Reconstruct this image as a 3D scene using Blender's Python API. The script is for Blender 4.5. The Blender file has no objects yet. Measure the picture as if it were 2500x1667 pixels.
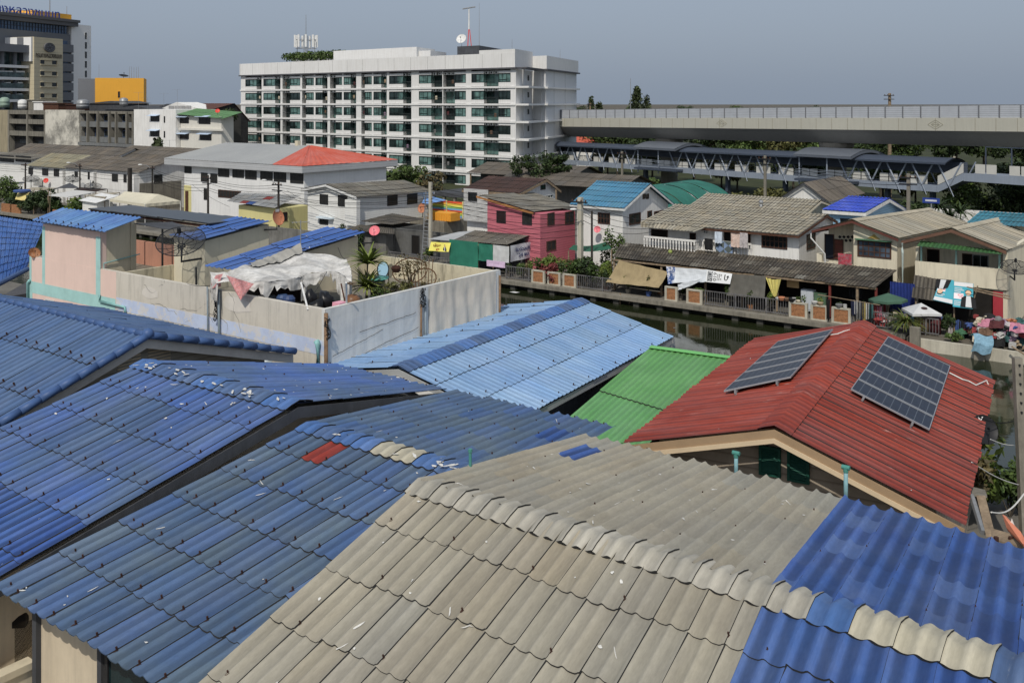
import bpy,math,random
from mathutils import Vector,Matrix,noise as mnoise
R=random.Random(11)
scene=bpy.context.scene
COL=scene.collection
# camera
F,HZ,CX,ZC=2400.0,250.0,1250.0,14.0
cam=bpy.data.cameras.new('camera');camo=bpy.data.objects.new('camera',cam);COL.objects.link(camo)
cam.sensor_width=36.0;cam.lens=F/2500.0*36.0
cam.shift_y=-(833.5-HZ)/2500.0
cam.clip_start=0.1;cam.clip_end=9000
camo.location=(0,0,ZC);camo.rotation_euler=(math.radians(90),0,0)
scene.camera=camo
# frames: surveying the photo back into the place
class Fr:
 def __init__(s,ox=0,oy=0,ax=(.8036,-.5952),bx=(.5952,.8036)):
  s.o=(ox,oy);s.ax=ax;s.bx=bx
  s.det=ax[0]*bx[1]-ax[1]*bx[0]
 def w(s,a,b,z):return Vector((s.o[0]+s.ax[0]*a+s.bx[0]*b,s.o[1]+s.ax[1]*a+s.bx[1]*b,z))
 def ab(s,X,Y):
  x,y=X-s.o[0],Y-s.o[1]
  return ((x*s.bx[1]-y*s.bx[0])/s.det,(y*s.ax[0]-x*s.ax[1])/s.det)
 def pz(s,px,py,z):
  Y=(ZC-z)*F/(py-HZ);return s.ab((px-CX)/F*Y,Y)
 def _y(s,px,d,c):
  k=(px-CX)/F
  return (c+s.o[0]*d[1]-s.o[1]*d[0])/(k*d[1]-d[0])
 def pa(s,px,py,a):
  Y=s._y(px,s.bx,a*(s.ax[0]*s.bx[1]-s.ax[1]*s.bx[0]))
  return s.ab((px-CX)/F*Y,Y)[1],ZC-(py-HZ)*Y/F
 def pb(s,px,py,b):
  Y=s._y(px,s.ax,b*(s.bx[0]*s.ax[1]-s.bx[1]*s.ax[0]))
  return s.ab((px-CX)/F*Y,Y)[0],ZC-(py-HZ)*Y/F
G=Fr()
W=G.w
def atY(px,py,Y):return Vector(((px-CX)/F*Y,Y,ZC-(py-HZ)*Y/F))
S_=1.19
def zf(z):return ZC-S_*(ZC-z)
# materials
def lin(c):
 c /= 255.0
 return c/12.92 if c<=.04045 else ((c+.055)/1.055)**2.4
def S(r,g,b,k=1.2,sat=.97):
 c=[lin(x)*k for x in (r,g,b)];y=.25*c[0]+.6*c[1]+.15*c[2]
 return tuple(min(.82,y+(x-y)*sat) for x in c)
class NT:
 def __init__(s,m):s.t=m.node_tree;s.n=s.t.nodes;s.l=s.t.links
 def add(s,typ,**kw):
  nd=s.n.new(typ)
  for k,v in kw.items():setattr(nd,k,v)
  return nd
 def link(s,a,b):s.l.new(a,b)
 def ramp(s,src,p0,p1,c0=(0,0,0,1),c1=(1,1,1,1)):
  r=s.add('ShaderNodeValToRGB');e=r.color_ramp.elements
  e[0].position=p0;e[0].color=c0;e[1].position=p1;e[1].color=c1
  s.link(src,r.inputs[0]);return r.outputs[0]
 def mix(s,fac,a,b,typ='MIX'):
  m=s.add('ShaderNodeMix',data_type='RGBA',blend_type=typ)
  for sock,v in ((m.inputs['Factor'],fac),(m.inputs[6],a),(m.inputs[7],b)):
   if hasattr(v,'is_linked'):s.link(v,sock)
   elif isinstance(v,(int,float)):sock.default_value=v
   else:sock.default_value=(v[0],v[1],v[2],1)
  return m.outputs[2]
 def noise(s,vec,scale,detail=4,rough=.6):
  n=s.add('ShaderNodeTexNoise');n.inputs['Scale'].default_value=scale
  n.inputs['Detail'].default_value=detail;n.inputs['Roughness'].default_value=rough
  s.link(vec,n.inputs['Vector']);return n.outputs['Fac']
 def mapv(s,vec,sc):
  m=s.add('ShaderNodeMapping');m.inputs['Scale'].default_value=sc
  s.link(vec,m.inputs['Vector']);return m.outputs[0]
MATS={}
def base(name):
 m=bpy.data.materials.new(name);m.use_nodes=True;t=NT(m)
 b=t.n['Principled BSDF'];MATS[name]=m
 return m,t,b
def mat(name,col,rough=.75,var=.18,scale=1.2,dirt=0.,dcol=(.06,.055,.045),streak=False,bump=0.,metal=0.,lines=None,tint=False,spec=.3,dth=(.45,.75),col2=None):
 """painted / plastered / rusty surface: tone noise, grime patches or vertical streaks, optional lap lines"""
 if name in MATS:return MATS[name]
 m,t,b=base(name)
 co=t.add('ShaderNodeTexCoord').outputs['Object']
 n1=t.noise(co,scale,6,.65)
 lo=tuple(c*(1-var*1.6) for c in col);hi=tuple(min(.85,c*(1+var*.7)) for c in col)
 c=t.ramp(n1,.3,.7,lo+(1,),(col2 or hi)+(1,))
 n2=t.noise(co,scale*14,3,.6)
 c=t.mix(.35*min(1,var*3),c,t.ramp(n2,.3,.7,(.7,.7,.7,1),(1.12,1.12,1.12,1)),'MULTIPLY')
 if dirt>0:
  v=t.mapv(co,(2.2,2.2,.22)) if streak else co
  n3=t.noise(v,1.6 if streak else scale*1.7,7,.72)
  f=t.ramp(n3,dth[0],dth[1],(0,0,0,1),(dirt,dirt,dirt,1))
  c=t.mix(f,c,dcol)
 if lines:
  w=t.add('ShaderNodeTexWave',wave_type='BANDS',bands_direction='Z',wave_profile='SAW')
  w.inputs['Scale'].default_value=1/lines[0]*.31416
  t.link(co,w.inputs['Vector'])
  f=t.ramp(w.outputs['Fac'],.72,.98,(1,1,1,1),(lines[1],)*3+(1,))
  c=t.mix(1.,c,f,'MULTIPLY')
 if tint:
  a=t.add('ShaderNodeAttribute',attribute_name='tint')
  c=t.mix(1.,c,a.outputs['Color'],'MULTIPLY')
 t.link(c,b.inputs['Base Color'])
 b.inputs['Roughness'].default_value=rough;b.inputs['Metallic'].default_value=metal
 b.inputs['Specular IOR Level'].default_value=spec
 if bump:
  bn=t.add('ShaderNodeBump');bn.inputs['Strength'].default_value=bump;bn.inputs['Distance'].default_value=.02
  t.link(n2,bn.inputs['Height']);t.link(bn.outputs[0],b.inputs['Normal'])
 return m
def roofmat(name,col,col2=None,mixs=.35,rough=.55,stain=.35,stcol=(.03,.03,.03),scuff=0.,sccol=(.6,.6,.58),trough=.22,spec=.3,var=.18):
 """sheet roofing: coordinates rc = (along eave, down slope, crest height) in metres"""
 m,t,b=base(name)
 a=t.add('ShaderNodeAttribute',attribute_name='rc');rc=a.outputs['Vector']
 sep=t.add('ShaderNodeSeparateXYZ');t.link(rc,sep.inputs[0])
 flat=t.mapv(rc,(1,1,0))
 n1=t.noise(flat,mixs,5,.6)
 c=t.mix(t.ramp(n1,.4,.62),col,col2 or tuple(x*(1-var) for x in col))
 st=t.noise(t.mapv(rc,(7,.7,0)),1.,6,.7)
 c=t.mix(t.ramp(st,.5,.8,(0,0,0,1),(stain,)*3+(1,)),c,stcol)
 fine=t.noise(t.mapv(rc,(22,6,0)),1.,4,.7)
 c=t.mix(.5,c,t.ramp(fine,.25,.75,(.72,.72,.72,1),(1.2,1.2,1.2,1)),'MULTIPLY')
 if scuff:
  s2=t.noise(t.mapv(rc,(9,1.6,0)),1.,8,.75)
  gate=t.noise(flat,.55,2,.5)
  f=t.mix(1.,t.ramp(s2,.57,.66,(0,0,0,1),(scuff,)*3+(1,)),t.ramp(gate,.5,.66),'MULTIPLY')
  c=t.mix(f,c,sccol)
 hs_=t.add('ShaderNodeHueSaturation');hs_.inputs['Saturation'].default_value=.72;hs_.inputs['Value'].default_value=1.15;t.link(c,hs_.inputs['Color'])
 c=t.mix(t.ramp(t.noise(t.mapv(rc,(.9,.35,0)),1.,6,.68),.42,.66,(0,0,0,1),(.4,.4,.4,1)),c,hs_.outputs[0])
 dk=t.noise(t.mapv(rc,(13,.45,0)),1.,5,.75);c=t.mix(t.ramp(dk,.55,.78,(0,0,0,1),(stain*.8,)*3+(1,)),c,tuple(x*.35 for x in col))
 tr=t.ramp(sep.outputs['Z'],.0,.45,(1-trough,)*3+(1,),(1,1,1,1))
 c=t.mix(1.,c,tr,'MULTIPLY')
 ti=t.add('ShaderNodeAttribute',attribute_name='tint')
 c=t.mix(1.,c,ti.outputs['Color'],'MULTIPLY')
 t.link(c,b.inputs['Base Color']);b.inputs['Roughness'].default_value=rough
 b.inputs['Specular IOR Level'].default_value=spec
 return m
def glass(name,col=(.01,.014,.016),rough=.08,var=.5):
 m,t,b=base(name)
 co=t.add('ShaderNodeTexCoord').outputs['Object']
 n=t.noise(co,.9,2,.5)
 c=t.ramp(n,.35,.65,tuple(x*(1-var) for x in col)+(1,),tuple(x*(1+var) for x in col)+(1,))
 t.link(c,b.inputs['Base Color']);b.inputs['Roughness'].default_value=rough
 b.inputs['Specular IOR Level'].default_value=.5
 return m
gap=mat('lap_shadow_dirt',(.03,.03,.03),.9,.2)  # near-black lap and seam faces: shadow line and dirt put into the colour
rust=mat('rust',(.06,.026,.018),.9,.35,6)
paste=mat('white_roof_sealant',(.68,.67,.63),.8,.2,8)
concrete=mat('old_concrete',S(126,121,110),.9,.2,.8,.65,(.05,.048,.04),True,.3)
concrete_light=mat('pale_concrete',S(175,170,155),.9,.15,.6,.35,(.10,.09,.075),True,.2)
dark_metal=mat('dark_metal',(.02,.022,.025),.55,.25)
grey_metal=mat('galvanised_metal',(.32,.33,.34),.45,.2,3,.2,metal=.3)
black_plastic=mat('black_plastic',(.012,.012,.014),.35,.2)
white_paint=mat('white_painted_metal',(.74,.74,.72),.5,.1,2,.25,streak=True)
wire_mat=mat('cable_black',(.012,.012,.012),.6,.1)
brownwood=mat('brown_wood',S(84,56,42),.7,.3,4)
palewood=mat('weathered_wood',S(140,122,100),.85,.3,4,.4)
brick=mat('orange_brick',S(160,112,76),.9,.3,5,.35,lines=(.075,.55))
# mesh building
def top(o):
 while o.parent:o=o.parent
 return o
class MB:
 def __init__(s):s.v=[];s.f=[];s.m=[];s.t=[];s.rc=[];s.useRc=False
 def vert(s,p,rc=(0,0,1)):
  s.v.append(Vector(p));s.rc.append(rc);return len(s.v)-1
 def face(s,idx,m=0,tint=1.):s.f.append(tuple(idx));s.m.append(m);s.t.append(tint)
 def poly(s,pts,m=0,tint=1.):
  s.face([s.vert(p) for p in pts],m,tint)
 def prism(s,poly,vec,m=0,tint=1.):
  vec=Vector(vec);n=len(poly)
  a=[s.vert(p) for p in poly];b=[s.vert(Vector(p)+vec) for p in poly]
  s.face(a,m,tint);s.face(b[::-1],m,tint)
  for i in range(n):
   j=(i+1) % n;s.face((a[i],b[i],b[j],a[j]),m,tint)
 def box(s,fr,a0,a1,b0,b1,z0,z1,m=0,tint=1.):
  s.prism([fr.w(a0,b0,z0),fr.w(a1,b0,z0),fr.w(a1,b1,z0),fr.w(a0,b1,z0)],(0,0,z1-z0),m,tint)
 def tube(s,p0,p1,r0,r1=None,n=8,m=0,caps=True,tint=1.):
  p0,p1=Vector(p0),Vector(p1);r1=r0 if r1 is None else r1
  d=(p1-p0)
  if d.length<1e-6:return
  d.normalize();x=d.orthogonal().normalized();y=d.cross(x)
  A=[];B=[]
  for i in range(n):
   c,si=math.cos(2*math.pi*i/n),math.sin(2*math.pi*i/n)
   A.append(s.vert(p0+(x*c+y*si)*r0));B.append(s.vert(p1+(x*c+y*si)*r1))
  for i in range(n):
   j=(i+1) % n;s.face((A[i],A[j],B[j],B[i]),m,tint)
  if caps:s.face(A[::-1],m,tint);s.face(B,m,tint)
 def path(s,pts,r,n=6,m=0,tint=1.):
  pts=[Vector(p) for p in pts];rings=[]
  for i,p in enumerate(pts):
   d=(pts[min(i+1,len(pts)-1)]-pts[max(i-1,0)]).normalized()
   x=d.cross(Vector((0,0,1)))
   x=x.normalized() if x.length>1e-3 else Vector((1,0,0))
   y=d.cross(x);rr=r[i] if isinstance(r,(list,tuple)) else r
   rings.append([s.vert(p+(x*math.cos(2*math.pi*k/n)+y*math.sin(2*math.pi*k/n))*rr) for k in range(n)])
  for a,b in zip(rings,rings[1:]):
   for k in range(n):s.face((a[k],a[(k+1) % n],b[(k+1) % n],b[k]),m,tint)
  s.face(rings[0][::-1],m,tint);s.face(rings[-1],m,tint)
 def lathe(s,c,prof,n=16,m=0,axis=(0,0,1),tint=1.,sx=1.):
  c=Vector(c);d=Vector(axis).normalized();x=d.orthogonal().normalized();y=d.cross(x);rings=[]
  for r,h in prof:
   rings.append([s.vert(c+d*h+(x*math.cos(2*math.pi*k/n)*sx+y*math.sin(2*math.pi*k/n))*max(r,1e-4)) for k in range(n)])
  for a,b in zip(rings,rings[1:]):
   for k in range(n):s.face((a[k],a[(k+1) % n],b[(k+1) % n],b[k]),m,tint)
 def grid(s,fn,nu,nv,m=0,tint=1.):
  ix=[[s.vert(fn(i/nu,j/nv)) for j in range(nv+1)] for i in range(nu+1)]
  for i in range(nu):
   for j in range(nv):s.face((ix[i][j],ix[i+1][j],ix[i+1][j+1],ix[i][j+1]),m,tint)
 def blob(s,c,r,seed=0,m=0,amp=.3,n=8,tint=1.,flat=None):
  """a lumpy, uneven bundle"""
  c=Vector(c);r=Vector(r) if hasattr(r,'__len__') else Vector((r,r,r));rings=[]
  for i in range(n//2+1):
   th=math.pi*i/(n//2);ring=[]
   for k in range(n):
    ph=2*math.pi*k/n
    d=Vector((math.sin(th)*math.cos(ph),math.sin(th)*math.sin(ph),math.cos(th)))
    q=1+amp*mnoise.noise(d*1.7+Vector((seed*3.1,seed*1.7,seed)))*1.6
    p=Vector((d.x*r.x,d.y*r.y,d.z*r.z))*q
    ring.append(s.vert(c+p))
   rings.append(ring)
  for a,b in zip(rings,rings[1:]):
   for k in range(n):s.face((a[k],a[(k+1) % n],b[(k+1) % n],b[k]),m,tint)
 def build(s,name,mats,parent=None,smooth=False,loc=None):
  me=bpy.data.meshes.new(name)
  if parent:L=top(parent).location.copy()
  elif loc is not None:L=Vector(loc)
  else:
   n=max(1,len(s.v));L=Vector((sum(p.x for p in s.v)/n,sum(p.y for p in s.v)/n,min(p.z for p in s.v)))
  me.from_pydata([tuple(p-L) for p in s.v],[],s.f)
  if not isinstance(mats,(list,tuple)):mats=[mats]
  for m in mats:me.materials.append(m)
  me.polygons.foreach_set('material_index',s.m)
  if smooth is True:me.polygons.foreach_set('use_smooth',[True]*len(s.f))
  elif smooth:me.polygons.foreach_set('use_smooth',[mm in smooth for mm in s.m])
  at=me.attributes.new('tint','FLOAT_COLOR','FACE')
  at.data.foreach_set('color',[x for t in s.t for x in ((t,t,t,1) if isinstance(t,(int,float)) else (*t,1))])
  if s.useRc:
   at=me.attributes.new('rc','FLOAT_VECTOR','POINT')
   at.data.foreach_set('vector',[x for r in s.rc for x in r])
  me.update()
  o=bpy.data.objects.new(name,me);COL.objects.link(o)
  if parent:o.parent=parent
  else:o.location=L
  return o
 def thing(s,name,label,cat,mats,group=None,**kw):
  o=s.build(name,mats,None,**kw);tag(o,label,cat,group);return o
def tag(o,label=None,cat=None,group=None,kind=None):
 if label:o['label']=label
 if cat:o['category']=cat
 if group:o['group']=group
 if kind:o['kind']=kind
 return o
def thing(name,label,cat,loc,group=None):
 o=bpy.data.objects.new(name,None);COL.objects.link(o);o.location=Vector(loc);o.empty_display_size=.3
 return tag(o,label,cat,group)
def copy_tree(o,parent=None):
 c=o.copy();COL.objects.link(c)
 if parent is not None:c.parent=parent
 for ch in list(o.children):copy_tree(ch,c)
 return c
def clone(o,loc,rz=0,label=None,sc=1.):
 c=copy_tree(o);c.location=Vector(loc);c.rotation_euler=(0,0,rz);c.scale=(sc,)*3
 if label:c['label']=label
 return c
def profile(x):
 return (0.5+0.5*math.cos(2*math.pi*x))**2.6
def sheet(mb,A,B,Cc,D,pitch=.3,amp=.045,rowlen=1.3,wps=2,ns=8,lip=.028,side=.014,tints=(.88,1.1),alt=None,gapm=1,boltm=None,splatm=None,splats=0,jit=.03,bolt_every=1,sag=0.,seed=1,boltsz=1.):
 """corrugated sheets lapped like the real ones: A-B ridge line, D-C eave line (A over D)."""
 rnd=random.Random(seed);mb.useRc=True
 A,B,Cc,D=map(Vector,(A,B,Cc,D))
 n=(B-A).cross(D-A).normalized()
 if n.z<0:n=-n
 Ls=((B-A).length+(Cc-D).length)/2;Lt=((D-A).length+(Cc-B).length)/2
 nw=max(1,round(Ls/pitch));pitch=Ls/nw
 rows=max(1,round(Lt/rowlen));cols=max(1,math.ceil(nw/wps))
 def P(sm,tm,off=0.):
  s_,t_=sm/Ls,tm/Lt
  p=A*(1-s_)*(1-t_)+B*s_*(1-t_)+Cc*s_*t_+D*(1-s_)*t_
  if sag:p=p-n*(sag*math.sin(math.pi*min(1,max(0,t_)))*math.sin(math.pi*s_)+sag*.3*mnoise.noise(Vector((sm*.5,tm*.5,seed))))
  return p+n*(profile(sm/pitch)*amp+off)
 def V(sm,tm,off=0.):return mb.vert(P(sm,tm,off),(sm+seed*13.7,tm,profile(sm/pitch)))
 for c in range(cols):
  s0,s1=c*wps*pitch,min((c+1)*wps*pitch,Ls)
  st=(rnd.random()-.5)*2*jit
  nn=max(2,round((s1-s0)/pitch*ns))
  for r in range(rows):
   t0=r*Lt/rows+(0 if r==0 else st);t1=(r+1)*Lt/rows+(st if r<rows-1 else (rnd.random()-.5)*jit*.7)
   lp=lip*(.6+.8*rnd.random());tn=rnd.uniform(*tints);mi=0
   if alt:
    a=alt(c,r,cols,rows)
    if a is not None:
     if isinstance(a,tuple):mi,tn=a[0],a[1]*tn
     else:mi=a
   dv=rnd.gauss(0,.022);tn=(tn*(1+dv),tn*(1+dv*.2),tn*(1-dv));tl=tuple(x*.6 for x in tn)
   U=[];Lw=[];Lg=[];L2=[]
   for i in range(nn+1):
    sm=s0+(s1-s0)*i/nn;so=side*i/nn
    U.append(V(sm,t0,so));Lw.append(V(sm,t1,so+lp));L2.append(V(sm,t1,so+lp));Lg.append(V(sm,t1+.006,so-.012 if r<rows-1 else so+lp-.012))
   for i in range(nn):
    mb.face((U[i],Lw[i],Lw[i+1],U[i+1]),mi,tn)
    mb.face((L2[i],Lg[i],Lg[i+1],L2[i+1]),gapm if r<rows-1 else mi,tl)
   if c<cols-1:
    q=[V(s1,t0,side),V(s1,t1,side+lp),V(s1+.016,t1,-.002),V(s1+.016,t0,-.002)]
    mb.face(q,gapm)
   if boltm is not None and (c+r) % bolt_every==0:
    sm=s0+pitch*(0 if s0>0 else 1);tm=t1-.16+rnd.uniform(-.02,.02)
    if 0.05<sm<Ls-.05:
     b=boltsz
     q=P(sm,tm,lp+.004);e1=(P(sm+.02,tm,lp)-P(sm-.02,tm,lp)).normalized();e2=(P(sm,tm+.05,lp)-P(sm,tm,lp)).normalized()
     mb.prism([q-e1*.013*b-e2*.013*b,q+e1*.013*b-e2*.013*b,q+e1*.013*b+e2*.013*b,q-e1*.013*b+e2*.013*b],n*.05*b,boltm)
     q2=[(-.03,-.015),(.03,-.015),(.022,.05),(.0,.1*b),(-.02,.055)]
     mb.face([V(sm+x*b,tm+y*b,lp+.006) for x,y in q2],boltm,.8)
 for k in range(splats):
  sm,tm=rnd.uniform(.2,Ls-.2),rnd.uniform(.1,Lt-.1)
  L_,w_=rnd.choice([(.035,.03),(.05,.022),(.03,.04),(.11,.012),(.02,.02),(.015,.015)]);ang=rnd.uniform(0,3)
  q=[]
  for i in range(9):
   a=2*math.pi*i/9;rr=rnd.uniform(.55,1.25)
   x,y=math.cos(a)*L_*rr,math.sin(a)*w_*rr
   q.append(V(sm+x*math.cos(ang)-y*math.sin(ang),tm+x*math.sin(ang)+y*math.cos(ang),.04))
  cc=V(sm,tm,.045)
  for i in range(9):mb.face((cc,q[i],q[(i+1) % 9]),splatm,rnd.uniform(.8,1.1))
 return Ls,Lt
def ridgecap(mb,A,B,d1,d2,pitch,amp,width=.34,capw=2,lift=.05,tints=(.9,1.1),alt=None,gapm=1,seed=3,ns=8):
 """wavy ridge caps lapped one over the next; d1, d2 point down the two slopes"""
 rnd=random.Random(seed);mb.useRc=True
 A,B,d1,d2=map(Vector,(A,B,d1,d2));d1.normalize();d2.normalize()
 L=(B-A).length;e=(B-A).normalized();nw=max(1,round(L/pitch));pitch=L/nw
 n1=e.cross(d1);n1=n1 if n1.z>0 else-n1
 n2=e.cross(d2);n2=n2 if n2.z>0 else-n2
 st=[(d1,n1,width),(d1,n1,width*.55),(d1,n1,width*.22),None,(d2,n2,width*.22),(d2,n2,width*.55),(d2,n2,width)]
 caps=math.ceil(nw/capw)
 for c in range(caps):
  s0,s1=c*capw*pitch,min(L,(c+1)*capw*pitch)
  s0=max(0,s0-.02);nn=max(2,round((s1-s0)/pitch*ns));tn=rnd.uniform(*tints);mi=0
  if alt:
   a=alt(c,caps)
   if a is not None:mi=a
  rows=[]
  for i in range(nn+1):
   sm=s0+(s1-s0)*i/nn;h=(.5+.5*math.cos(2*math.pi*sm/pitch))**1.4*amp+lift+.03*i/nn;row=[]
   for q in st:
    if q is None:p=A+e*sm+Vector((0,0,h+.005))
    else:
     d,nn_,wd=q;f=wd/width
     p=A+e*sm+d*wd+nn_*(h*(1 if f<.9 else .82))-Vector((0,0,.01*f))
    row.append(mb.vert(p,(sm+seed*7,wd if q else 0,profile(sm/pitch))))
   rows.append(row)
  for i in range(nn):
   for k in range(6):mb.face((rows[i][k],rows[i][k+1],rows[i+1][k+1],rows[i+1][k]),mi,tn)
  for k in (0,6):
   dn=-(n1 if k==0 else n2)
   lo=[mb.vert(mb.v[rw[k]]+dn*.05,(0,0,1)) for rw in rows];hi=[mb.vert(mb.v[rw[k]]) for rw in rows]
   for i in range(nn):mb.face((hi[i],lo[i],lo[i+1],hi[i+1]),gapm,.5)
  lo=[mb.vert(mb.v[q]-Vector((0,0,.022))+e*.003,(0,0,1)) for q in rows[-1]];hi=[mb.vert(mb.v[q]) for q in rows[-1]]
  for k in range(6):mb.face((hi[k],lo[k],lo[k+1],hi[k+1]),gapm,.5)
def window(parent,fr,plane,c,x0,x1,z0,z1,fm,pm,bars=(2,1),fw=.06,proud=.05,depth=.03,out=-1,hood=None,sill=None,name='window',panetint=1.):
 """window on plane a=c ('a') or b=c ('b'); out = sign of the outward normal along that axis"""
 if x0>x1:x0,x1=x1,x0
 if z0>z1:z0,z1=z1,z0
 mb=MB();o0,o1=sorted((c+out*.004,c+out*proud))
 def bx(xa,xb,za,zb,d0=o0,d1=o1,m=0,M=mb):
  if plane=='b':M.box(fr,xa,xb,d0,d1,za,zb,m)
  else:M.box(fr,d0,d1,xa,xb,za,zb,m)
 bx(x0,x1,z0,z0+fw);bx(x0,x1,z1-fw,z1);bx(x0,x0+fw,z0+fw,z1-fw);bx(x1-fw,x1,z0+fw,z1-fw)
 i0,i1=sorted((c+out*.004,c+out*(proud*.75)))
 for k in range(1,bars[0]):
  x=x0+(x1-x0)*k/bars[0];bx(x-fw*.35,x+fw*.35,z0+fw,z1-fw,i0,i1)
 for k in range(1,bars[1]):
  z=z0+(z1-z0)*k/bars[1]
  for j in range(bars[0]):
   bx(x0+(x1-x0)*j/bars[0]+fw*.35+(.65*fw if j==0 else 0),x0+(x1-x0)*(j+1)/bars[0]-fw*.35-(.65*fw if j==bars[0]-1 else 0),z-fw*.3,z+fw*.3,i0,i1)
 if sill:s0_,s1_=sorted((c+out*.004,c+out*.14));bx(x0-.06,x1+.06,z0-.07,z0-.003,s0_,s1_)
 o=mb.build(name,fm,parent)
 mp=MB();p0,p1=sorted((c+out*.002,c+out*depth*.6));bx(x0+fw,x1-fw,z0+fw,z1-fw,p0,p1,0,mp)
 mp.t=[panetint]*len(mp.t)
 mp.build('pane',pm,o)
 if hood:
  mh=MB();hm,hd=hood;h0,h1=sorted((c+out*.004,c+out*hd))
  if plane=='b':mh.prism([fr.w(x0-.12,c+out*.004,z1+.28),fr.w(x0-.12,c+out*hd,z1+.06),fr.w(x0-.12,c+out*hd,z1+.02),fr.w(x0-.12,c+out*.004,z1+.2)],fr.w(x1+.12,0,0)-fr.w(x0-.12,0,0))
  else:mh.prism([fr.w(c+out*.004,x0-.12,z1+.28),fr.w(c+out*hd,x0-.12,z1+.06),fr.w(c+out*hd,x0-.12,z1+.02),fr.w(c+out*.004,x0-.12,z1+.2)],fr.w(0,x1+.12,0)-fr.w(0,x0-.12,0))
  mh.build('hood',hm,o)
 return o
def winpx(parent,fr,plane,c,px0,py0,px1,py1,fm,pm,**kw):
 f=fr.pb if plane=='b' else fr.pa
 x0,z1=f(px0,py0,c);x1,_=f(px1,py0,c);_,z0=f((px0+px1)/2,py1,c);_,z1=f((px0+px1)/2,py0,c)
 return window(parent,fr,plane,c,x0,x1,z0,z1,fm,pm,**kw)
def house(name,label,cat,axis,a0,a1,e0,rg,e1,wallm,roofms,z0=0.,oh_a=(.5,.5),oh_b=(.6,.6),fr=G,pitch=.3,amp=.045,rowlen=1.3,capm=None,fascia=None,group=None,sk=None,walls=True,rowjit=.03,capkw=None,ends=True,tilt=0.):
 """gabled house. axis = ridge direction; e0, rg, e1 = (cross coordinate, height) of eave, ridge, eave."""
 w=(lambda a,b,z:fr.w(a,b,z+tilt*(a-a0))) if axis=='a' else (lambda a,b,z:fr.w(b,a,z+tilt*(a-a0)))
 root=thing(name,label,cat,w((a0+a1)/2,rg[0],z0),group)
 sk=sk or {}
 mb=MB()
 sheet(mb,w(a0,*rg),w(a1,*rg),w(a1,*e0),w(a0,*e0),pitch,amp,rowlen,jit=rowjit,seed=R.randrange(999),**sk)
 sheet(mb,w(a1,*rg),w(a0,*rg),w(a0,*e1),w(a1,*e1),pitch,amp,rowlen,jit=rowjit,seed=R.randrange(999),**sk)
 ro=mb.build('roof',roofms,root,smooth=(0,))
 if capm is not None:
  mc=MB();d1=w(a0,*e0)-w(a0,*rg);d2=w(a0,*e1)-w(a0,*rg)
  ridgecap(mc,w(a0,*rg),w(a1,*rg),d1,d2,pitch,amp,**(capkw or {}))
  mc.build('ridge_cap',capm,ro,smooth=(0,))
 def zt(b):
  p,q=(e0,rg) if (b-rg[0])*(e0[0]-rg[0])>0 else (e1,rg)
  return p[1]+(q[1]-p[1])*(b-p[0])/(q[0]-p[0])-.07
 s0=1 if e0[0]<rg[0] else-1
 b0,b1=e0[0]+s0*oh_b[0],e1[0]-s0*oh_b[1]
 wa0,wa1=a0+oh_a[0],a1-oh_a[1]
 if walls:
  mw=MB()
  mw.prism([w(wa0,b0,z0),w(wa0,b1,z0),w(wa0,b1,zt(b1)),w(wa0,rg[0],rg[1]-.09),w(wa0,b0,zt(b0))],w(wa1,0,0)-w(wa0,0,0))
  mw.build('wall',wallm,root)
 if fascia:
  fm,fd=fascia;mf=MB()
  for a in ((a0,a1) if ends else (a1,)):
   th=.05
   for e in (e0,e1):
    mf.prism([w(a-th/2,rg[0],rg[1]-.03),w(a-th/2,e[0],e[1]-.03),w(a-th/2,e[0],e[1]-.03-fd),w(a-th/2,rg[0],rg[1]-.03-fd)],w(th,0,0)-w(0,0,0))
  for e in (e0,):
   mf.prism([w(a0+.03,e[0]+s0*.03,e[1]-.05),w(a0+.03,e[0]+s0*.07,e[1]-.05),w(a0+.03,e[0]+s0*.07,e[1]-.05-fd),w(a0+.03,e[0]+s0*.03,e[1]-.05-fd)],w(a1-.06,0,0)-w(a0,0,0))
  mf.build('fascia',fm,root)
 return root,dict(b0=b0,b1=b1,a0=wa0,a1=wa1,zt=zt,w=w,roof=ro)
def text_mesh(s,size,ext=.02):
 cu=bpy.data.curves.new('t','FONT');cu.body=s;cu.size=size;cu.extrude=ext;cu.align_x='CENTER';cu.align_y='CENTER';cu.resolution_u=3
 o=bpy.data.objects.new('t',cu);COL.objects.link(o)
 bpy.context.view_layer.update()
 me=bpy.data.meshes.new_from_object(o.evaluated_get(bpy.context.evaluated_depsgraph_get()))
 vs=[v.co.copy() for v in me.vertices];fs=[tuple(p.vertices) for p in me.polygons]
 bpy.data.objects.remove(o);bpy.data.curves.remove(cu);bpy.data.meshes.remove(me)
 return vs,fs
def add_text(mb,s,size,origin,ex,ey,m=0,width=None,ext=.01):
 """text laid out on the plane origin + x*ex + y*ey"""
 vs,fs=text_mesh(s,size,ext)
 if not vs:return
 ex,ey=Vector(ex).normalized(),Vector(ey).normalized();ez=ex.cross(ey)
 k=1.
 if width:
  w_=max(v.x for v in vs)-min(v.x for v in vs);k=width/w_
 base_=len(mb.v)
 for v in vs:mb.vert(Vector(origin)+ex*v.x*k+ey*v.y+ez*v.z)
 for f in fs:mb.face([i+base_ for i in f],m)
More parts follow.
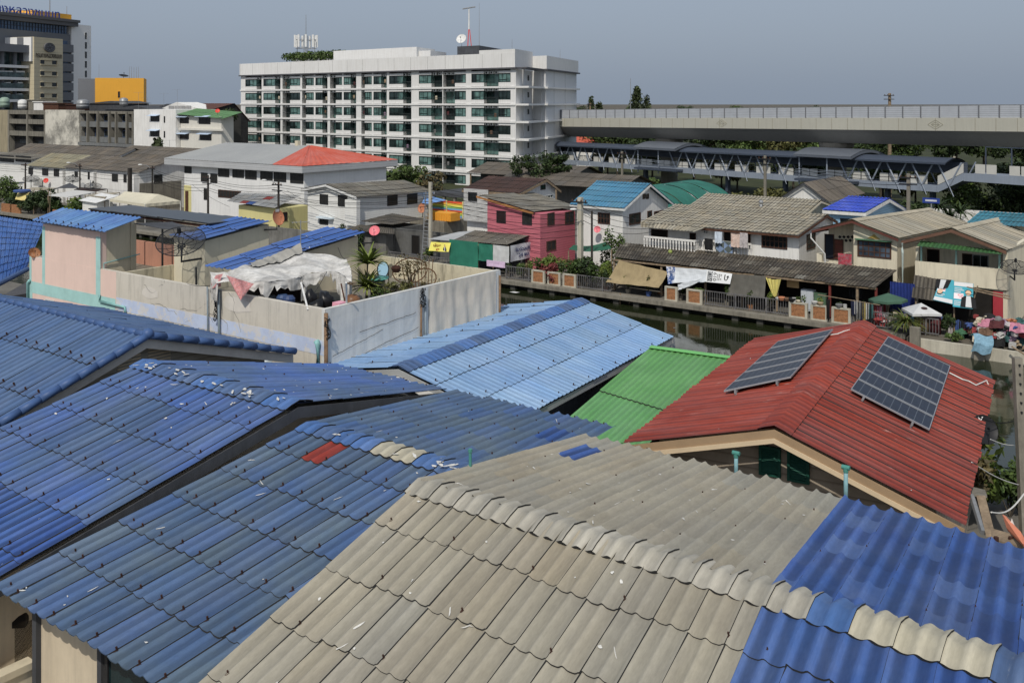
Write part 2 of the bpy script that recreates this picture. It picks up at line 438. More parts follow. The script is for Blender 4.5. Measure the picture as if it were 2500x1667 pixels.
# light
sun_h=Vector((-.25,-.968)).normalized();EL=math.radians(49)
sdir=Vector((sun_h.x*math.cos(EL),sun_h.y*math.cos(EL),math.sin(EL)))
sl=bpy.data.lights.new('sun','SUN');sl.energy=2.75;sl.angle=math.radians(.53);sl.color=(1.,.94,.84)
so=bpy.data.objects.new('sun',sl);COL.objects.link(so);so.rotation_euler=sdir.to_track_quat('Z','Y').to_euler();so.location=(0,0,60)
wd=bpy.data.worlds.new('World');scene.world=wd;wd.use_nodes=True
wt=wd.node_tree;bg=wt.nodes['Background']
sky=wt.nodes.new('ShaderNodeTexSky');sky.sky_type='NISHITA';sky.sun_disc=False
sky.sun_elevation=EL;sky.sun_rotation=math.atan2(sdir.x,sdir.y);sky.altitude=0
sky.air_density=1.0;sky.dust_density=4.0;sky.ozone_density=3.0
hs=wt.nodes.new('ShaderNodeHueSaturation');hs.inputs['Saturation'].default_value=.62
wm=wt.nodes.new('ShaderNodeMix');wm.data_type='RGBA';wm.inputs['Factor'].default_value=.72
wm.inputs[7].default_value=(2.72,3.28,4.15,1)
wt.links.new(sky.outputs[0],hs.inputs['Color']);wt.links.new(hs.outputs[0],wm.inputs[6]);wt.links.new(wm.outputs[2],bg.inputs['Color'])
bg.inputs['Strength'].default_value=.118
scene.view_settings.view_transform='Standard';scene.view_settings.look='None';scene.view_settings.exposure=0
scene.render.engine='CYCLES'
# ground, banks, water
earth=mat('earth',(.13,.115,.09),.95,.25,.15,.4,(.05,.05,.04))
pavement=mat('bank_paving',(.17,.16,.14),.95,.25,.3,.5,(.05,.045,.04))
m,t,b=base('canal_water')
co=t.add('ShaderNodeTexCoord').outputs['Object']
nz=t.noise(t.mapv(co,(1,1,1)),1.3,3,.55);bn=t.add('ShaderNodeBump');bn.inputs['Strength'].default_value=.10;bn.inputs['Distance'].default_value=.05
t.link(nz,bn.inputs['Height']);t.link(bn.outputs[0],b.inputs['Normal'])
wc=t.ramp(t.noise(co,.12,3,.5),.35,.65,(.012,.0165,.007,1),(.02,.025,.010,1))
t.link(wc,b.inputs['Base Color']);b.inputs['Roughness'].default_value=.06;b.inputs['Specular IOR Level'].default_value=.5
VB=62.2;VN=38.4;WZ=-.64
mb=MB();mb.poly([(-4000,-600,-2.6),(4000,-600,-2.6),(4000,7000,-2.6),(-4000,7000,-2.6)])
tag(mb.build('ground',earth),kind='structure')
mb=MB();mb.box(G,-900,900,VB+.5,2600,-2.4,0);tag(mb.build('far_bank',pavement),kind='structure')
mb=MB();mb.box(G,-300,60,-60,VN,-2.4,0);tag(mb.build('near_bank',pavement),kind='structure')
mb=MB();mb.poly([W(-900,VN-.5,WZ),W(900,VN-.5,WZ),W(900,VB+1,WZ),W(-900,VB+1,WZ)]);tag(mb.build('canal_water',MATS['canal_water']),kind='structure')
# materials of the near roofs
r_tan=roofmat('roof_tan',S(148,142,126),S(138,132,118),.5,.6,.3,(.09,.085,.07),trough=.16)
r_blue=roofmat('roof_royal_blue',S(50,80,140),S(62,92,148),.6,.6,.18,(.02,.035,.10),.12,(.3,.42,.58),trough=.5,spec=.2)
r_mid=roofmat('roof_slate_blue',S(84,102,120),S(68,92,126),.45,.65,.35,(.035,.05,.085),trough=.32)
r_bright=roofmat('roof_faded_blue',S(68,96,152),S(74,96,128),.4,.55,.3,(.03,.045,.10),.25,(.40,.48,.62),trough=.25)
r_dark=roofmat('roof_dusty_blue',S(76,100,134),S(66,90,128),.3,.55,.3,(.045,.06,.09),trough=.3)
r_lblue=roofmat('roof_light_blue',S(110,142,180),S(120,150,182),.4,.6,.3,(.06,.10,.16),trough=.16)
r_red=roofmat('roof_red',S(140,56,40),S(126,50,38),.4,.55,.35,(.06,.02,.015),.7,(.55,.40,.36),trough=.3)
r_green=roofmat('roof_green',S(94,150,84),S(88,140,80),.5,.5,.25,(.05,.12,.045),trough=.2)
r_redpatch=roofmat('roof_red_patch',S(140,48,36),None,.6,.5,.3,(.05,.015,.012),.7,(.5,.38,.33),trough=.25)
r_cap_tan=roofmat('ridge_tan',S(163,158,145),S(150,146,134),.8,.6,.35,(.10,.095,.085),trough=.2)
r_cap_cream=roofmat('ridge_cream',S(168,162,142),S(158,152,134),.8,.6,.25,(.16,.15,.12),trough=.2)
r_cap_blue=roofmat('ridge_blue',S(70,104,156),S(62,96,148),.8,.4,.2,(.03,.06,.16),.3,(.45,.55,.7),trough=.2)
r_cap_slate=roofmat('ridge_slate',S(74,98,134),S(66,90,130),.8,.5,.3,(.03,.045,.08),.4,(.55,.56,.56),trough=.25)
NEAR=[None,gap,rust,paste]
beige=mat('beige_render',S(196,182,158),.85,.1,.5,.25,(.13,.11,.085),True)
cream=mat('cream_render',S(196,186,162),.85,.08,.5,.25,(.16,.14,.11),True)
greyboard=mat('grey_barge_board',S(70,72,76),.8,.2,1,.4,(.02,.02,.02),True)
s_=S_
def sW(u,v,z):return W(u*s_,v*s_,zf(z))
# tan roofed row house and its royal blue neighbour (one ridge line)
uR=-4.95
TB_r=-4.92;TB_f=-5.62;TB_n=-4.35
EN=(6.0,5.75)
RG=(12.28,7.64);EF=(17.44,7.0)
t=thing('row_house','row house under a weathered tan corrugated roof with wavy ridge cap, nearest the camera','house',W(-9.2,14,0))
mb=MB()
def tan_alt(c,r,C_,R_):return None
def sT(u,v,z):return W(u*s_*.94,v*s_*.94,ZC-.94*S_*(ZC-z))
sheet(mb,sT(-11,*RG),sT(TB_r,*RG),sT(TB_n,*EN),sT(-11,*EN),.29,.052,1.24,2,10,.019,.013,(.94,1.05),None,1,2,3,34,seed=5,sag=.035,jit=.05,bolt_every=3,boltsz=.8)
def tan_far(c,r,C_,R_):
 if c in (1,2) and r==2:return (4,1.0)
 if c==0:return (0,1.06)
sheet(mb,sT(TB_r,*RG),sT(-11,*RG),sT(-11,*EF),sT(TB_f,*EF),.29,.05,1.25,2,10,.014,.032,(.93,1.05),lambda c,r,C_,R_:(4,1.) if (c==C_-2 and r==3) else None,1,2,3,40,seed=8,jit=.3,bolt_every=3,boltsz=.8)
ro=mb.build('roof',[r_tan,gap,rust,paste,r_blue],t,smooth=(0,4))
mc=MB();e_=sT(TB_r,*RG)-sT(-11,*RG)
ridgecap(mc,sT(-11.05,*RG),sT(TB_r+.6,*RG),sT(-11,*EN)-sT(-11,*RG),sT(-11,*EF)-sT(-11,*RG),0.29,.052,.37,2,.04,seed=4,ns=10)
mc.build('ridge_cap',[r_cap_tan,gap],ro,smooth=(0,))
mw=MB();zt=lambda z:zf(z)-.16;zu=lambda z:ZC-.94*S_*(ZC-z)-.16
mw.prism([W(-11.9,7.4,0),W(-11.9,18.9,0),W(-11.9,18.9,zu(7.0)),W(-11.9,13.74,zu(7.55)),W(-11.9,7.4,zu(5.9))],W(6.5,0,0)-W(0,0,0))
mw.build('wall',beige,t)
t=thing('row_house','row house under a royal blue corrugated roof with cream and blue ridge caps','house',W(-2,14,0))
mb=MB()
sheet(mb,sT(TB_r,*RG),sT(2.2,*RG),sT(2.6,*EN),sT(TB_n,*EN),.29,.052,1.24,2,10,.03,.006,(.93,1.07),None,1,2,3,3,seed=15,sag=.02,bolt_every=5,boltsz=.5)
sheet(mb,sT(2.2,*RG),sT(TB_r,*RG),sT(TB_f,*EF),sT(1.5,EF[0],EF[1]-.3),.29,.062,.85,2,10,.010,.006,(.86,1.12),lambda c,r,C_,R_:(4,1.) if (c*7+r*5) % 9<2 and c>C_-9 else None,1,2,3,2,seed=18,jit=.25,bolt_every=5,boltsz=.5)
ro=mb.build('roof',[r_blue,gap,rust,paste,roofmat('roof_faded_royal',S(60,90,146),S(72,98,148),.8,.6,.3,(.05,.07,.14),trough=.3)],t,smooth=(0,4))
mc=MB()
def capalt(c,n):
 return {0:2,1:0,2:0,3:0,4:3,5:2}.get(c,0 if c % 3 else 2)
ridgecap(mc,sT(TB_r+.6,*RG),sT(2.2,*RG),sT(-11,*EN)-sT(-11,*RG),sT(-11,*EF)-sT(-11,*RG),0.29,.054,.38,2,.05,alt=capalt,seed=14,ns=10)
mc.build('ridge_cap',[r_cap_cream,gap,r_cap_blue,r_cap_slate],ro,smooth=(0,2,3))
mw=MB()
mw.prism([W(-5.1,7.4,0),W(-5.1,18.7,0),W(-5.1,18.7,zu(6.75)),W(-5.1,13.74,zu(7.55)),W(-5.1,7.4,zu(5.9))],W(6.8,0,0)-W(0,0,0))
mw.build('wall',beige,t)
# slate blue row house
eN=(7.25,6.66);rg_=(13.45,7.48);eF=(18.18,7.03)
def mid_alt(c,r,C_,R_):return None
t=thing('row_house','row house under a slate blue corrugated roof with one red replacement sheet below the ridge','house',W(-15.5,15,0))
mb=MB()
sheet(mb,sW(-15.12,*rg_),sW(-9.9,*rg_),sW(-9.9,*eN),sW(-15.12,*eN),.31,.05,1.2,2,10,.022,.016,(.86,1.1),lambda c,r,C_,R_:(4,1.) if (r==0 and c==2) else ((6,1.) if (c*13+r*7) % 5<2 else None),1,2,3,18,seed=25,sag=.045,jit=.05,bolt_every=1)
sheet(mb,sW(-9.9,*rg_),sW(-15.12,*rg_),sW(-15.12,*eF),sW(-10.75,*eF),.31,.05,1.15,2,10,.016,.034,(.92,1.06),lambda c,r,C_,R_:(5,1.) if (c==1 and r==3) else ((6,1.) if (c*11+r*5) % 7<2 else None),1,2,3,12,seed=28,jit=.3,bolt_every=1)
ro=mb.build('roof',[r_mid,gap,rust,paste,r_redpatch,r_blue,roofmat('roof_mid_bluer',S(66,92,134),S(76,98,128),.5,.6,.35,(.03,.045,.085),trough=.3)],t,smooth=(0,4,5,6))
mc=MB()
ridgecap(mc,sW(-15.12,*rg_),sW(-9.9,*rg_),sW(0,*eN)-sW(0,*rg_),sW(0,*eF)-sW(0,*rg_),.31,.055,.36,2,.05,alt=lambda c,n:2 if c in (4,5) else (3 if c % 3==1 else 0),seed=24,ns=10)
rnd=random.Random(3)
def smear(mb,A,B,d1,n,count,m,spread=.3):
 L=(B-A);d1=d1.normalized()
 for k in range(count):
  f=rnd.random();c=A+L*f+d1*rnd.uniform(.05,spread)+n*.125
  a=rnd.uniform(-.8,.8);ex=(L.normalized()*math.cos(a)+d1*math.sin(a));ey=n.cross(ex)
  l_,w_=rnd.uniform(.05,.13),rnd.uniform(.02,.05)
  pts=[c+ex*l_*math.cos(q*math.pi/5)*rnd.uniform(.7,1.2)+ey*w_*math.sin(q*math.pi/5)*rnd.uniform(.5,1.5) for q in range(10)]
  mb.poly(pts,m,rnd.uniform(.85,1.1))
smear(mc,sW(-15.1,*rg_),sW(-10.9,*rg_),sW(0,*eN)-sW(0,*rg_),Vector((0,0,1)),10,4)
mc.build('ridge_cap',[r_cap_blue,gap,r_cap_cream,r_cap_slate,paste],ro,smooth=(0,2,3))
mw=MB();vw=7.25*s_+.75
mw.prism([W(-17.8,vw,0),W(-17.8,20.9,0),W(-17.8,20.9,zt(7.08)),W(-17.8,rg_[0]*s_,zt(7.42)),W(-17.8,vw,zt(6.72))],W(5.2,0,0)-W(0,0,0))
mw.build('wall',beige,t)
gl=glass('dark_glass');gl_green=glass('tinted_glass',(.008,.02,.022));louvre_glass=mat('louvre_glass',(.035,.035,.033),.3,.35,6,lines=(.12,.6))
alu=mat('window_frame_dark',(.03,.03,.032),.5,.2);brownframe=mat('brown_window_frame',S(72,50,40),.6,.2)
window(t,G,'b',vw,-15.55,-13.2,2.4,zf(6.5)-.35,alu,gl_green,bars=(2,1),fw=.09)
mq=MB();mq.box(G,-17.86,-17.72,vw-.1,vw-.003,0,zf(6.68)-.1);mq.box(G,-15.75,-15.62,vw-.07,vw-.003,0,zf(6.68)-.1);mq.build('pilaster',greyboard,t)
mq=MB();mq.prism([W(-19.9,vw+.35,0),W(-17.9,vw+.35,0),W(-17.9,vw+.35,zf(6.7)-.15),W(-19.9,vw+.35,zf(6.7)-.15)],W(0,.3,0)-W(0,0,0));mq.build('side_wall',beige,t)
mq=MB();mq.box(G,-22,-17.95,vw-1.25,vw-1.1,1.2,3.55);mq.box(G,-18.1,-17.95,vw-1.1,vw-.01,1.2,3.55);mq.box(G,-22,-17.9,vw-1.32,vw-1.05,3.55,3.68);mq.box(G,-18.16,-17.9,vw-1.05,vw-.02,3.55,3.68)
mq.build('balcony',cream,t)
mq=MB();mq.lathe(W(-18.95,vw+.2,4.15),[(.0,-.02),(.36,-.02),(.38,.05),(.36,.3),(0,.32)],18,0,G.w(0,-1,0));mq.box(G,-19.3,-18.6,vw-.05,vw+.34,3.2,4.1)
mq.thing('evaporative_cooler','black round topped cooler on the balcony under the slate blue eave','cooler',black_plastic)
# faded blue row house
eN=(6.7,6.55);rg_=(13.38,7.9);eF=(17.9,7.12)
t=thing('row_house','row house under a faded bright blue corrugated roof whose ridge is smeared with white sealant','house',W(-21,15,0))
mb=MB()
def br_alt(c,r,C_,R_):
 if r in (1,2) and 3<=c<=5:return (4,1.)
 if r>=4:return (5,1.)
sheet(mb,sW(-20.62,*rg_),sW(-15.26,*rg_),sW(-15.26,*eN),sW(-20.62,*eN),.31,.044,1.4,2,8,.02,.014,(.9,1.1),br_alt,1,2,3,26,seed=35,sag=.05,jit=.05,bolt_every=1)
sheet(mb,sW(-15.26,*rg_),sW(-20.62,*rg_),sW(-18.9,*eF),sW(-15.26,*eF),.31,.046,1.3,2,8,.014,.03,(.92,1.06),None,1,2,3,60,seed=38,jit=.3,bolt_every=2)
ro=mb.build('roof',[r_bright,gap,rust,paste,r_dark,r_blue],t,smooth=(0,4,5))
mc=MB();ridgecap(mc,sW(-20.7,*rg_),sW(-15.24,*rg_),sW(0,*eN)-sW(0,*rg_),sW(0,*eF)-sW(0,*rg_),.31,.045,.42,3,.05,alt=lambda c,n:0 if c % 3 else 2,seed=34,ns=8)
smear(mc,sW(-20.6,*rg_),sW(-15.4,*rg_),sW(0,*eN)-sW(0,*rg_),Vector((0,0,1)),24,3,.4)
mc.build('ridge_cap',[r_cap_slate,gap,r_cap_blue,paste],ro,smooth=(0,2))
mq=MB()
for e in (eN,eF):
 p=[sW(-15.3,rg_[0],rg_[1]-.05),sW(-15.3,e[0],e[1]-.05),sW(-15.3,e[0],e[1]-.27),sW(-15.3,rg_[0],rg_[1]-.27)]
 mq.prism(p,W(.05,0,0)-W(0,0,0))
mq.build('fascia',greyboard,t)
mw=MB();mw.prism([W(-23.6,8.4,0),W(-23.6,20.8,0),W(-23.6,20.8,zt(7.1)),W(-23.6,rg_[0]*s_,zt(7.84)),W(-23.6,8.4,zt(6.55))],W(5.0,0,0)-W(0,0,0));mw.build('wall',beige,t)
# dusty blue house with rounded ridge and verge tiles (far left)
eN=(8.6,6.45);rg_=(13.98,8.3);eF=(18.6,6.95)
t=thing('row_house','row house under a dusty blue corrugated roof edged with rounded blue ridge and verge tiles','house',W(-30,15,0))
mb=MB()
sheet(mb,sW(-31,*rg_),sW(-21.4,*rg_),sW(-21.4,*eN),sW(-31,*eN),.31,.05,1.6,2,8,.035,.004,(.95,1.06),None,1,2,3,0,seed=45,bolt_every=1,boltsz=1.5)
sheet(mb,sW(-21.4,*rg_),sW(-31,*rg_),sW(-31,*eF),sW(-21.4,*eF),.31,.05,1.6,2,6,.035,.004,(.95,1.06),None,1,None,seed=48)
ro=mb.build('roof',[r_dark,gap,rust,paste],t,smooth=(0,))
mc=MB()
def barrel(mb,A,B,r,L=.55,m=0):
 d=B-A;n=max(1,round(d.length/L))
 for i in range(n):
  a,b=A+d*(i/n),A+d*((i+1.06)/n);mb.tube(a,b,r*1.06,r*.93,12,m,True,.94+.12*rnd.random())
barrel(mc,sW(-31,rg_[0],rg_[1]+.03),sW(-21.4,rg_[0],rg_[1]+.02),.10)
for e in (eN,eF):barrel(mc,sW(-21.38,e[0],e[1]+.05),sW(-21.38,rg_[0],rg_[1]+.03),.11)
mc.blob(sW(-21.4,rg_[0],rg_[1]+.06),.17,3,0,.05,12)
mc.build('ridge_cap',mat('verge_blue',S(62,88,132),.5,.12,2,.2,(.03,.045,.08),tint=True),ro,smooth=True)
mq=MB()
for e in (eN,eF):
 mq.prism([sW(-21.5,rg_[0],rg_[1]-.06),sW(-21.5,e[0],e[1]-.06),sW(-21.5,e[0],e[1]-.3),sW(-21.5,rg_[0],rg_[1]-.3)],W(.06,0,0)-W(0,0,0))
mq.build('fascia',mat('white_fascia',S(178,176,172),.7,.1,1,.2),t)
mw=MB();mw.prism([W(-36,11,0),W(-36,21.4,0),W(-36,21.4,zt(7.0)),W(-36,rg_[0]*s_,zt(8.2)),W(-36,11,zt(6.6))],W(9.9,0,0)-W(0,0,0));mw.build('wall',mat('grey_lap_siding',S(150,146,136),.8,.08,1,lines=(.2,.6)),t)
mq=MB();v0,z0=G.pa(286,892,-26.1);v1,z1=G.pa(345,868,-26.1)
for k in range(7):
 z=min(z0,z1)-.25+k*.1
 mq.box(G,-26.1+.003,-26.1+.03,v0+.0,v0+.75,z,z+.05);mq.box(G,-26.1+.003,-26.1+.03,v0+1.0,v0+1.75,z,z+.05)
mq.build('louvre_vent',beige,t)
# red house with solar panels
z_r=5.9
p0=Vector((*((1890-CX)/F*(ZC-z_r)*F/(1047-HZ),(ZC-z_r)*F/(1047-HZ)),));p1=Vector((((2110-CX)/F)*(ZC-z_r)*F/(789-HZ),(ZC-z_r)*F/(789-HZ)))
d=(p1-p0).normalized();LR=(p1-p0).length
FR=Fr(p0.x,p0.y,(d.y,-d.x),(d.x,d.y))
aR,zR=FR.pb(2355,1289,0);aL,zL=FR.pb(1517,1087,0)
zE=(zR+zL)/2
red_wall=mat('taupe_siding',S(158,146,130),.8,.06,1,.2,(.05,.045,.04),lines=(.28,.6))
tanboard=mat('tan_board',S(150,126,98),.7,.08,2);creamboard=mat('cream_board',S(196,176,146),.7,.06,2)
root,hd=house('red_roofed_house','house under a dark red corrugated roof carrying two solar arrays, beside the canal','house','b',0,LR,(aL,zL),(0,z_r),(aR,zR),red_wall,[r_red,gap,rust,paste],0,(1.0,.5),(.7,.7),FR,.3,.036,3.4,[r_red,gap],None,sk=dict(wps=2,ns=8,lip=.02,side=.02,tints=(.88,1.1),splatm=3,splats=5),rowjit=.1,capkw=dict(width=.42,capw=2,lift=.05))
mf=MB();mf2=MB()
for e in ((aL,zL),(aR,zR)):
 mf.prism([FR.w(0,-.03,z_r-.02),FR.w(e[0],-.03,e[1]-.02),FR.w(e[0],-.03,e[1]-.22),FR.w(0,-.03,z_r-.22)],FR.w(0,.06,0)-FR.w(0,0,0))
 mf2.prism([FR.w(0,-.06,z_r-.222),FR.w(e[0],-.06,e[1]-.222),FR.w(e[0],-.06,e[1]-.34),FR.w(0,-.06,z_r-.34)],FR.w(0,.2,0)-FR.w(0,0,0))
fo=mf.build('barge_board',tanboard,root);mf2.build('soffit_trim',creamboard,fo)
shut=mat('green_shutter',S(28,78,66),.6,.15,3);
for (x0,y0,x1,y1) in ((1854,1084,1907,1160),(1923,1094,1977,1176)):
 A0,zt1=FR.pb(x0,(y0),.98);A1,_=FR.pb(x1,y0,.98);_,zb1=FR.pb((x0+x1)/2,y1,.98)
 mq=MB();
 for (u0,u1,za,zb) in ((A0,A1,zb1,zb1+.07),(A0,A1,zt1-.07,zt1),(A0,A0+.07,zb1+.07,zt1-.07),(A1-.07,A1,zb1+.07,zt1-.07)):mq.box(FR,u0,u1,.9,.985,za,zb)
 o=mq.build('shutter',shut,root);mq=MB();z=zb1+.08
 while z<zt1-.1:
  mq.prism([FR.w(A0+.07,.93,z),FR.w(A0+.07,.975,z+.05),FR.w(A0+.07,.975,z+.06),FR.w(A0+.07,.93,z+.01)],FR.w(A1-A0-.14,0,0)-FR.w(0,0,0));z+=.062
 mq.build('louvre_blades',shut,o)
m,t_,b=base('solar_cells')
a=t_.add('ShaderNodeAttribute',attribute_name='rc');sp=t_.add('ShaderNodeSeparateXYZ');t_.link(a.outputs['Vector'],sp.inputs[0])
def gridline(src,freq,w):
 q=t_.add('ShaderNodeMath',operation='MULTIPLY');q.inputs[1].default_value=freq;t_.link(src,q.inputs[0])
 fr_=t_.add('ShaderNodeMath',operation='FRACT');t_.link(q.outputs[0],fr_.inputs[0])
 c=t_.add('ShaderNodeMath',operation='LESS_THAN');c.inputs[1].default_value=w;t_.link(fr_.outputs[0],c.inputs[0]);return c.outputs[0]
l1,l2,l3=gridline(sp.outputs['X'],1,.06),gridline(sp.outputs['Y'],1,.05),gridline(sp.outputs['Y'],3,.1)
cell=t_.ramp(t_.noise(a.outputs['Vector'],.9,1,.5),.3,.7,(.006,.009,.02,1),(.010,.015,.032,1))
c=t_.mix(l3,cell,(.016,.022,.04));c=t_.mix(l2,c,(.03,.038,.06));c=t_.mix(l1,c,(.11,.125,.15))
t_.link(c,b.inputs['Base Color']);b.inputs['Roughness'].default_value=.3;b.inputs['Specular IOR Level'].default_value=.22
cells=m;solar_alu=mat('solar_frame_aluminium',(.36,.37,.39),.4,.08,metal=.4)
def array(q,side,label):
 e=(aL,zL) if side<0 else (aR,zR)
 P0,P1,P2=FR.w(0,0,z_r),FR.w(0,LR,z_r),FR.w(e[0],0,e[1])
 n=(P1-P0).cross(P2-P0).normalized();n=n if n.z>0 else-n
 cor=[]
 for px,py in q:
  dr=Vector(((px-CX)/F,1,(HZ-py)/F));o=Vector((0,0,ZC));base_=P0+n*.17
  cor.append(o+dr*((base_-o).dot(n)/dr.dot(n)))
 A,B,C_,D=cor
 root=thing('solar_array',label,'solar panels',(A+B+C_+D)/4-n*.1)
 def P(s,t,o=0):return A*(1-s)*(1-t)+B*s*(1-t)+C_*s*t+D*(1-s)*t+n*o
 N=6
 for k in range(N):
  t0,t1=k/N+.004,(k+1)/N-.004
  mb=MB();fw=.011
  def bar(s0,s1,u0,u1):mb.prism([P(s0,u0,-.02),P(s1,u0,-.02),P(s1,u1,-.02),P(s0,u1,-.02)],n*.045)
  ft=.035/(D-A).length*1.2
  bar(0,1,t0,t0+ft);bar(0,1,t1-ft,t1);bar(0,fw,t0+ft,t1-ft);bar(1-fw,1,t0+ft,t1-ft)
  o=mb.build('panel_frame',solar_alu,root)
  mp=MB();mp.useRc=True
  mp.face([mp.vert(P(s,u,.012),(s*10+.04,(0 if u==t0+ft else 6)+.02,k)) for s,u in ((fw,t0+ft),(1-fw,t0+ft),(1-fw,t1-ft),(fw,t1-ft))])
  mp.build('cells',cells,o)
 mb=MB()
 for s in (.18,.8):mb.prism([P(s-.01,-.0,-.09),P(s+.01,-.0,-.09),P(s+.01,1.02,-.09),P(s-.01,1.02,-.09)],n*.05)
 mb.build('mounting_rail',grey_metal,root)
 for s in (.18,.8):
  mb=MB();c=P(s,1.012,-.06);mb.tube(c-n*.12,c+n*.07,.035,.035,6);mb.build('rail_clamp',grey_metal,root)
array([(1900.5,833.6),(2034.4,804),(1930,921.6),(1766.6,956)],-1,'solar array of six panels on the left slope of the red roof')
array([(2168,822),(2320,893.5),(2269,1050),(2076.5,951)],1,'solar array of six panels on the right slope of the red roof, facing the camera')
def onroof(px,py,side,off=.06):
 e=(aL,zL) if side<0 else (aR,zR)
 P0,P1,P2=FR.w(0,0,z_r),FR.w(0,LR,z_r),FR.w(e[0],0,e[1])
 n=(P1-P0).cross(P2-P0).normalized();n=n if n.z>0 else-n
 dr=Vector(((px-CX)/F,1,(HZ-py)/F));o=Vector((0,0,ZC));return o+dr*((P0+n*off-o).dot(n)/dr.dot(n))
white_pvc=mat('white_pvc',(.7,.69,.65),.4,.06,3)
mb=MB();mb.path([onroof(2026,818,-1),onroof(2045,815,-1),onroof(2060,809,-1),onroof(2080,804,-1)],.022);mb.thing('cable_conduit','white conduit leaving the left solar array on the red roof','conduit',white_pvc)
mb=MB();e1=onroof(2398,930,1)
mb.path([onroof(2318,910,1),onroof(2350,926,1),onroof(2365,930,1),onroof(2383,940,1),e1+Vector((.15,0,.02)),e1+Vector((.2,-.3,-.4))],.022)
mb.thing('cable_conduit','white conduit leaving the right solar array and bending over the red eave','conduit',white_pvc)
teal_pipe=mat('teal_pipe',S(120,160,168),.5,.12,4,.2);teal_dark=mat('teal_cap',S(70,130,120),.5,.12,4)
for px,y0,y1,lab in ((1797,1108,1160,'pale blue vent pipe with teal tee cap standing left of the red gable shutters'),(2065,1143,1225,'pale blue vent pipe with teal tee cap rising right of the red gable shutters')):
 v=21.15;u,z1=G.pb(px,y0,v);u_,z0=G.pb(px,y1+20,v)
 t=thing('vent_pipe',lab,'pipe',W(u,v,z0));mb=MB();mb.tube(W(u,v,z0),W(u,v,z1-.02),.045,None,10);mb.build('pipe',teal_pipe,t,smooth=True)
 mb=MB();mb.tube(W(u,v,z1-.08),W(u,v,z1+.0),.055,None,10);mb.tube(W(u-.085,v,z1+.02),W(u+.085,v,z1+.02),.05,None,10);mb.build('tee_cap',teal_dark,t)
u,z1=G.pb(1148,1103,15.2);mb=MB();mb.tube(W(u,15.2,z1-1.4),W(u,15.2,z1),.03,None,8);mb.tube(W(u,15.2,z1),W(u,15.2,z1+.06),.042,None,8);mb.thing('vent_pipe','thin teal vent stub poking through the slate blue roof beside the tan roof','pipe',teal_dark)
# light blue house and green lean-to
zl=5.5
q0=Vector(((972-CX)/F*(ZC-zl)*F/(899-HZ),(ZC-zl)*F/(899-HZ)));q1=Vector(((1420-CX)/F*(ZC-zl)*F/(733-HZ),(ZC-zl)*F/(733-HZ)))
d=(q1-q0).normalized();LL=(q1-q0).length;FB=Fr(q0.x,q0.y,(d.y,-d.x),(d.x,d.y))
aE,zE2=FB.pb(1644,824,LL)
root,hd=house('light_blue_roofed_house','house under a sun-bleached light blue corrugated roof between the terrace wall and the green roof','house','b',0,LL,(aE,zE2),(0,zl),(-3.75,4.86),greyboard,[r_lblue,gap,rust,paste],0,(.25,.3),(.5,.05),FB,.27,.035,1.55,[r_cap_slate,gap,r_cap_blue],(mat('pale_board',S(150,152,152),.7,.1),.2),sk=dict(wps=4,ns=6,lip=.026,side=.005,tints=(.95,1.05),boltm=2,bolt_every=1,boltsz=1.1,alt=lambda c,r,C_,R_:(0,1.12) if r==R_-1 and R_==3 else None),rowjit=.03,capkw=dict(width=.4,capw=3,lift=.05,alt=lambda c,n:0 if (c*7) % 5<2 else 2))
mq=MB();mq.prism([FB.w(-1.9,-.06,4.95),FB.w(0,-.06,zl-.25),FB.w(0,-.06,zl-.42),FB.w(-1.9,-.06,4.8)],FB.w(0,.04,0)-FB.w(0,0,0));mq.prism([FB.w(1.7,-.06,4.85),FB.w(0,-.06,zl-.25),FB.w(0,-.06,zl-.42),FB.w(1.7,-.06,4.55)],FB.w(0,.04,0)-FB.w(0,0,0));mq.build('white_trim',mat('white_trim',(.7,.69,.66),.7,.08),root)
a_=FB.pa
mb=MB()
gA,gB=W(*G.pz(1590,848,4.6),4.6),W(*G.pz(1792,875,4.55),4.55)
gD,gC=W(*G.pz(1372,1036,3.95),3.95),W(*G.pz(1560,1110,3.95),3.95)
gD+=(gD-gA)*.25;gC+=(gC-gB)*.3
t=thing('lean_to','low lean-to under a bright green ribbed metal roof beside the red roof','lean-to',(gA+gC)/2-Vector((0,0,3.4)))
sheet(mb,gA,gB,gC,gD,.24,.03,6.5,30,8,.03,0,(.97,1.03),None,1,None,seed=55,jit=.0)
ro=mb.build('roof',[r_green,gap],t,smooth=(0,))
mq=MB();n=Vector((0,0,1));e=(gD-gA).normalized()
mq.prism([gA+n*.07,gB+n*.07,gB+n*.07+e*.28,gA+n*.07+e*.28],n*.015);mq.prism([gA+n*.02-e*.02,gB+n*.02-e*.02,gB+n*.07-e*.02,gA+n*.07-e*.02],e*.02);mq.build('ridge_flashing',mat('green_flashing',S(104,170,96),.5,.05),ro)
mw=MB();dz=Vector((0,0,-1));iA,iB,iC,iD=gA+(gC-gA)*.03,gB+(gD-gB)*.03,gC+(gA-gC)*.03,gD+(gB-gD)*.03
mw.prism([Vector((p.x,p.y,0)) for p in (iA,iB,iC,iD)],(0,0,3.6));mw.build('wall',greyboard,t)
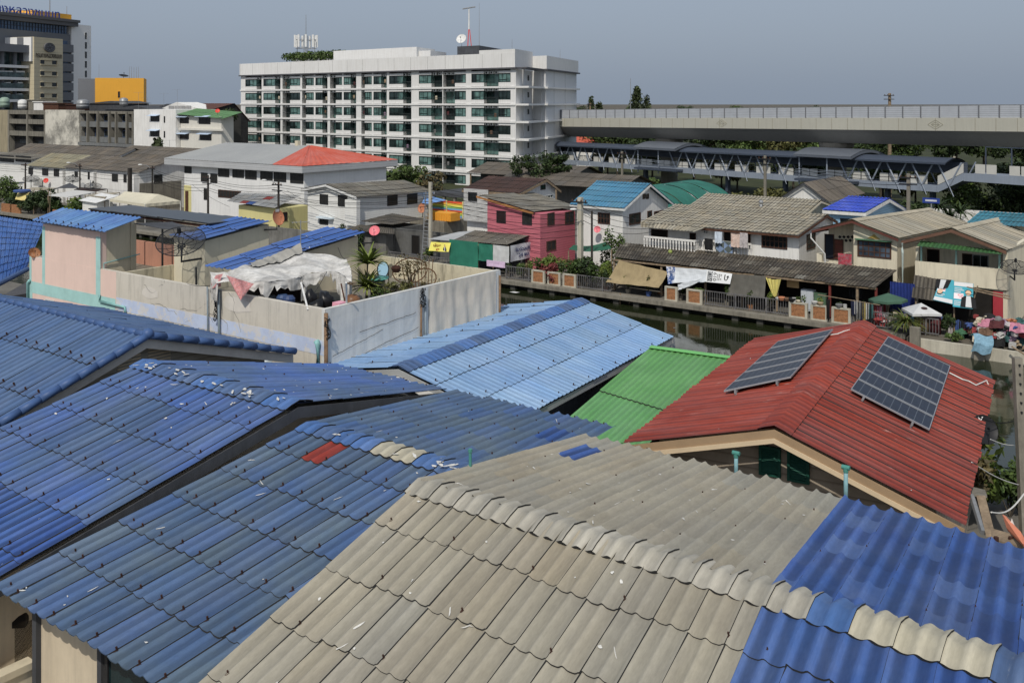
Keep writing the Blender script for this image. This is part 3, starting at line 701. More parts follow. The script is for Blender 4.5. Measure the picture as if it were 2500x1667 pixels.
# terrace building
VF=23.455;UW=-25.38;VBK=33.44;ZT=6.83;ZD=5.9
plaster=mat('grey_beige_plaster',S(190,184,172),.85,.08,.4,.4,(.20,.185,.155),True,.15,dth=(.5,.7))
plaster_blue=mat('blue_grey_plaster',S(198,198,194),.85,.08,.5,.3,(.16,.165,.165),True,.25)
plaster_sheet=mat('draped_grey_sheet',S(206,196,180),.85,.08,.5,.3,(.17,.16,.14),True,.2)
pinkp=mat('pink_paint',S(214,188,176),.85,.05,.5,.12,(.35,.27,.23),True);aqua=mat('aqua_paint',S(156,196,192),.85,.06,1,.3,(.16,.28,.27));bluewash=mat('flaking_blue_paint',S(178,190,222),.85,.1,1.2,.75,S(196,192,186),False,dth=(.5,.56))
stained=mat('mould_stained_render',S(190,182,158),.9,.14,.7,.8,(.06,.055,.045),True,.2,dth=(.5,.72))
t=thing('terrace_building','grey and pink painted building with a cluttered walled roof terrace above the canal','building',W(-35,28,0))
mb=MB();mb.box(G,-45.35,UW-.2,VF,VF+.2,0,ZT);mb.build('front_wall',plaster,t)
mb=MB()
def wallpt(s,q):
 v=VF+(VBK-VF)*s;z=ZT*q;return W(UW+.02*mnoise.noise(Vector((v*.9,z*.9,1)))+.01*mnoise.noise(Vector((v*3,z*3,5))),v,z)
mb.grid(wallpt,40,26);mb.box(G,UW-.2,UW-.04,VF,VBK,0,ZT+.02);mb.build('right_wall',plaster_blue,t)
mb=MB();mb.box(G,-33.2,UW-.2,VBK-.18,VBK,0,ZT-.02);mb.box(G,-33.4,-33.2,28.7,VBK,0,ZT-.02);mb.build('rear_parapet',stained,t)
mb=MB();mb.box(G,-45.2,UW-.2,VF+.2,28.5,5.6,ZD);mb.box(G,-33.2,UW-.2,28.5,VBK-.18,5.6,ZD);mb.build('terrace_floor',concrete,t)
mb=MB();mb.box(G,-45.35,-38.2,28.5,28.7,0,7.05);mb.build('side_parapet',mat('brown_pink_render',S(176,128,108),.85,.08,.6,.3,(.14,.10,.08),True),t)
mb=MB();mb.box(G,-45.35,-45.15,VF+.2,28.5,0,ZT-.05);mb.build('left_wall',pinkp,t)
mb=MB();mb.box(G,-45.35,-37.96-.25,VF-.006,VF-.002,0,ZT);o=mb.build('pink_paint_field',pinkp,t)
mb=MB();mb.box(G,-45.36,-38.25,VF-.012,VF-.008,5.15,5.68);mb.box(G,-45.36,-45.1,VF-.013,VF-.008,0,5.15);mb.box(G,-45.36,-45.18,VF-.013,VF-.008,5.68,ZT)
mb.box(G,-44.22,-43.98,VF-.012,VF-.008,5.68,8.3);mb.box(G,-39.75,-39.4,VF-.012,VF-.008,5.68,8.2);mb.box(G,-39.75,-39.4,VF-.012,VF-.008,0,5.15);mb.build('aqua_band',aqua,t)
mb=MB();mb.box(G,-38.2,UW-.02,VF-.010,VF-.004,5.24,5.76);mb.box(G,-33.05,-32.55,VF-.010,VF-.004,0,5.24);mb.build('blue_band',bluewash,t)
mb=MB();mb.box(G,-44.17,-39.45,VF-.002,VF+.3,ZT,8.42);mb.box(G,-44.17,-43.9,VF+.3,25.1,ZD,8.42);mb.build('tower_front',pinkp,t)
mb=MB();mb.prism([W(-39.46,VF+.3,ZD),W(-39.46,25.15,ZD),W(-39.46,25.15,8.85),W(-39.46,VF+.3,8.5)],W(-.2,0,0)-W(0,0,0));mb.prism([W(-39.45,24.9,ZD),W(-39.45,25.15,ZD),W(-39.45,25.15,8.85),W(-39.45,24.9,8.8)],W(.06,0,0)-W(0,0,0));mb.prism([W(-44.1,25.0,ZD),W(-39.7,25.0,ZD),W(-39.7,25.0,8.8),W(-44.1,25.0,8.8)],W(0,.14,0)-W(0,0,0));mb.build('tower_side',cream,t)
r_twr=roofmat('roof_tower_blue',S(70,108,168),S(92,132,178),.5,.5,.2,(.04,.06,.12),.1,(.3,.45,.6),trough=.2)
def quadroof(parent,q,mats,**kw):
 mb=MB();sheet(mb,*q,**kw);return mb.build('roof',mats,parent,smooth=(0,))
u1=G.pb(260,568,VF-.35);u0=G.pb(80,540,VF-.35)
br=G.pa(351,532,u1[0]);bl=G.pa(155,509,u0[0])
quadroof(t,(W(u0[0],*bl),W(u1[0],*br),W(u1[0],VF-.35,u1[1]),W(u0[0],VF-.35,u0[1])),[r_twr,gap,rust,paste],pitch=.3,amp=.05,rowlen=3,wps=2,ns=8,lip=.02,side=.004,boltm=2,boltsz=1.5,seed=61)
gblock=mat('glass_block',(.36,.38,.38),.25,.1,4)
for px,py in ((122,747),(203,765)):
 x,z=G.pb(px,py,VF);window(t,G,'b',VF-.012,x-.4,x+.4,z-.3,z+.3,mat('white_grout',(.6,.6,.58),.8,.05),gblock,bars=(3,2),fw=.05,proud=.02)
bluewhite=mat('blue_white_paint',S(196,208,232),.7,.06,2)
for (px,py) in ((563,858),(640,884)):
 x,z=G.pb(px,py,VF)
 o=window(t,G,'b',VF-.01,x-.38,x+.38,z-1.0,z-.02,brownframe,gl,bars=(1,1),fw=.08,proud=.05)
 mq=MB();mq.box(G,x-.55,x+.55,VF-.32,VF-.012,z,z+.17);mq.build('sunshade',bluewhite,o)
mq=MB();x0,z0=G.pb(402,823,VF);x1,z1=G.pb(489,845,VF);mq.prism([W(x0,VF-.012,z0),W(x0,VF-.3,z0-.12),W(x0,VF-.3,z0-.17),W(x0,VF-.012,z0-.1)],W(x1-x0,0,0)-W(0,0,0));mq.build('sunshade',bluewhite,t)
def pipe(parent,name,pts,r,m):
 mb=MB();mb.path(pts,r,8);return mb.build(name,m,parent,smooth=True)
aquapipe=mat('aqua_pipe',S(126,172,172),.5,.12,4);greypipe=mat('grey_pipe',S(120,132,140),.5,.15,4)
def fp(px,py,off=.07):x,z=G.pb(px,py,VF-off);return W(x,VF-off,z)
pipe(t,'drain_pipe',[fp(72,685),fp(68,690),fp(68,800)],.07,aquapipe)
pipe(t,'drain_pipe',[fp(243,720),fp(243,735),fp(305,750),fp(306,765)],.05,aquapipe)
pipe(t,'drain_pipe',[fp(306,768),fp(338,775),fp(341,780),fp(341,830)],.05,bluewhite)
pipe(t,'drain_pipe',[fp(534,707,.12),fp(535,880,.12)],.045,greypipe);pipe(t,'drain_pipe',[fp(506,700,.1),fp(508,860,.1)],.03,greypipe)
pipe(t,'drain_pipe',[fp(772,832,.1),fp(776,840,.1),fp(776,900,.1)],.1,aquapipe)
rustpipe=mat('rust_streaked_pipe',S(124,98,74),.8,.3,4,.5)
pipe(t,'drain_pipe',[W(UW+.05,VF-.03,ZT-.1),W(UW+.05,VF-.03,3)],.07,rustpipe)
for k,v in enumerate((VF+4.85,VF+5.1)):pipe(t,'drain_pipe',[W(UW+.07,v,ZT-.6),W(UW+.07,v,3.5)],.04,(rustpipe,greypipe)[k])
pipe(t,'drain_pipe',[W(UW+.06,VBK-.12,ZT-.2),W(UW+.06,VBK-.12,3.5)],.045,rustpipe)
crackm=mat('crack_dark',(.05,.05,.048),.95,.1);mb=MB()
for (va,za,vb,zb) in ((VF+.2,4.72,VF+4.75,5.35),(VF+.3,5.15,VF+2.8,5.62),(VF+1.6,5.75,VF+4.6,5.95)):
 N=22;pr=None
 for i in range(N+1):
  s=i/N;v=va+(vb-va)*s;z=za+(zb-za)*s+.05*mnoise.noise(Vector((v*2,za,0)))+.03*mnoise.noise(Vector((v*7,za,0)))
  if pr:mb.poly([W(UW+.028,pr[0],pr[1]),W(UW+.028,v,z),W(UW+.028,v,z+.018),W(UW+.028,pr[0],pr[1]+.018)])
  pr=(v,z)
mb.build('wall_crack',crackm,t)
mb=MB();cq=random.Random(12)
for k in range(9):
 u=cq.uniform(-37.5,-26.2);z=cq.choice((ZT,5.2,5.8,6.3));N=cq.randint(8,20);a=cq.uniform(-1.4,-.2) if z==ZT else cq.uniform(-.25,.25)
 for i in range(N):
  a+=cq.gauss(0,.35);u2,z2=u+.11*math.cos(a),z+.11*math.sin(a)
  if z2<ZT-.01 and u2<-25.6:mb.poly([W(u,VF-.011,z),W(u2,VF-.011,z2),W(u2+.012,VF-.011,z2+.012),W(u+.012,VF-.011,z+.012)])
  u,z=u2,z2
mb.build('wall_crack',mat('crack_grey',(.16,.15,.135),.95,.1),t)
for (u0,u1,z0,z1) in ((-36.4,-35.1,5.95,6.5),(-31.2,-29.2,6.1,6.75),(-29.0,-28.2,4.6,5.0)):
 mb=MB();mb.poly([W(u0+(u1-u0)*(.5+.5*math.cos(a*.524)*cq.uniform(.75,1.1)),VF-.0105,z0+(z1-z0)*(.5+.5*math.sin(a*.524)*cq.uniform(.7,1.1))) for a in range(12)]);mb.build('render_patch',mat('patch_render',S(198,192,182),.9,.06,2),t)
mb=MB()
def drape(s,q):
 v=VF+5.35+(VBK-VF-5.7)*s;z=ZT+.03-(ZT-3.6)*q
 d=.05+.035*math.sin(v*7+1.5*math.sin(z))*(.3+q)+.03*mnoise.noise(Vector((v*3,z*1.5,2)))
 return W(UW+d,v,z)
mb.grid(drape,60,14);o=mb.thing('sheet_cover','grey cloth sheet draped over the far half of the right terrace wall','sheet',plaster_sheet);
iu=-37.96
mb=MB();vh=G.pa(425,600,iu)[0];mb.box(G,iu-.15,iu,VF+.2,vh,ZD,6.8);mb.build('inner_parapet',stained,t)
uh=G.pb(500,590,vh)[0];vfar=G.pa(656,560,uh)[0]
rl=G.pb(412,577,vh-.3);rr=G.pb(494,589,vh-.3);rbr=G.pa(665,542,rr[0]);rbl=G.pa(580,530,rl[0])
mb=MB();mb.prism([W(uh,vh,ZD),W(uh,vfar,ZD),W(uh,vfar,rbr[1]-.12),W(uh,vh,rr[1]-.05)],W(iu-uh,0,0)-W(0,0,0));h=mb.build('hut_wall',mat('hut_render',S(196,190,170),.85,.07,.5,.5,(.07,.065,.055),True,dth=(.6,.85)),t)
r_hut=roofmat('roof_hut_blue',S(58,92,156),S(66,100,160),.5,.5,.15,(.03,.05,.11),trough=.2)
quadroof(t,(W(rl[0],*rbl),W(rr[0],*rbr),W(rr[0]+.05,vh-.3,rr[1]),W(rl[0],vh-.3,rl[1])),[r_hut,gap,rust,paste],pitch=.3,amp=.045,rowlen=1.6,wps=2,ns=6,lip=.03,side=.02,boltm=2,bolt_every=2,seed=62,jit=.3)
v3=24.4;fl=G.pb(501.5,651,v3);fr_=G.pb(586,664,v3);b3r=G.pa(899.5,568,fr_[0]);b3l=G.pa(800,555,fl[0])
quadroof(t,(W(fl[0],*b3l),W(fr_[0],*b3r),W(fr_[0],v3,fr_[1]),W(fl[0],v3,fl[1])),[r_hut,gap,rust,paste],pitch=.3,amp=.045,rowlen=1.6,wps=2,ns=6,lip=.03,side=.02,splatm=3,splats=8,seed=63,jit=.3)
mb=MB();uw3=fr_[0]-.3;mb.prism([W(uw3,26.2,ZD),W(uw3,b3r[0]-.35,ZD),W(uw3,b3r[0]-.35,b3r[1]-.14),W(uw3,26.2,fr_[1]+.1)],W(fl[0]+.2-uw3,0,0)-W(0,0,0));mb.build('hut_wall',cream,t)
mq=MB();mq.box(G,uw3-.9,uw3-.3,26.19-.02,26.19,ZD,7.5);mq.build('hut_door',black_plastic,t)
mb=MB();mb.path([W(-39.4,VF+.15,7.05),W(-39.35,25.3,7.25)],.025);mb.tube(W(-39.4,VF+.15,ZT),W(-39.4,VF+.15,7.06),.02);mb.build('hand_rail',aquapipe,t)
t2=thing('panel_canopy','row of dark flat panels raised on steel posts behind the pink stair tower','canopy',W(-41,29,ZD))
dkp=mat('dark_panel',(.035,.038,.042),.3,.15,1)
for k in range(5):
 a0=-47.5+k*2.0;mb=MB();mb.prism([W(a0,27.6,8.5),W(a0+2.0,27.6,8.47),W(a0+2.0,30.0,8.44),W(a0,30.0,8.47)],(0,0,.06));mb.build('panel',dkp,t2)
mb=MB();mb.prism([W(-47.5,27.7,8.38),W(-37.6,27.7,8.3),W(-37.6,27.78,8.3),W(-47.5,27.78,8.38)],(0,0,.1));mb.prism([W(-47.5,29.7,8.34),W(-37.6,29.7,8.32),W(-37.6,29.78,8.32),W(-47.5,29.78,8.34)],(0,0,.1));mb.build('beam',rust,t2)
for u in (-46.9,-43.6,-41.3,-38.3):mb=MB();mb.tube(W(u,27.75,ZD),W(u,27.75,8.32),.05,None,8);mb.build('post',dark_metal,t2)
mb=MB();mb.prism([W(-39.3,25.0,8.62),W(-39.3,26.9,8.5),W(-37.3,26.9,8.3),W(-38.0,25.6,8.42)],(0,0,.03));mb.thing('awning','thin grey awning sheet behind the pink stair tower','awning',greyboard)
def dish(label,c,aim,r,m,name='satellite_dish',depth=.16,mount=None,mesh=False,arm=True,feedm=None,sx=1.,mk=None):
 """c = centre of the bowl, aim = axis the bowl looks along"""
 c,aim=Vector(c),Vector(aim).normalized();t=thing(name,label,'satellite dish',mount if mount is not None else c)
 side=aim.cross(Vector((0,0,1))).normalized();up=side.cross(aim);dp=depth*r*2
 def P(rr,a):return c+(side*math.cos(a)*sx+up*math.sin(a))*rr+aim*(dp*(rr/r)**2-dp)
 mb=MB()
 if mesh:
  N=24
  for i in range(N):
   a0,a1=2*math.pi*i/N,2*math.pi*(i+1)/N
   mb.tube(P(r,a0),P(r,a1),.022*r,None,5);mb.tube(P(r*.62,a0),P(r*.62,a1),.010*r,None,4);mb.tube(P(r*.15,a0),P(r*.15,a1),.03*r,None,4)
  for i in range(12):
   a0=2*math.pi*i/12
   for k in range(4):mb.tube(P(r*k/4,a0),P(r*(k+1)/4,a0),.014*r,None,4)
  mb.build('rim_and_ribs',m,t)
  mb=MB()
  for i in range(N):
   for k in range(5):mb.poly([P(r*k/5,2*math.pi*i/N),P(r*(k+1)/5,2*math.pi*i/N),P(r*(k+1)/5,2*math.pi*(i+1)/N),P(r*k/5,2*math.pi*(i+1)/N)])
  mb.build('mesh_bowl',mesh,t)
 else:
  N=24
  ix=[[mb.vert(P(r*k/5,2*math.pi*i/N)) for k in range(6)] for i in range(N)]
  for i in range(N):
   for k in range(5):mb.face((ix[i][k],ix[i][k+1],ix[(i+1) % N][k+1],ix[(i+1) % N][k]))
  for i in range(N):mb.tube(P(r,2*math.pi*i/N),P(r,2*math.pi*(i+1)/N),.02*r,None,5)
  mb.build('bowl',m,t,smooth=True)
  if mk:mk(t,P,aim,up,side)
 f=c+aim*r*.55;fm=feedm or dark_metal
 mb=MB();mb.tube(f-aim*.12*r,f+aim*.14*r,.1*r,.075*r,8)
 fo=mb.build('feed_horn',fm,t);mb=MB()
 for a in ((.5,2.6,4.7) if mesh else (4.71,)):mb.tube(P(r*(.55 if mesh else 1.),a),f,.015*r+.004,None,5)
 mb.build('feed_arm',fm,fo)
 if mount is not None:
  mb=MB();b_=c-aim*dp-aim*.02;q=Vector((b_.x,b_.y,mount.z)) if arm else b_-aim*.1
  mb.path([b_,b_-aim*.12,q,mount],.03+.02*r,7);mb.build('mount',dark_metal if m is not rust else rust,t)
 return t
m_,t_,b_=base('wire_mesh');tr=t_.add('ShaderNodeBsdfTransparent');mx=t_.add('ShaderNodeMixShader');mx.inputs[0].default_value=.42
b_.inputs['Base Color'].default_value=(.03,.03,.03,1)
t_.link(tr.outputs[0],mx.inputs[1]);t_.link(b_.outputs[0],mx.inputs[2]);t_.link(mx.outputs[0],t_.n['Material Output'].inputs['Surface'])
meshm=m_
c=W(uh+.2,vh-.55,0);c=atY(441,588,c.y-.3)
dish('large black mesh satellite dish bolted to the middle terrace hut corner',c,(.05,-.5,.86),1.0,dark_metal,depth=.14,mount=W(uh-.2,vh-.03,c.z-.9),mesh=meshm)
orange=mat('orange_dish_paint',S(178,116,84),.5,.12,3,.2);pinkdish=mat('pink_dish_paint',S(214,112,122),.45,.06,3);reddish=mat('red_dish_paint',S(206,62,50),.45,.06,3)
def lbl(col):
 def mk(t,P,aim,up,side):
  mb=MB();o=P(0,0)+aim*.0;r_=(P(1,0)-P(0,0)).length
  q=[(-.3,.62),(.3,.62),(.3,.9),(-.3,.9)]
  mb.poly([P(math.hypot(x,y)*.42,math.atan2(y,x))+aim*.02 for x,y in q]);mb.build('sticker',col,t)
 return mk
cc=atY(680,531,W(uh,vfar,0).y-.2);dish('orange satellite dish seen edge-on at the right end of the middle terrace hut',cc,(.78,-.56,.28),.36,orange,mount=W(uh+.05,vfar-.3,cc.z-.55),sx=.9,depth=.12,feedm=orange,mk=lbl(white_paint))
cc=atY(914,563,W(uw3,b3r[0],0).y-.2);dish('pink satellite dish at the right end of the far terrace hut',cc,(-.05,-.85,.5),0.235,pinkdish,mount=W(uw3+.05,b3r[0]-.4,cc.z-.55),depth=.1,feedm=dark_metal)
cc=atY(84,617,W(-45.0,VF,0).y);dish('rusty brown satellite dish on the left parapet of the pink building',cc,(.5,-.6,.55),.26,mat('rusty_dish',S(150,96,60),.8,.5,3,.5,(.45,.40,.3)),mount=W(-45.2,VF+.1,ZT),depth=.14)
def aerial(label,p,h,n=5,w=.35,rot=0.3,m=grey_metal):
 t=thing('tv_aerial',label,'aerial',p);mb=MB();p=Vector(p);mb.tube(p,p+Vector((0,0,h)),.022,None,6);mb.build('mast',m,t)
 mb=MB();d=Vector((math.cos(rot),math.sin(rot),0));e=Vector((-d.y,d.x,0));q=p+Vector((0,0,h-.08));mb.tube(q-d*w,q+d*w,.012,None,5)
 for k in range(n):c=q+d*w*(k/(n-1)*2-1);mb.tube(c-e*w*.6,c+e*w*.6,.008,None,4)
 mb.build('elements',m,t);return t
aerial('tv aerial on a thin mast against the far terrace hut',W(uw3+.15,27.6,ZD),3.2)
m,tt,b=base('tarpaulin');co=tt.add('ShaderNodeTexCoord').outputs['Object']
cA=tt.ramp(tt.noise(co,1.6,6,.7),.38,.72,(.38,.37,.35,1),(.76,.75,.72,1));cB=tt.mix(tt.ramp(tt.noise(tt.mapv(co,(1,6,2)),2.2,6,.75),.56,.72),cA,(.16,.155,.14))
tt.link(cB,b.inputs['Base Color']);b.inputs['Roughness'].default_value=.6
bn=tt.add('ShaderNodeBump');bn.inputs['Strength'].default_value=.55;bn.inputs['Distance'].default_value=.05;tt.link(tt.noise(tt.mapv(co,(.6,2.6,1.2)),2.6,4,.55),bn.inputs['Height']);tt.link(bn.outputs[0],b.inputs['Normal'])
tarp=m
t3=thing('tarpaulin_canopy','torn white tarpaulin slung as a ragged canopy over the terrace kitchen','tarpaulin',W(-30,25.5,ZD))
K=[[W(*G.pz(px,py,z),z) for px,py,z in row] for row in (((512,664,7.5),(560,662,7.5),(628,645,7.55),(700,622,7.75),(735,618,7.8),(790,622,7.75),(846,636,7.6)),((515,672,7.4),(570,668,7.45),(640,660,7.5),(705,645,7.62),(750,637,7.65),(800,640,7.6),(855,655,7.5)),((520,680,7.3),(590,680,7.35),(650,675,7.4),(715,665,7.45),(760,655,7.5),(812,655,7.5),(858,672,7.35)),((528,690,7.2),(605,690,7.25),(655,692,7.25),(718,683,7.25),(770,668,7.35),(825,668,7.4),(858,690,7.2)))]
def sp(arr,x):
 n=len(arr)-1;i=min(n-1,int(x*n));f=x*n-i
 p0,p1,p2,p3=arr[max(0,i-1)],arr[i],arr[i+1],arr[min(n,i+2)]
 return p1+(p2-p0)*.5*f+(p0*2-p1*5+p2*4-p3)*.5*f*f+(p1*3-p0-p2*3+p3)*.5*f**3
def tarpP(s,q):
 p=sp([sp(r,s) for r in K],q)
 w=-.16*math.sin(math.pi*s*3)**2*math.sin(math.pi*min(1,q*1.1))+mnoise.noise(p*1.1)*.13+(.5-abs(mnoise.noise(Vector((p.x*1.2+p.y*2.6,p.y*.8,4)))))*.13+mnoise.noise(Vector((p.x*2+p.y*6,p.y*2,1)))*.045
 return p+Vector((0,-.2*w,w))
mb=MB();mb.grid(tarpP,64,26);mb.build('canopy_sheet',tarp,t3,smooth=True)
def skirt(pts,drops,seed,m,nm='hanging_flap',n=26,k=8,ragged=.25,lean=(0,0)):
 mb=MB();rg=[mnoise.noise(Vector((i*.55,seed,0)))*ragged+mnoise.noise(Vector((i*1.7,seed,3)))*ragged*.6 for i in range(n+1)]
 def Pf(s,q):
  p=sp(pts,s);d=sp([Vector((x,0,0)) for x in drops],s).x+rg[round(s*n)]*q
  f=.07*math.sin(s*40+seed)*q+.06*mnoise.noise(Vector((s*9,q*2,seed)))
  return p+Vector((lean[0]*q,lean[1]*q-.1*q,-d*q))+W(f*.6,-f,0)
 mb.grid(Pf,n,k);return mb.build(nm,m,t3)
skirt([tarpP(i/6*.88+.0,1) for i in range(1,6)],[.3,.42,.3,.5,.2],3,tarp,ragged=.38)
skirt([tarpP(.72,1),tarpP(.8,1),tarpP(.88,1),tarpP(.96,1)],[.15,.25,1.15,1.0],8,tarp,n=24)
skirt([tarpP(.9,.9),tarpP(1,.75),tarpP(1,.5),tarpP(1,.2)],[1.05,1.2,.95,.7],5,tarp)
skirt([tarpP(.01,.2),tarpP(.0,.6),tarpP(.02,.95)],[.6,.8,.7],12,tarp,n=12)
skirt([tarpP(.56,1),tarpP(.6,1)],[.9,1.0],15,tarp,n=8,nm='hanging_strip')
mb=MB()
for p_,q_ in ((tarpP(.99,.5),W(UW-.1,27.5,ZT)),(tarpP(.5,.02),W(uw3+.02,28.5,7.9)),(tarpP(.75,.98),W(-26.6,VF+.1,ZT)),(tarpP(.98,.05),W(uw3+.05,29.8,7.7)),(tarpP(.05,.98),W(-33.4,VF+.1,ZT))):mb.path([p_+(q_-p_)*(i/6)-Vector((0,0,.12*math.sin(math.pi*i/6))) for i in range(7)],.011,4)
mb.build('tie_rope',wire_mat,t3)
def fold(s,q):a=tarpP(.28+.36*s,.02+.16*q*(1-s*.3));return a+Vector((.1*q,-.05,.06+.22*math.sin(math.pi*q)*(.4+s)))
mb=MB();mb.grid(fold,24,8);mb.build('folded_flap',mat('tarp_underside',(.36,.35,.32),.7,.15,1.5,.4,(.2,.19,.17)),t3)
redcloth=mat('red_white_print',S(196,130,128),.8,.3,9,.6,(.55,.5,.5));mb=MB()
p=[fp(557,672,.25),fp(612,700,.3),fp(590,735,.32),fp(570,715,.4)];mb.poly([p[0],p[1],p[2]]);mb.poly([p[0],p[2],fp(574,700,.2)])
def banner(s,q):a=fp(552,672,.22)+(fp(620,693,.28)-fp(552,672,.22))*s;e=fp(588,733,.3);return a+(e-a)*q+W(0,-.12*math.sin(s*9)*q*(1-q)*2,0)
mb=MB();mb.grid(banner,12,8);mb.thing('torn_banner','pointed red and white printed banner hanging over the terrace front wall','banner',redcloth)
def banner(s,q):a=fp(527,672,.1)+(fp(545,668,.1)-fp(527,672,.1))*s;e=fp(512,706,.2)+(fp(534,700,.2)-fp(512,706,.2))*s;return a+(e-a)*q+W(0,-.1*math.sin(s*7+q*4)*q,0)
mb=MB();mb.grid(banner,8,8);mb.thing('torn_banner','narrow torn cloth strip hanging at the left corner of the white tarpaulin','banner',redcloth)
for px0,py0,px1,py1,lab in ((735,690,752,756,'slanted white steel prop at the front of the tarpaulin canopy'),(845,690,846,742,'upright thin prop at the right end of the tarpaulin canopy')):
 mb=MB();mb.tube(fp(px0,py0,-.6),fp(px1,py1,.02 if px0<800 else-1.2),.035,None,6);mb.thing('canopy_prop',lab,'prop',white_paint)
mb=MB();mb.tube(W(-33.1,23.75,ZD),W(-33.1,23.75,7.5),.04,None,6);mb.thing('canopy_prop','dark upright prop at the left end of the tarpaulin canopy','prop',dark_metal)
mb=MB();mb.box(G,-33.0,UW-.25,VF+.25,25.9,ZD+.004,6.22);mb.build('platform',concrete,t)
mb=MB();mb.box(G,-32.6,-29.4,26.0,26.12,ZD+.01,7.3);mb.thing('wooden_partition','dark brown board partition under the tarpaulin canopy','partition',mat('dark_board',(.035,.02,.015),.8,.3,3))
def K2(px,py,v=24.2):x,z=G.pb(px,py,v);return W(x,v,z)
def pot(label,p,r,h,m,name='cooking_pot',cat='pot',flare=1.0,lid=False):
 mb=MB();mb.lathe(p,[(.0,0),(r*.8,0),(r,h*.35),(r*flare,h),(r*flare*.92,h),(r*.9,h*.5),(0,h*.3)] if not lid else [(0,0),(r*.9,0),(r,h*.3),(r,h*.85),(r*.6,h),(0,h*1.05)],14,0);return mb.thing(name,label,cat,m,smooth=True)
pl=6.22
def st(px,v):
 x,z=G.pb(px,740,v)
 if x>-25.95:x=-25.95;v=G.pa(px,740,x)[0]
 return W(x,v,pl)
blk=MB();
for k,(px,v,r,h) in enumerate(((775,24.5,.3,.62),(795,25.0,.32,.8),(760,25.2,.26,.7))):
 mb=MB();p=st(px,v);mb.blob(p+Vector((0,0,h*.5)),(r,r,h*.5),k,0,.35,12);mb.thing('black_bag',('black bin bag bulging beside the pink stool','tallest black bin bag under the tarpaulin canopy','black bin bag at the back under the tarpaulin')[k],'bin bag',black_plastic,smooth=True)
pot('wide black wok lying on the terrace platform',st(765,24.05),.36,.2,black_plastic,'wok','wok',1.15)
pot('dented aluminium pot with lid right of the pink stool',st(842,24.9),.24,.42,grey_metal,lid=True)
pot('grey metal basin beside the terrace wall top',st(872,24.6),.36,.3,grey_metal,'basin','basin',1.1)
pot('white plastic bowl beside the pink stool',st(820,23.95),.16,.42,white_paint,'bowl','bowl')
for k,(px,v,c_) in enumerate(((640,24.3,(.3,.3,.3)),(660,24.4,(.10,.11,.12)),(690,24.6,(.05,.09,.2)),(705,24.4,(.04,.07,.17)),(615,24.5,(.12,.11,.1)))):
 mb=MB();p=st(px,v);mb.lathe(p,[(0,0),(.2,0),(.24,.35+.05*k),(.16,.45+.05*k),(0,.46+.05*k)],12);mb.thing('storage_tub',('pale grey tub','dark grey tub','navy blue tub','dark blue tub','brown tub')[k]+' standing in the shade under the tarpaulin','tub',mat('tub_%d' % k,c_,.5,.15))
def stool(label,p,h,w,m):
 t=thing('plastic_stool',label,'stool',p);mb=MB();p=Vector(p)
 q=lambda x,y,z:p+W(x,y,z)
 mb.prism([q(-w/2,-w/2,h-.04),q(w/2,-w/2,h-.04),q(w/2,w/2,h-.04),q(-w/2,w/2,h-.04)],(0,0,.04));mb.prism([q(-w/2,-w/2,h-.12),q(w/2,-w/2,h-.12),q(w/2,-w/2+.02,h-.12),q(-w/2,-w/2+.02,h-.12)],(0,0,.08));mb.build('seat',m,t)
 for sx in (-1,1):
  for sy in (-1,1):
   mb=MB();a,b=sx*w*.46,sy*w*.46;mb.prism([q(a*1.2-.03,b*1.2-.03,0),q(a*1.2+.03,b*1.2-.03,0),q(a*1.2+.03,b*1.2+.03,0),q(a*1.2-.03,b*1.2+.03,0)],W(-a*.3,-b*.3,h-.04));mb.build('leg',m,t)
stool('pink plastic stool at the terrace front corner',st(830,24.0),.62,.38,mat('pink_plastic',S(216,152,168),.4,.05))
stool('pale blue plastic stool behind the right terrace wall',W(*G.pz(917,742,6.5),6.3),.42,.4,mat('sky_blue_plastic',S(110,160,210),.4,.05))
mb=MB();p=st(860,25.4);mb.lathe(p,[(0,0),(.22,0),(.31,.3),(.29,.62),(.2,.72),(.17,.74),(0,.6)],16);mb.thing('clay_jar','large brown glazed water jar beside the tarpaulin','jar',mat('brown_glaze',S(120,84,56),.4,.35,4),smooth=True)
mb=MB();q=st(838,25.2)
for k in range(16):mb.tube(q+W(.02*k,.1,1.15+.02*math.sin(k)),q+W(.35+.03*k,-.1+.05*math.sin(k*2),1.25+.05*math.sin(k*3)),.018,.006,4)
mb.tube(q+W(0,.1,0),q+W(.05,.1,1.2),.02);mb.thing('broom','bundle of straw brooms leaning over the brown jar','broom',palewood)
mb=MB();mb.tube(st(850,24.4),st(833,25.0)+Vector((0,0,1.2)),.03,None,5);mb.thing('wooden_pole','reddish wooden pole leaning beside the tarpaulin edge','pole',brownwood)
def D_(px,py,z=ZD):return W(*G.pz(px,py,z),z)
p=D_(922,742,ZD);t4=thing('wheelie_bin','dark grey bin with a teal lid beside the terrace plants','bin',p);mb=MB();mb.lathe(p,[(0,0),(.32,0),(.4,1.0),(0,1.0)],4,0);mb.build('body',mat('bin_grey',(.05,.055,.06),.5,.1),t4)
mb=MB();mb.blob(p+Vector((0,0,1.03)),(.45,.45,.09),4,0,.2,12);mb.build('lid',mat('teal_sheet',S(80,150,140),.5,.1),t4)
p=D_(935,712,ZD);t4=thing('round_chair','round-backed pale blue garden chair behind the grey bin','chair',p);mb=MB()
fc=p+Vector((0,0,.95));e1=Vector((1,0,0));e2=Vector((0,.25,1)).normalized()
ring=[fc+e1*.24*math.cos(a*math.pi/10)+e2*.34*math.sin(a*math.pi/10) for a in range(20)];mb.poly(ring);mb.build('back_pad',mat('pale_blue_cloth',S(140,176,196),.7,.05),t4)
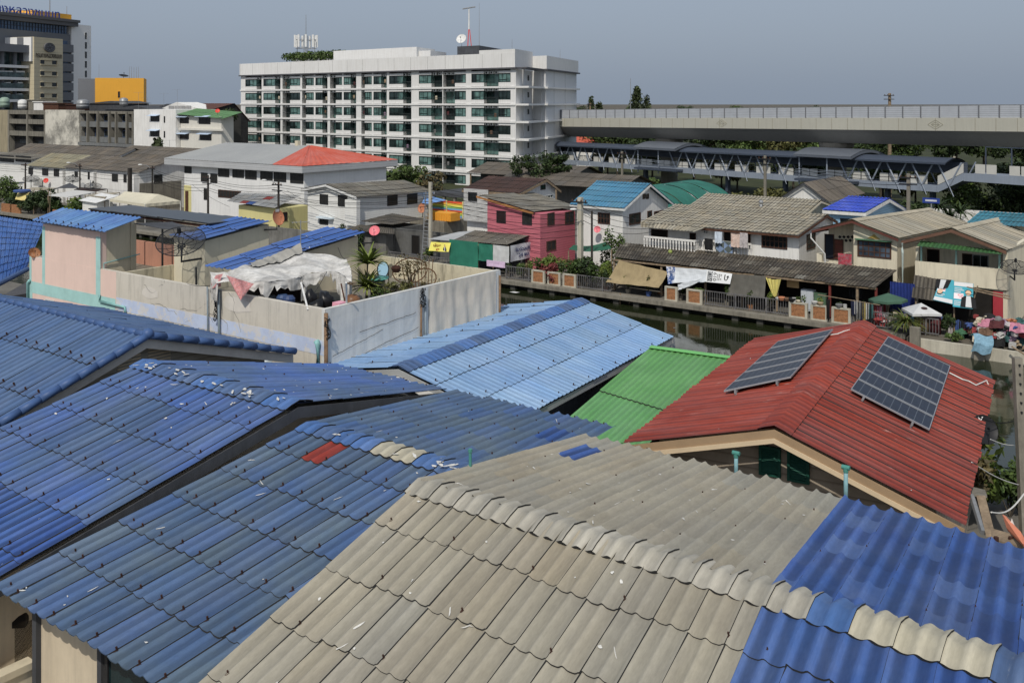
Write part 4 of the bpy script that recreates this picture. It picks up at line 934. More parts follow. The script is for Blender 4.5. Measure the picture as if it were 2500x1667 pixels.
mb=MB();mb.path(ring+[ring[0]],.025,6);mb.build('frame',dark_metal,t4)
for sx in (-1,1):mb=MB();mb.path([p+Vector((.25*sx,0,0)),p+Vector((.23*sx,0,.85))],.02);mb.build('leg',dark_metal,t4)
p=D_(1010,706,ZD);t4=thing('rattan_trellis','tall curved rattan chair frame stood on end and overgrown by a thin climber','rattan frame',p);mb=MB();X=Vector((1,0,0));Y_=Vector((.15,.25,1)).normalized()
for k in range(9):x=-.75+.16*k;mb.path([p+X*(x+.4)*.8+Y_*.0,p+X*(x+.1)+Y_*(.9+.05*k),p+X*(x*.7-.15)+Y_*(1.25-.06*abs(k-4))],.022,5)
mb.path([p+X*.55*math.cos(a*.35)+X*.35+Y_*(.45+.45*math.sin(a*.35)) for a in range(19)],.03,5);mb.path([p+X*(-.3+.75*math.cos(a*.35))+Y_*(.8+.55*math.sin(a*.35)) for a in range(19)],.028,5);mb.build('canes',mat('rattan',S(96,70,48),.6,.2),t4)
p=D_(967,660,6.9);t4=thing('hanging_basket','small brown hanging basket by the rear terrace parapet','basket',p);mb=MB();mb.lathe(p+Vector((0,0,-.1)),[(0,0),(.14,.02),(.22,.2),(.17,.28),(0,.2)],12);mb.build('bowl',rust,t4);mb=MB()
for a in range(3):mb.tube(p+Vector((.19*math.cos(a*2.1),.19*math.sin(a*2.1),.14)),p+Vector((0,0,.75)),.006,None,4)
mb.build('cords',wire_mat,t4)
for k,(px,py,lab) in enumerate(((528,760,'black tangle of cables on the grey front wall below the tarpaulin'),(800,790,'black tangle of cables at the front corner of the terrace wall'),(1030,690,'dark cable tangle where the grey sheet starts on the right wall'))):
 rr=random.Random(k);mb=MB();
 if k==2:c0=W(UW+.12,VF+4.9,6.5)
 elif k==1:c0=W(UW+.12,VF-.02,6.2)
 else:c0=fp(px,py,.12)
 for j in range(9):mb.path([c0+Vector((rr.uniform(-.12,.12),rr.uniform(-.06,.03),.35-.1*i+rr.uniform(-.05,.05))) for i in range(8)],.014,5)
 mb.thing('cable_tangle',lab,'cables',wire_mat)
# blue roof at the left edge, behind the dusty blue house
t=thing('blue_roofed_house','low house under a bright blue roof at the left edge beside the pink wall','house',W(-58,30,0))
mb=MB();A=W(-75,36.3,6.1);B=W(*G.pz(100,545,6.1),6.1);Cc=W(*G.pz(72,645,5.4),5.4);Cc=W(G.pz(72,645,5.4)[0],27.2,5.35)
zz=G.pz(66,655,5.25);Cc=W(zz[0],zz[1],5.25);zA=G.pz(-60,520,6.15);zD=G.pz(-60,720,5.25)
sheet(mb,W(*zA,6.15),W(*G.pz(112,547,6.15),6.15),Cc,W(*zD,5.25),.3,.045,2.0,2,6,.03,.02,(.92,1.08),None,1,2,3,6,seed=66,jit=.05,bolt_every=3)
r_b2=roofmat('roof_azure_blue',S(46,92,160),S(52,98,166),.5,.45,.15,(.02,.05,.12),trough=.22)
mb.build('roof',[r_b2,gap,rust,paste],t,smooth=(0,))
mb=MB();mb.tube(W(*zD,5.2),Cc+Vector((0,0,-.05)),.13,None,10);mb.build('gutter',MATS['verge_blue'],t)
mb=MB();iw=Vector((.5,.9,0));a_,b_=W(*zD,0)+iw,Vector((Cc.x,Cc.y,0))+iw;d_=Vector((1.5,2.5,0));mb.prism([a_,b_,b_+d_,a_+d_],(0,0,4.9));mb.build('wall',mat('dark_grey_wall',(.08,.08,.085),.8,.1),t)  # one even dark grey, reused on other rear walls
# far bank: houses along the canal
def zB(x,y):return (1350+x/3.563,420+y/3.563)
def zC(x,y):return (1900+x/3.563,420+y/3.563)
def zA(x,y):return (680+x/2.94,380+y/2.94)
def zD(x,y):return (x/3.36,320+y/3.36)
def zE(x,y):return (550+x/2.613,50+y/2.613)
def zH(x,y):return (870+x/4.704,480+y/4.704)
def rect(f,x0,y0,x1,y1):a,b=f(x0,y0),f(x1,y1);return (*a,*b)
white_wall=mat('white_render',(.80,.79,.76),.85,.06,.35,.35,(.30,.28,.25),True)
white_lap=mat('white_lap_siding',(.80,.80,.77),.8,.05,.35,.2,(.40,.39,.36),True,lines=(.2,.72))
grey_lap=mat('grey_lap_siding2',(.50,.52,.54),.8,.06,.35,.25,(.28,.28,.28),True,lines=(.2,.6))
pink_lap=mat('pink_lap_siding',S(182,102,114),.8,.07,.4,.2,S(168,70,84),True,lines=(.2,.6))
cream_wall=mat('cream_wall',S(206,198,176),.85,.06,.35,.4,(.22,.19,.15),True)
blue_lap=mat('pale_blue_siding',S(140,178,206),.8,.05,.4,.1,lines=(.2,.62))
yellow_wall=mat('yellow_wall',S(198,190,134),.8,.06,.5,.2,(.4,.35,.2),True)
block=mat('grey_block',(.13,.13,.125),.95,.25,.7,.5,(.05,.05,.045),True)
r_grey=roofmat('roof_grey_fibre',S(118,114,104),S(100,96,88),.3,.8,.55,(.05,.048,.042),.25,(.4,.4,.38),trough=.45,var=.25)
r_greybrown=roofmat('roof_grey_brown',S(106,98,88),S(92,86,78),.25,.8,.5,(.05,.045,.04),trough=.4)
r_fartan=roofmat('roof_far_tan',S(158,150,132),S(144,138,122),.3,.8,.4,(.10,.095,.08),trough=.45)
r_brown=roofmat('roof_brown',S(76,54,46),S(66,48,42),.3,.7,.3,(.03,.02,.02),trough=.35)
r_sky=roofmat('roof_sky_blue',S(64,118,148),S(70,124,152),.3,.5,.15,(.03,.07,.10),trough=.3)
r_vivid=roofmat('roof_vivid_blue',S(34,64,184),S(40,72,190),.3,.45,.05,(.01,.02,.1),trough=.25)
r_shed=roofmat('roof_dark_fibre',S(92,86,76),S(76,71,64),.5,.9,.6,(.035,.032,.028),.5,(.36,.35,.32),trough=.55,var=.3)
r_teal=roofmat('roof_teal',S(44,116,134),None,.3,.5,.15,(.02,.06,.08),trough=.3)
r_dgreen=roofmat('roof_dark_green',S(58,98,58),None,.4,.6,.3,(.04,.08,.035),trough=.35)
FAR=lambda m:[m,gap,rust,paste]
SK=dict(wps=4,ns=5,lip=.03,side=.012,tints=(.86,1.1))
def C_(px,py,v):return G.pb(px,py,v)
dw=alu;lg=louvre_glass
a0,z1=C_(1052,468,92);a1_,_=C_(1165,472,92);root=thing('carport','dark flat-roofed carport at the foot of the apartment block','carport',W(a0,92,0));mb=MB();mb.box(G,a0,a1_,92,104,z1-.5,z1);mb.build('roof',greyboard,root);mb=MB();mb.box(G,a0,a1_,99,99.2,0,z1-.51);mb.build('rear_wall',MATS['dark_grey_wall'],root)
for k in range(5):x=a0+.3+(a1_-a0-.6)*k/4;mb=MB();mb.box(G,x-.15,x+.15,92.1,92.4,0,z1-.51);mb.build('post',concrete,root)
ue=C_(1525.4,509,68.6)[0];ul=C_(1391.5,497,68.6)[0];ap=G.pa(1588.6,450,ue);re=G.pa(1649,501,ue)
hs19,h=house('canal_house','white house under a sky blue corrugated roof between the pink house and the balcony house','house','a',ul,ue,(68.6,5.5),ap,(re[0],re[1]),white_wall,FAR(r_sky),0,(.4,.45),(.45,.5),pitch=.3,amp=.045,rowlen=.9,capm=[r_sky,gap],fascia=(white_paint,.16),sk=dict(SK,side=.0),capkw=dict(width=.3,capw=1,lift=.05))
b0,a1=h['b0'],h['a1']
winpx(hs19,G,'b',b0,*rect(zB,392,355,498,452),brownframe,gl,bars=(4,2),fw=.09)
for r in ((662,358,760,455,(2,1)),(820,337,858,430,(1,1)),(878,337,962,425,(3,1)),(668,635,755,690,(2,1))):winpx(hs19,G,'a',a1,*rect(zB,*r[:4]),brownframe,gl,bars=r[4],fw=.1,out=1)
for r in ((779,190,803,235),(809,190,832,235)):winpx(hs19,G,'a',a1,*rect(zB,*r),brownframe,gl,bars=(1,3),fw=.05,out=1)
vf_=65.7;A0=C_(1163,477,vf_);A1=C_(1302,518,vf_);R1=G.pa(1404,506,A1[0]);R0=G.pa(1296,469,A0[0])
root=thing('canal_house','pink timber-clad house under a sloping grey fibre roof','house',W(-49,68,0))
quadroof(root,(W(A0[0],vf_,A0[1]),W(A0[0],R0[0],R0[1]),W(A1[0],R1[0]+.3,R1[1]),W(A1[0],vf_,A1[1])),FAR(r_grey),pitch=.25,amp=.035,rowlen=1.5,seed=71,splatm=3,splats=5,**SK)
uw,ur,vw_=C_(1190,520,66)[0],C_(1319,520,66)[0],G.pa(1404,520,C_(1319,520,66)[0])[0]
ur=min(ur,A1[0]-.05) if False else ur
mb=MB();ss=lambda u:(u-A0[0])/(A1[0]-A0[0]);zl_=lambda u:A0[1]+(A1[1]-A0[1])*ss(u)-.08;zk_=lambda u:R0[1]+(R1[1]-R0[1])*ss(u)-.2
q8=[mb.vert(W(u,v,z)) for u,v,z in ((uw,66,0),(ur,66,0),(ur,66,zl_(ur)),(uw,66,zl_(uw)),(uw,vw_,0),(ur,vw_,0),(ur,vw_,zk_(ur)),(uw,vw_,zk_(uw)))]
for f in ((0,1,2,3),(5,4,7,6),(1,5,6,2),(4,0,3,7),(3,2,6,7)):mb.face([q8[i] for i in f])
mb.build('wall',pink_lap,root)
mb=MB();mb.prism([W(A0[0],vf_-.03,A0[1]-.04),W(A1[0],vf_-.03,A1[1]-.04),W(A1[0],vf_-.03,A1[1]-.2),W(A0[0],vf_-.03,A0[1]-.2)],W(0,.06,0)-W(0,0,0));mb.build('barge_board',mat('orange_brown_board',S(160,112,66),.7,.2,2),root)
for r in ((1612,162,1718,303,(1,1)),(1907,185,2018,325,(2,1))):winpx(root,G,'b',66,*rect(zH,*r[:4]),dw,lg if r[4]==(2,1) else mat('dark_shutter',(.025,.012,.012),.7,.2),bars=r[4],fw=.09)
for r in ((2193,185,2272,330,(2,1)),(2182,505,2290,620,(2,1))):winpx(root,G,'a',ur,*rect(zH,*r[:4]),brownframe,lg,bars=r[4],fw=.09,out=1)
winpx(root,G,'a',ur,*rect(zA,2055,400,2118,488),brownframe,lg,bars=(2,1),fw=.09,out=1)
e0=C_(1128,460,71);rR=C_(1335,438,75.2);rL=C_(1168,428,75.2);rear=G.pa(1370,465,rR[0])
root,h=house('canal_house','white house under a dark brown corrugated roof behind the pink house','house','a',e0[0],rR[0],(71,e0[1]-.1),(75.2,(rR[1]+rL[1])/2),(rear[0],rear[1]-.0),white_wall,FAR(r_brown),0,(.3,.4),(.4,.4),pitch=.3,amp=.045,rowlen=1.1,fascia=(palewood,.22),sk=SK)
winpx(root,G,'a',h['a1'],*rect(zA,1880,210,1915,245),brownframe,gl,bars=(2,1),fw=.06,out=1);winpx(root,G,'a',h['a1'],*rect(zA,1912,282,1968,305),white_paint,gl,bars=(3,1),fw=.06,out=1)
mb=MB();u0_,u1_=C_(1132,500,70.9)[0],C_(1192,500,70.9)[0];z1_=C_(1160,462,70.9)[1];z0_=C_(1160,541,70.9)[1]
n_=40
def cor(s,q):u=u0_+(u1_-u0_)*s;z=z0_+(z1_-z0_)*q;return W(u,70.9+.03*math.sin(q*math.pi*2*26),z)
mb.grid(cor,2,160);mb.build('corrugated_cladding',mat('white_corrugated',(.6,.6,.59),.6,.08,1,.3,(.3,.29,.27),True),root)
winpx(root,G,'b',70.86,*rect(zA,1362,265,1425,325),dw,gl,bars=(3,2),fw=.06)
g0=67.5;rg0=C_(794,450,g0);el=C_(734,462,g0);er=C_(870.5,481,g0);far=G.pa(986,442,rg0[0])
root,h=house('canal_house','white lap-sided house under a stained grey fibre roof left of the ladder','house','b',g0,far[0],(el[0],el[1]),(rg0[0],rg0[1]),(er[0],er[1]),white_lap,FAR(r_grey),0,(.5,.4),(.5,.5),pitch=.25,amp=.035,rowlen=1.4,fascia=(white_paint,.2),sk=SK,tilt=-.03)
c=g0+.5
for r in ((297,278,357,350),(428,283,495,365),(295,440,357,495)):winpx(root,G,'b',c,*rect(zA,*r),dw,lg,bars=(2,1),fw=.07)
for r in ((780,285,853,358),(922,275,995,348)):winpx(root,G,'a',h['b1'] if h['b1']>h['b0'] else h['b0'],*rect(zA,*r),dw,lg,bars=(2,1),fw=.07,out=1)
mq=MB();x0,z0=C_(*zA(598,300),c);mq.box(G,er[0]-1.6,er[0]-.02,c-.5,c-.003,2.0,er[1]-.35);mq.build('corner_bay',white_lap,root)
mq=MB();x0,z0=C_(*zA(290,410),c);mq.box(G,x0,x0+2.2,c-.45,c-.004,z0-.5,z0-.35);mq.build('sunshade',bluewhite,root)
VE=73.6;eL=C_(400,384,VE);eR=C_(737.5,408,VE);Vm=81.;Vb=89.
ze=6.9;rl_=C_(553.5,350,Vm);rr_=C_(756,354,Vm);zr=(rl_[1]+rr_[1])/2
root=thing('hall_building','long two-storey white hall under a hipped roof, grey with an orange-red right end','building',W(-96,80,0))
r_sheetgrey=roofmat('roof_sheet_grey',S(150,150,146),S(140,140,138),.1,.5,.2,(.14,.14,.14),trough=.1);r_orange=roofmat('roof_orange_red',S(188,84,60),S(178,78,56),.15,.5,.1,(.3,.06,.04),trough=.1)
bt,bb=rr_[0]-.2,C_(665,402,VE)[0]
kw=dict(pitch=.5,amp=.03,rowlen=30,wps=40,ns=6,lip=.02,side=0,tints=(.99,1.01))
quadroof(root,(W(rl_[0],Vm,zr),W(bt,Vm,zr),W(bb,VE,ze),W(eL[0],VE,ze)),FAR(r_sheetgrey),seed=80,**kw)
quadroof(root,(W(bt,Vm,zr),W(rr_[0],Vm,zr),W(eR[0],VE,ze),W(bb,VE,ze)),FAR(r_orange),seed=81,**kw)
quadroof(root,(W(rr_[0]+.03,Vm,zr),W(rr_[0]+.03,Vm+.3,zr),W(eR[0],Vb,ze),W(eR[0],VE,ze)),FAR(r_orange),seed=82,**kw)
quadroof(root,(W(rr_[0],Vm,zr),W(rl_[0],Vm,zr),W(eL[0],Vb,ze),W(eR[0],Vb,ze)),FAR(r_sheetgrey),seed=83,**kw)
quadroof(root,(W(rl_[0],Vm+.3,zr),W(rl_[0],Vm,zr),W(eL[0],VE,ze),W(eL[0],Vb,ze)),FAR(r_orange),seed=84,**kw)
mb=MB();mb.box(G,eL[0]+.05,eR[0]-.05,VE+.02,VE+.1,ze-.75,ze-.03);mb.box(G,eR[0]-.1,eR[0]-.02,VE+.1,Vb,ze-.75,ze-.03);mb.box(G,eL[0]+.05,eR[0]-.1,VE+.1,Vb-.1,ze-.8,ze-.7);mb.build('eaves_fascia',mat('pale_grey_metal',(.46,.47,.48),.6,.08,.5,lines=(.25,.7)),root)
vh_=VE+.8;hl,hr=C_(450,420,vh_)[0],C_(743,420,vh_)[0]
mb=MB();mb.box(G,hl,hr,vh_,Vb-1.5,0,ze-.81);mb.build('wall',mat('hall_white',(.78,.78,.77),.85,.05,.3,.2,(.3,.3,.3),True),root)
for q in ((451,398,468,423),(491,422,507,444),(514,424,531,447),(533,403,560,432),(568,406,596,434),(599,407,627,438),(636,411,666,440),(669,413,699,444),(709,417,741,448)):winpx(root,G,'b',vh_,*q,dw,lg,bars=(3,1),fw=.08)
winpx(root,G,'b',vh_,533,465,589,484,brownframe,lg,bars=(8,1),fw=.1);winpx(root,G,'b',vh_,498,460,507,488,dw,lg,bars=(1,1),fw=.07)
x0,z1=C_(450,452,vh_);x1,z0=C_(467,500,vh_);mq=MB();mq.box(G,x0,x1,vh_-.05,vh_-.003,0,z1);d_=mq.build('door_surround',yellow_wall,root);mq=MB();mq.box(G,x0+.3,x1-.5,vh_-.09,vh_-.053,0,z1-.7);mq.build('door',brownwood,d_)
x,z=C_(727,352,Vm);mq=MB();mq.box(G,x-.25,x+.25,Vm-.25,Vm+.25,zr-.1,zr+.55);mq.build('roof_vent',cream,root)
mb=MB();a0,z1=C_(878,428,86);a1_,z0=C_(908,452,86);mb.box(G,a0,a1_,86,88,0,z1);mb.thing('annex','small orange-red annex at the right end of the hall','annex',mat('orange_wall',S(206,84,60),.8,.06))
q=[C_(554,492,66.3),C_(672,509,66.3),C_(737,477,71.5),C_(588,471,71.5)]
root=thing('canal_house','yellow walled hut under a grey fibre roof with one red and one blue sheet','house',W(-82,69,0))
mb=MB();sheet(mb,W(q[3][0],71.5,q[3][1]),W(q[2][0],71.5,q[2][1]),W(q[1][0],66.3,q[1][1]),W(q[0][0],66.3,q[0][1]),pitch=.3,amp=.03,rowlen=1.4,seed=90,alt=lambda c,r,C_n,R_n:4 if (r==R_n-1 and c==2) or (r==1 and c==4) else (5 if (r==R_n-1 and c==3) else None),**SK);mb.build('roof',FAR(r_sheetgrey)+[r_redpatch,r_blue],root,smooth=(0,4,5))
mb=MB();ha,hb=q[0][0]+1.2,q[1][0]-.2;mb.prism([W(ha,66.9,0),W(hb,66.9,0),W(hb,66.9,q[1][1]-.1),W(ha,66.9,q[1][1]-.1)],W(0,4.2,0)-W(0,0,0));mb.build('wall',yellow_wall,root)
winpx(root,G,'a',hb,690,518,701,540,brownframe,gl,bars=(1,1),fw=.08,out=1,name='door')
for k,(a0,a1_,ev,ez,wins) in enumerate(((-142.8,-131.6,73.3,4.72,((235,300,272,355),(348,308,397,365),(443,312,487,372))),(-131.9,-122.9,72.8,4.9,((613,332,640,378),(722,337,763,398))),(-123.2,-112.7,72.3,5.02,((920,350,968,415),(1015,357,1040,422),(1083,363,1110,428))))):
 root,h=house('terraced_house',('leftmost unit of the white terrace, with a lighter olive roof','middle unit of the white terrace, with three stepped grey-brown roof sheets','right-hand unit of the white terrace, with the bare grey gable end')[k],'house','a',a0,a1_,(ev,ez),(77.2,6.4),(80.6,5.3),(white_lap,white_lap,white_wall)[k],FAR((roofmat('roof_olive',S(136,130,108),None,.3,.8,.4,(.07,.065,.05),trough=.35),r_greybrown,r_greybrown)[k]),0,(.1,.5),(.4,.4),pitch=.3,amp=.04,rowlen=1.3,sk=SK)
 for r in wins:winpx(root,G,'b',h['b0'],*rect(zD,*r),dw,lg,bars=(2,1),fw=.1)
 if k==2:
  winpx(root,G,'a',h['a1'],*rect(zD,1262,358,1330,430),dw,lg,bars=(3,1),fw=.08,out=1)
  mq=MB();mq.box(G,h['a1']+.003,h['a1']+.02,h['b0']+.02,h['b0']+6.2,0,3.6);mq.build('bare_render',concrete,root)
 mq=MB();mq.box(G,h['a1']-.9,h['a1']-.03,h['b0']-.75,h['b0']-.004,0,ez-.32);mq.build('party_wall',white_wall,root)
root,h=house('canal_house','white two-storey house with a flat grey roof at the far left edge','house','a',-165,-145,(75.2,5.4),(79,5.9),(82,5.4),white_lap,FAR(r_grey),0,(.5,.8),(.8,.4),pitch=.3,amp=.03,rowlen=2,sk=SK)
for r in ((2,200,115,255,(4,1)),(130,205,255,255,(4,1))):winpx(root,G,'b',h['b0'],*rect(zD,*r[:4]),dw,lg,bars=r[4],fw=.1)
for k,(a0,a1_,v,z) in enumerate(((-170,-138,88,6.8),(-142,-122,90,7.1),(-126,-104,91,7.0))):
 house('terraced_house',('long low house with dark grey roof behind the far left white house','grey-roofed low house behind the middle of the white terrace','grey-roofed low house behind the right end of the white terrace')[k],'house','a',a0,a1_,(v-4,z-1.6),(v,z),(v+4,z-1.6),white_wall,FAR(r_greybrown),0,pitch=.35,amp=.04,rowlen=1.5,sk=SK)
v0=66.5;uE=C_(*zB(2140,555),v0)[0];uL=C_(*zB(765,480),v0)[0];rp=G.pa(*zC(425,378),uE);rq=G.pa(*zC(525,440),uE)
hb22,h=house('canal_house','white house under a long tan corrugated roof with a white balustraded balcony','house','a',uL,uE,(v0,4.78),rp,rq,white_wall,FAR(r_fartan),0,(.3,.25),(.7,.5),pitch=.3,amp=.05,rowlen=.75,capm=[r_fartan,gap],fascia=(brownwood,.14),sk=dict(SK,wps=2),capkw=dict(width=.3,capw=1,lift=.05))
mb=MB();x0,z0=C_(*zB(765,480),65.7);x1,z1=C_(*zB(1240,530),65.7);sheet(mb,W(uL,66.46,4.77),W(x1+.5,66.46,4.77),W(x1,65.7,(z0+z1)/2),W(x0,65.7,(z0+z1)/2),pitch=.3,amp=.05,rowlen=.75,seed=91,**dict(SK,wps=2));mb.build('roof_extension',FAR(r_fartan),hb22,smooth=(0,))
winpx(hb22,G,'b',h['b0'],*rect(zB,1815,540,2040,665),brownframe,gl,bars=(6,2),fw=.1);winpx(hb22,G,'a',h['a1'],*rect(zC,245,535,320,668),brownframe,gl,bars=(2,3),fw=.08,out=1)
winpx(hb22,G,'b',h['b0'],*rect(zB,1310,490,1345,535),white_paint,gl,bars=(2,2),fw=.05)
for r in ((855,500,1000,600),(1190,530,1245,640),(1490,505,1560,690),(1640,515,1720,640)):winpx(hb22,G,'b',h['b0'],*rect(zB,*r),brownframe,mat('dark_opening',(.012,.010,.009),.9,.2),bars=(1,1),fw=.06,name='doorway')
zb0,zb1=2.72,3.86
def balustrade(parent,pts):
 mb=MB()
 for (u0_,v0_),(u1_,v1_) in zip(pts,pts[1:]):
  d=Vector((u1_-u0_,v1_-v0_));L=d.length;d /= L;f2=Fr(*W(u0_,v0_,0).xy,tuple((W(d.x,d.y,0)).xy),tuple(W(-d.y,d.x,0).xy))
  mb.box(f2,0,L,-.06,.06,zb1-.14,zb1);mb.box(f2,0,L,-.05,.05,zb0,zb0+.16)
  n=int(L/.24)
  for i in range(n+1):
   x=L*i/n
   mb.box(f2,x-.05,x+.05,-.035,.035,zb0+.16,zb0+.4);mb.box(f2,x-.03,x+.03,-.03,.03,zb0+.4,zb1-.38);mb.box(f2,x-.055,x+.055,-.035,.035,zb1-.38,zb1-.14)
 mb.build('balustrade',white_wall,parent)
xl=C_(*zB(795,560),66.1)[0];xm=C_(*zB(1230,600),66.1)[0];xr=C_(*zB(1720,650),66.9)[0]
balustrade(hb22,[(xl,66.1),(xm,66.1),(xm,67.0),(xr,67.0)])
mb=MB();mb.box(G,xl-.05,xm+.05,66.0,67.15,2.45,zb0);mb.box(G,xm+.05,xr+.2,66.93,67.15,2.45,zb0);mb.build('balcony_slab',concrete_light,hb22)
v6=66.6;ap=C_(*zC(640,420),v6);lf=C_(*zC(290,505),v6);rt=C_(*zC(1045,580),v6)
root,h=house('canal_house','cream house with a triple window and red-brown rake boards under a tan roof','house','b',v6,87,(lf[0],lf[1]),ap,(rt[0],rt[1]),cream_wall,FAR(r_fartan),0,(2.0,.4),(.5,.3),pitch=.3,amp=.035,rowlen=2.6,capm=[r_fartan,gap],fascia=(mat('red_brown_board',S(92,54,46),.6,.15),.16),sk=dict(SK,wps=3),tilt=-.05,capkw=dict(width=.35,capw=1,lift=.05))
ua,ub=C_(*zC(655,600),67.2)[0],C_(*zC(1035,700),67.2)[0]
mb=MB();zz=lambda u:ap[1]+(rt[1]-ap[1])*(u-ap[0])/(rt[0]-ap[0])-.1
mb.prism([W(ua,67.2,0),W(ub,67.2,0),W(ub,67.2,zz(ub)),W(ua,67.2,zz(ua))],W(0,1.4,0)-W(0,0,0));fb=mb.build('front_bay',cream_wall,root)
winpx(root,G,'b',67.2,*rect(zC,690,600,985,745),brownframe,glass('curtain_glass',(.06,.08,.11),.15,.7),bars=(6,3),fw=.1)
mb=MB();x0,z0=C_(*zC(675,592),67.2);x1,z1=C_(*zC(990,630),67.2);zq=(z0+z1)/2+.12;mb.box(G,x0,x1,66.85,67.19,zq,zq+.05);mb.build('window_canopy',mat('green_awning',S(70,110,84),.6,.1),root)
mb=MB();x,z=C_(*zC(833,575),67.2);mb.poly([W(x-.45,67.17,z-.05),W(x+.45,67.17,z-.05),W(x+.2,67.17,z+.1),W(x,67.17,z+.27),W(x-.2,67.17,z+.1)]);mb.build('gable_ornament',mat('gold_ornament',S(176,150,80),.5,.3,8),root)
winpx(root,G,'b',68.6,*rect(zC,403,540,487,760),brownframe,mat('dark_opening2',(.03,.035,.05),.9,.2),bars=(1,1),fw=.06,name='doorway');winpx(root,G,'b',68.55,*rect(zC,487,585,568,760),brownframe,mat('door_wood',S(104,58,48),.6,.25),bars=(1,4),fw=.05,name='door')
mb=MB()
for r_ in range(2):
 for k in range(4):
  x,z=C_(*zC(535+k*36+r_*18,566+r_*30),68.55);s2=.13;mb.poly([W(x-s2,68.57,z),W(x,68.57,z-s2),W(x+s2,68.57,z),W(x,68.57,z+s2)])
mb.build('vent_pattern',black_plastic,root)
mb=MB();x0,z0=C_(*zC(335,700),67.0);mb.box(G,x0,x0+.35,67.0,67.25,2.4,3.6);mb.box(G,x0+.35,ua-.02,67.0,67.12,2.4,3.05);mb.build('balcony_wall',cream_wall,root)
v5=65.5;ap=C_(*zC(1505,495),v5);lf=C_(*zC(1070,595),v5);rt=C_(*zC(1985,685),v5);DARKBR=mat('red_brown_board2',S(104,76,62),.7,.2)
root,h=house('canal_house','cream house with a deep open veranda shaded by a green corrugated awning','house','b',v5,80.5,(lf[0],lf[1]),ap,(rt[0],rt[1]),cream_wall,FAR(r_fartan),0,(2.4,.4),(.9,.1),pitch=.3,amp=.035,rowlen=2.4,capm=[r_fartan,gap],fascia=(DARKBR,.2),sk=dict(SK,wps=3),tilt=-.053,capkw=dict(width=.35,capw=1,lift=.05))
va,vb_=C_(*zC(1190,780),66.0)[0],C_(*zC(1990,860),66.0)[0]
mb=MB();zp=3.85;mb.box(G,va,vb_,66.0,66.15,2.55,zp);mb.box(G,va,vb_,66.15,67.9,2.45,2.55);mb.build('veranda_parapet',cream_wall,root)
mb=MB();mb.box(G,vb_-.25,vb_,66.15,73,0,4.9);mb.build('side_wall',cream_wall,root);mb=MB();mb.box(G,va,va+.2,66.15,67.9,0,4.9);mb.build('side_wall',cream_wall,root)
for r in ((1295,672,1405,800),(1600,710,1690,830)):winpx(root,G,'b',67.9,*rect(zC,*r),brownframe,MATS['dark_opening'],bars=(1,1),fw=.06,name='doorway')
winpx(root,G,'b',67.9,*rect(zC,1690,720,1830,840),grey_metal,gl,bars=(2,1),fw=.05,name='sliding_door')
for px in (1245,1548,1925):
 x,z=C_(*zC(px,800),66.08);mb=MB();mb.box(G,x-.05,x+.05,66.03,66.13,zp,4.85);mb.build('veranda_post',mat('mint_paint',S(150,186,176),.6,.1),root)
mb=MB();p=[C_(*zC(1240,600),65.9),C_(*zC(1955,692),65.9),C_(*zC(1940,725),65.1),C_(*zC(1205,650),65.1)];sheet(mb,W(p[0][0],65.95,p[0][1]),W(p[1][0],65.95,p[1][1]),W(p[2][0],65.2,p[2][1]),W(p[3][0],65.2,p[3][1]),pitch=.24,amp=.045,rowlen=3,seed=92,**SK);mb.build('awning',FAR(r_dgreen),root,smooth=(0,))
mb=MB();x,z=C_(*zC(1075,600),65.3);mb.path([W(x,65.4,5.0),W(x,65.4,4.6),W(x+.05,65.3,4.4),W(x+.05,65.3,.3)],.07,8);mb.build('downpipe',mat('pale_pipe',S(160,172,168),.5,.1),root)
mb=MB();x,z=C_(*zC(280,500),66.3);mb.path([W(x,66.4,5.0),W(x,66.4,4.7),W(x+.8,66.9,3.6),W(x+.8,66.95,3.0)],.05,8);mb.thing('downpipe','thin white downpipe slanting between the balcony house and the cream house','pipe',white_paint)
dish('mesh satellite dish on the side wall of the green awning house at the right edge',atY(2478,652,W(vb_,67,0).y-1.5),(-.1,-.35,.9),.85,dark_metal,mount=W(vb_+.02,66.9,3.3),mesh=meshm,depth=.14)
e0=C_(*zC(385,315),78);u=C_(*zC(760,358),78)[0];ap=G.pa(*zC(970,235),u);rq=G.pa(*zC(1150,345),u)
root,h=house('canal_house','pale blue timber house under a vivid blue roof with white rake boards','house','a',e0[0],u,(78,5.4),ap,rq,blue_lap,FAR(r_vivid),0,(.4,.4),(.4,.5),pitch=.3,amp=.05,rowlen=1.2,capm=[r_vivid,gap],fascia=(white_paint,.25),sk=dict(SK,side=0,tints=(.97,1.03)),capkw=dict(width=.3,capw=1))
winpx(root,G,'b',h['b0'],*rect(zC,540,405,650,445),dw,gl,bars=(2,1),fw=.06)
rA,rB=C_(*zB(1365,215),79.5),C_(*zB(2065,212),79.5)
house('canal_house','house under a second tan corrugated roof right behind the balcony house','house','a',rA[0]-.3,rB[0]+2.6,(75.2,5.0),(79.5,(rA[1]+rB[1])/2),(83,5.2),cream_wall,FAR(r_fartan),0,(.6,.4),(.4,.4),pitch=.3,amp=.05,rowlen=.8,capm=[r_fartan,gap],fascia=(cream,.15),sk=dict(SK,wps=2),capkw=dict(width=.3,capw=1))
ap=C_(*zC(215,95),88);rt=C_(*zC(440,265),88);fv=G.pa(*zC(540,90),ap[0])
house('canal_house','white gabled house with peeling paint and a brown-grey roof behind the vivid blue roof','house','b',88,fv[0],(ap[0]-(rt[0]-ap[0]),rt[1]),ap,(rt[0],rt[1]),white_wall,FAR(r_greybrown),0,(.4,.4),(.4,.4),pitch=.3,amp=.04,rowlen=1.2,fascia=(greyboard,.15),sk=SK)
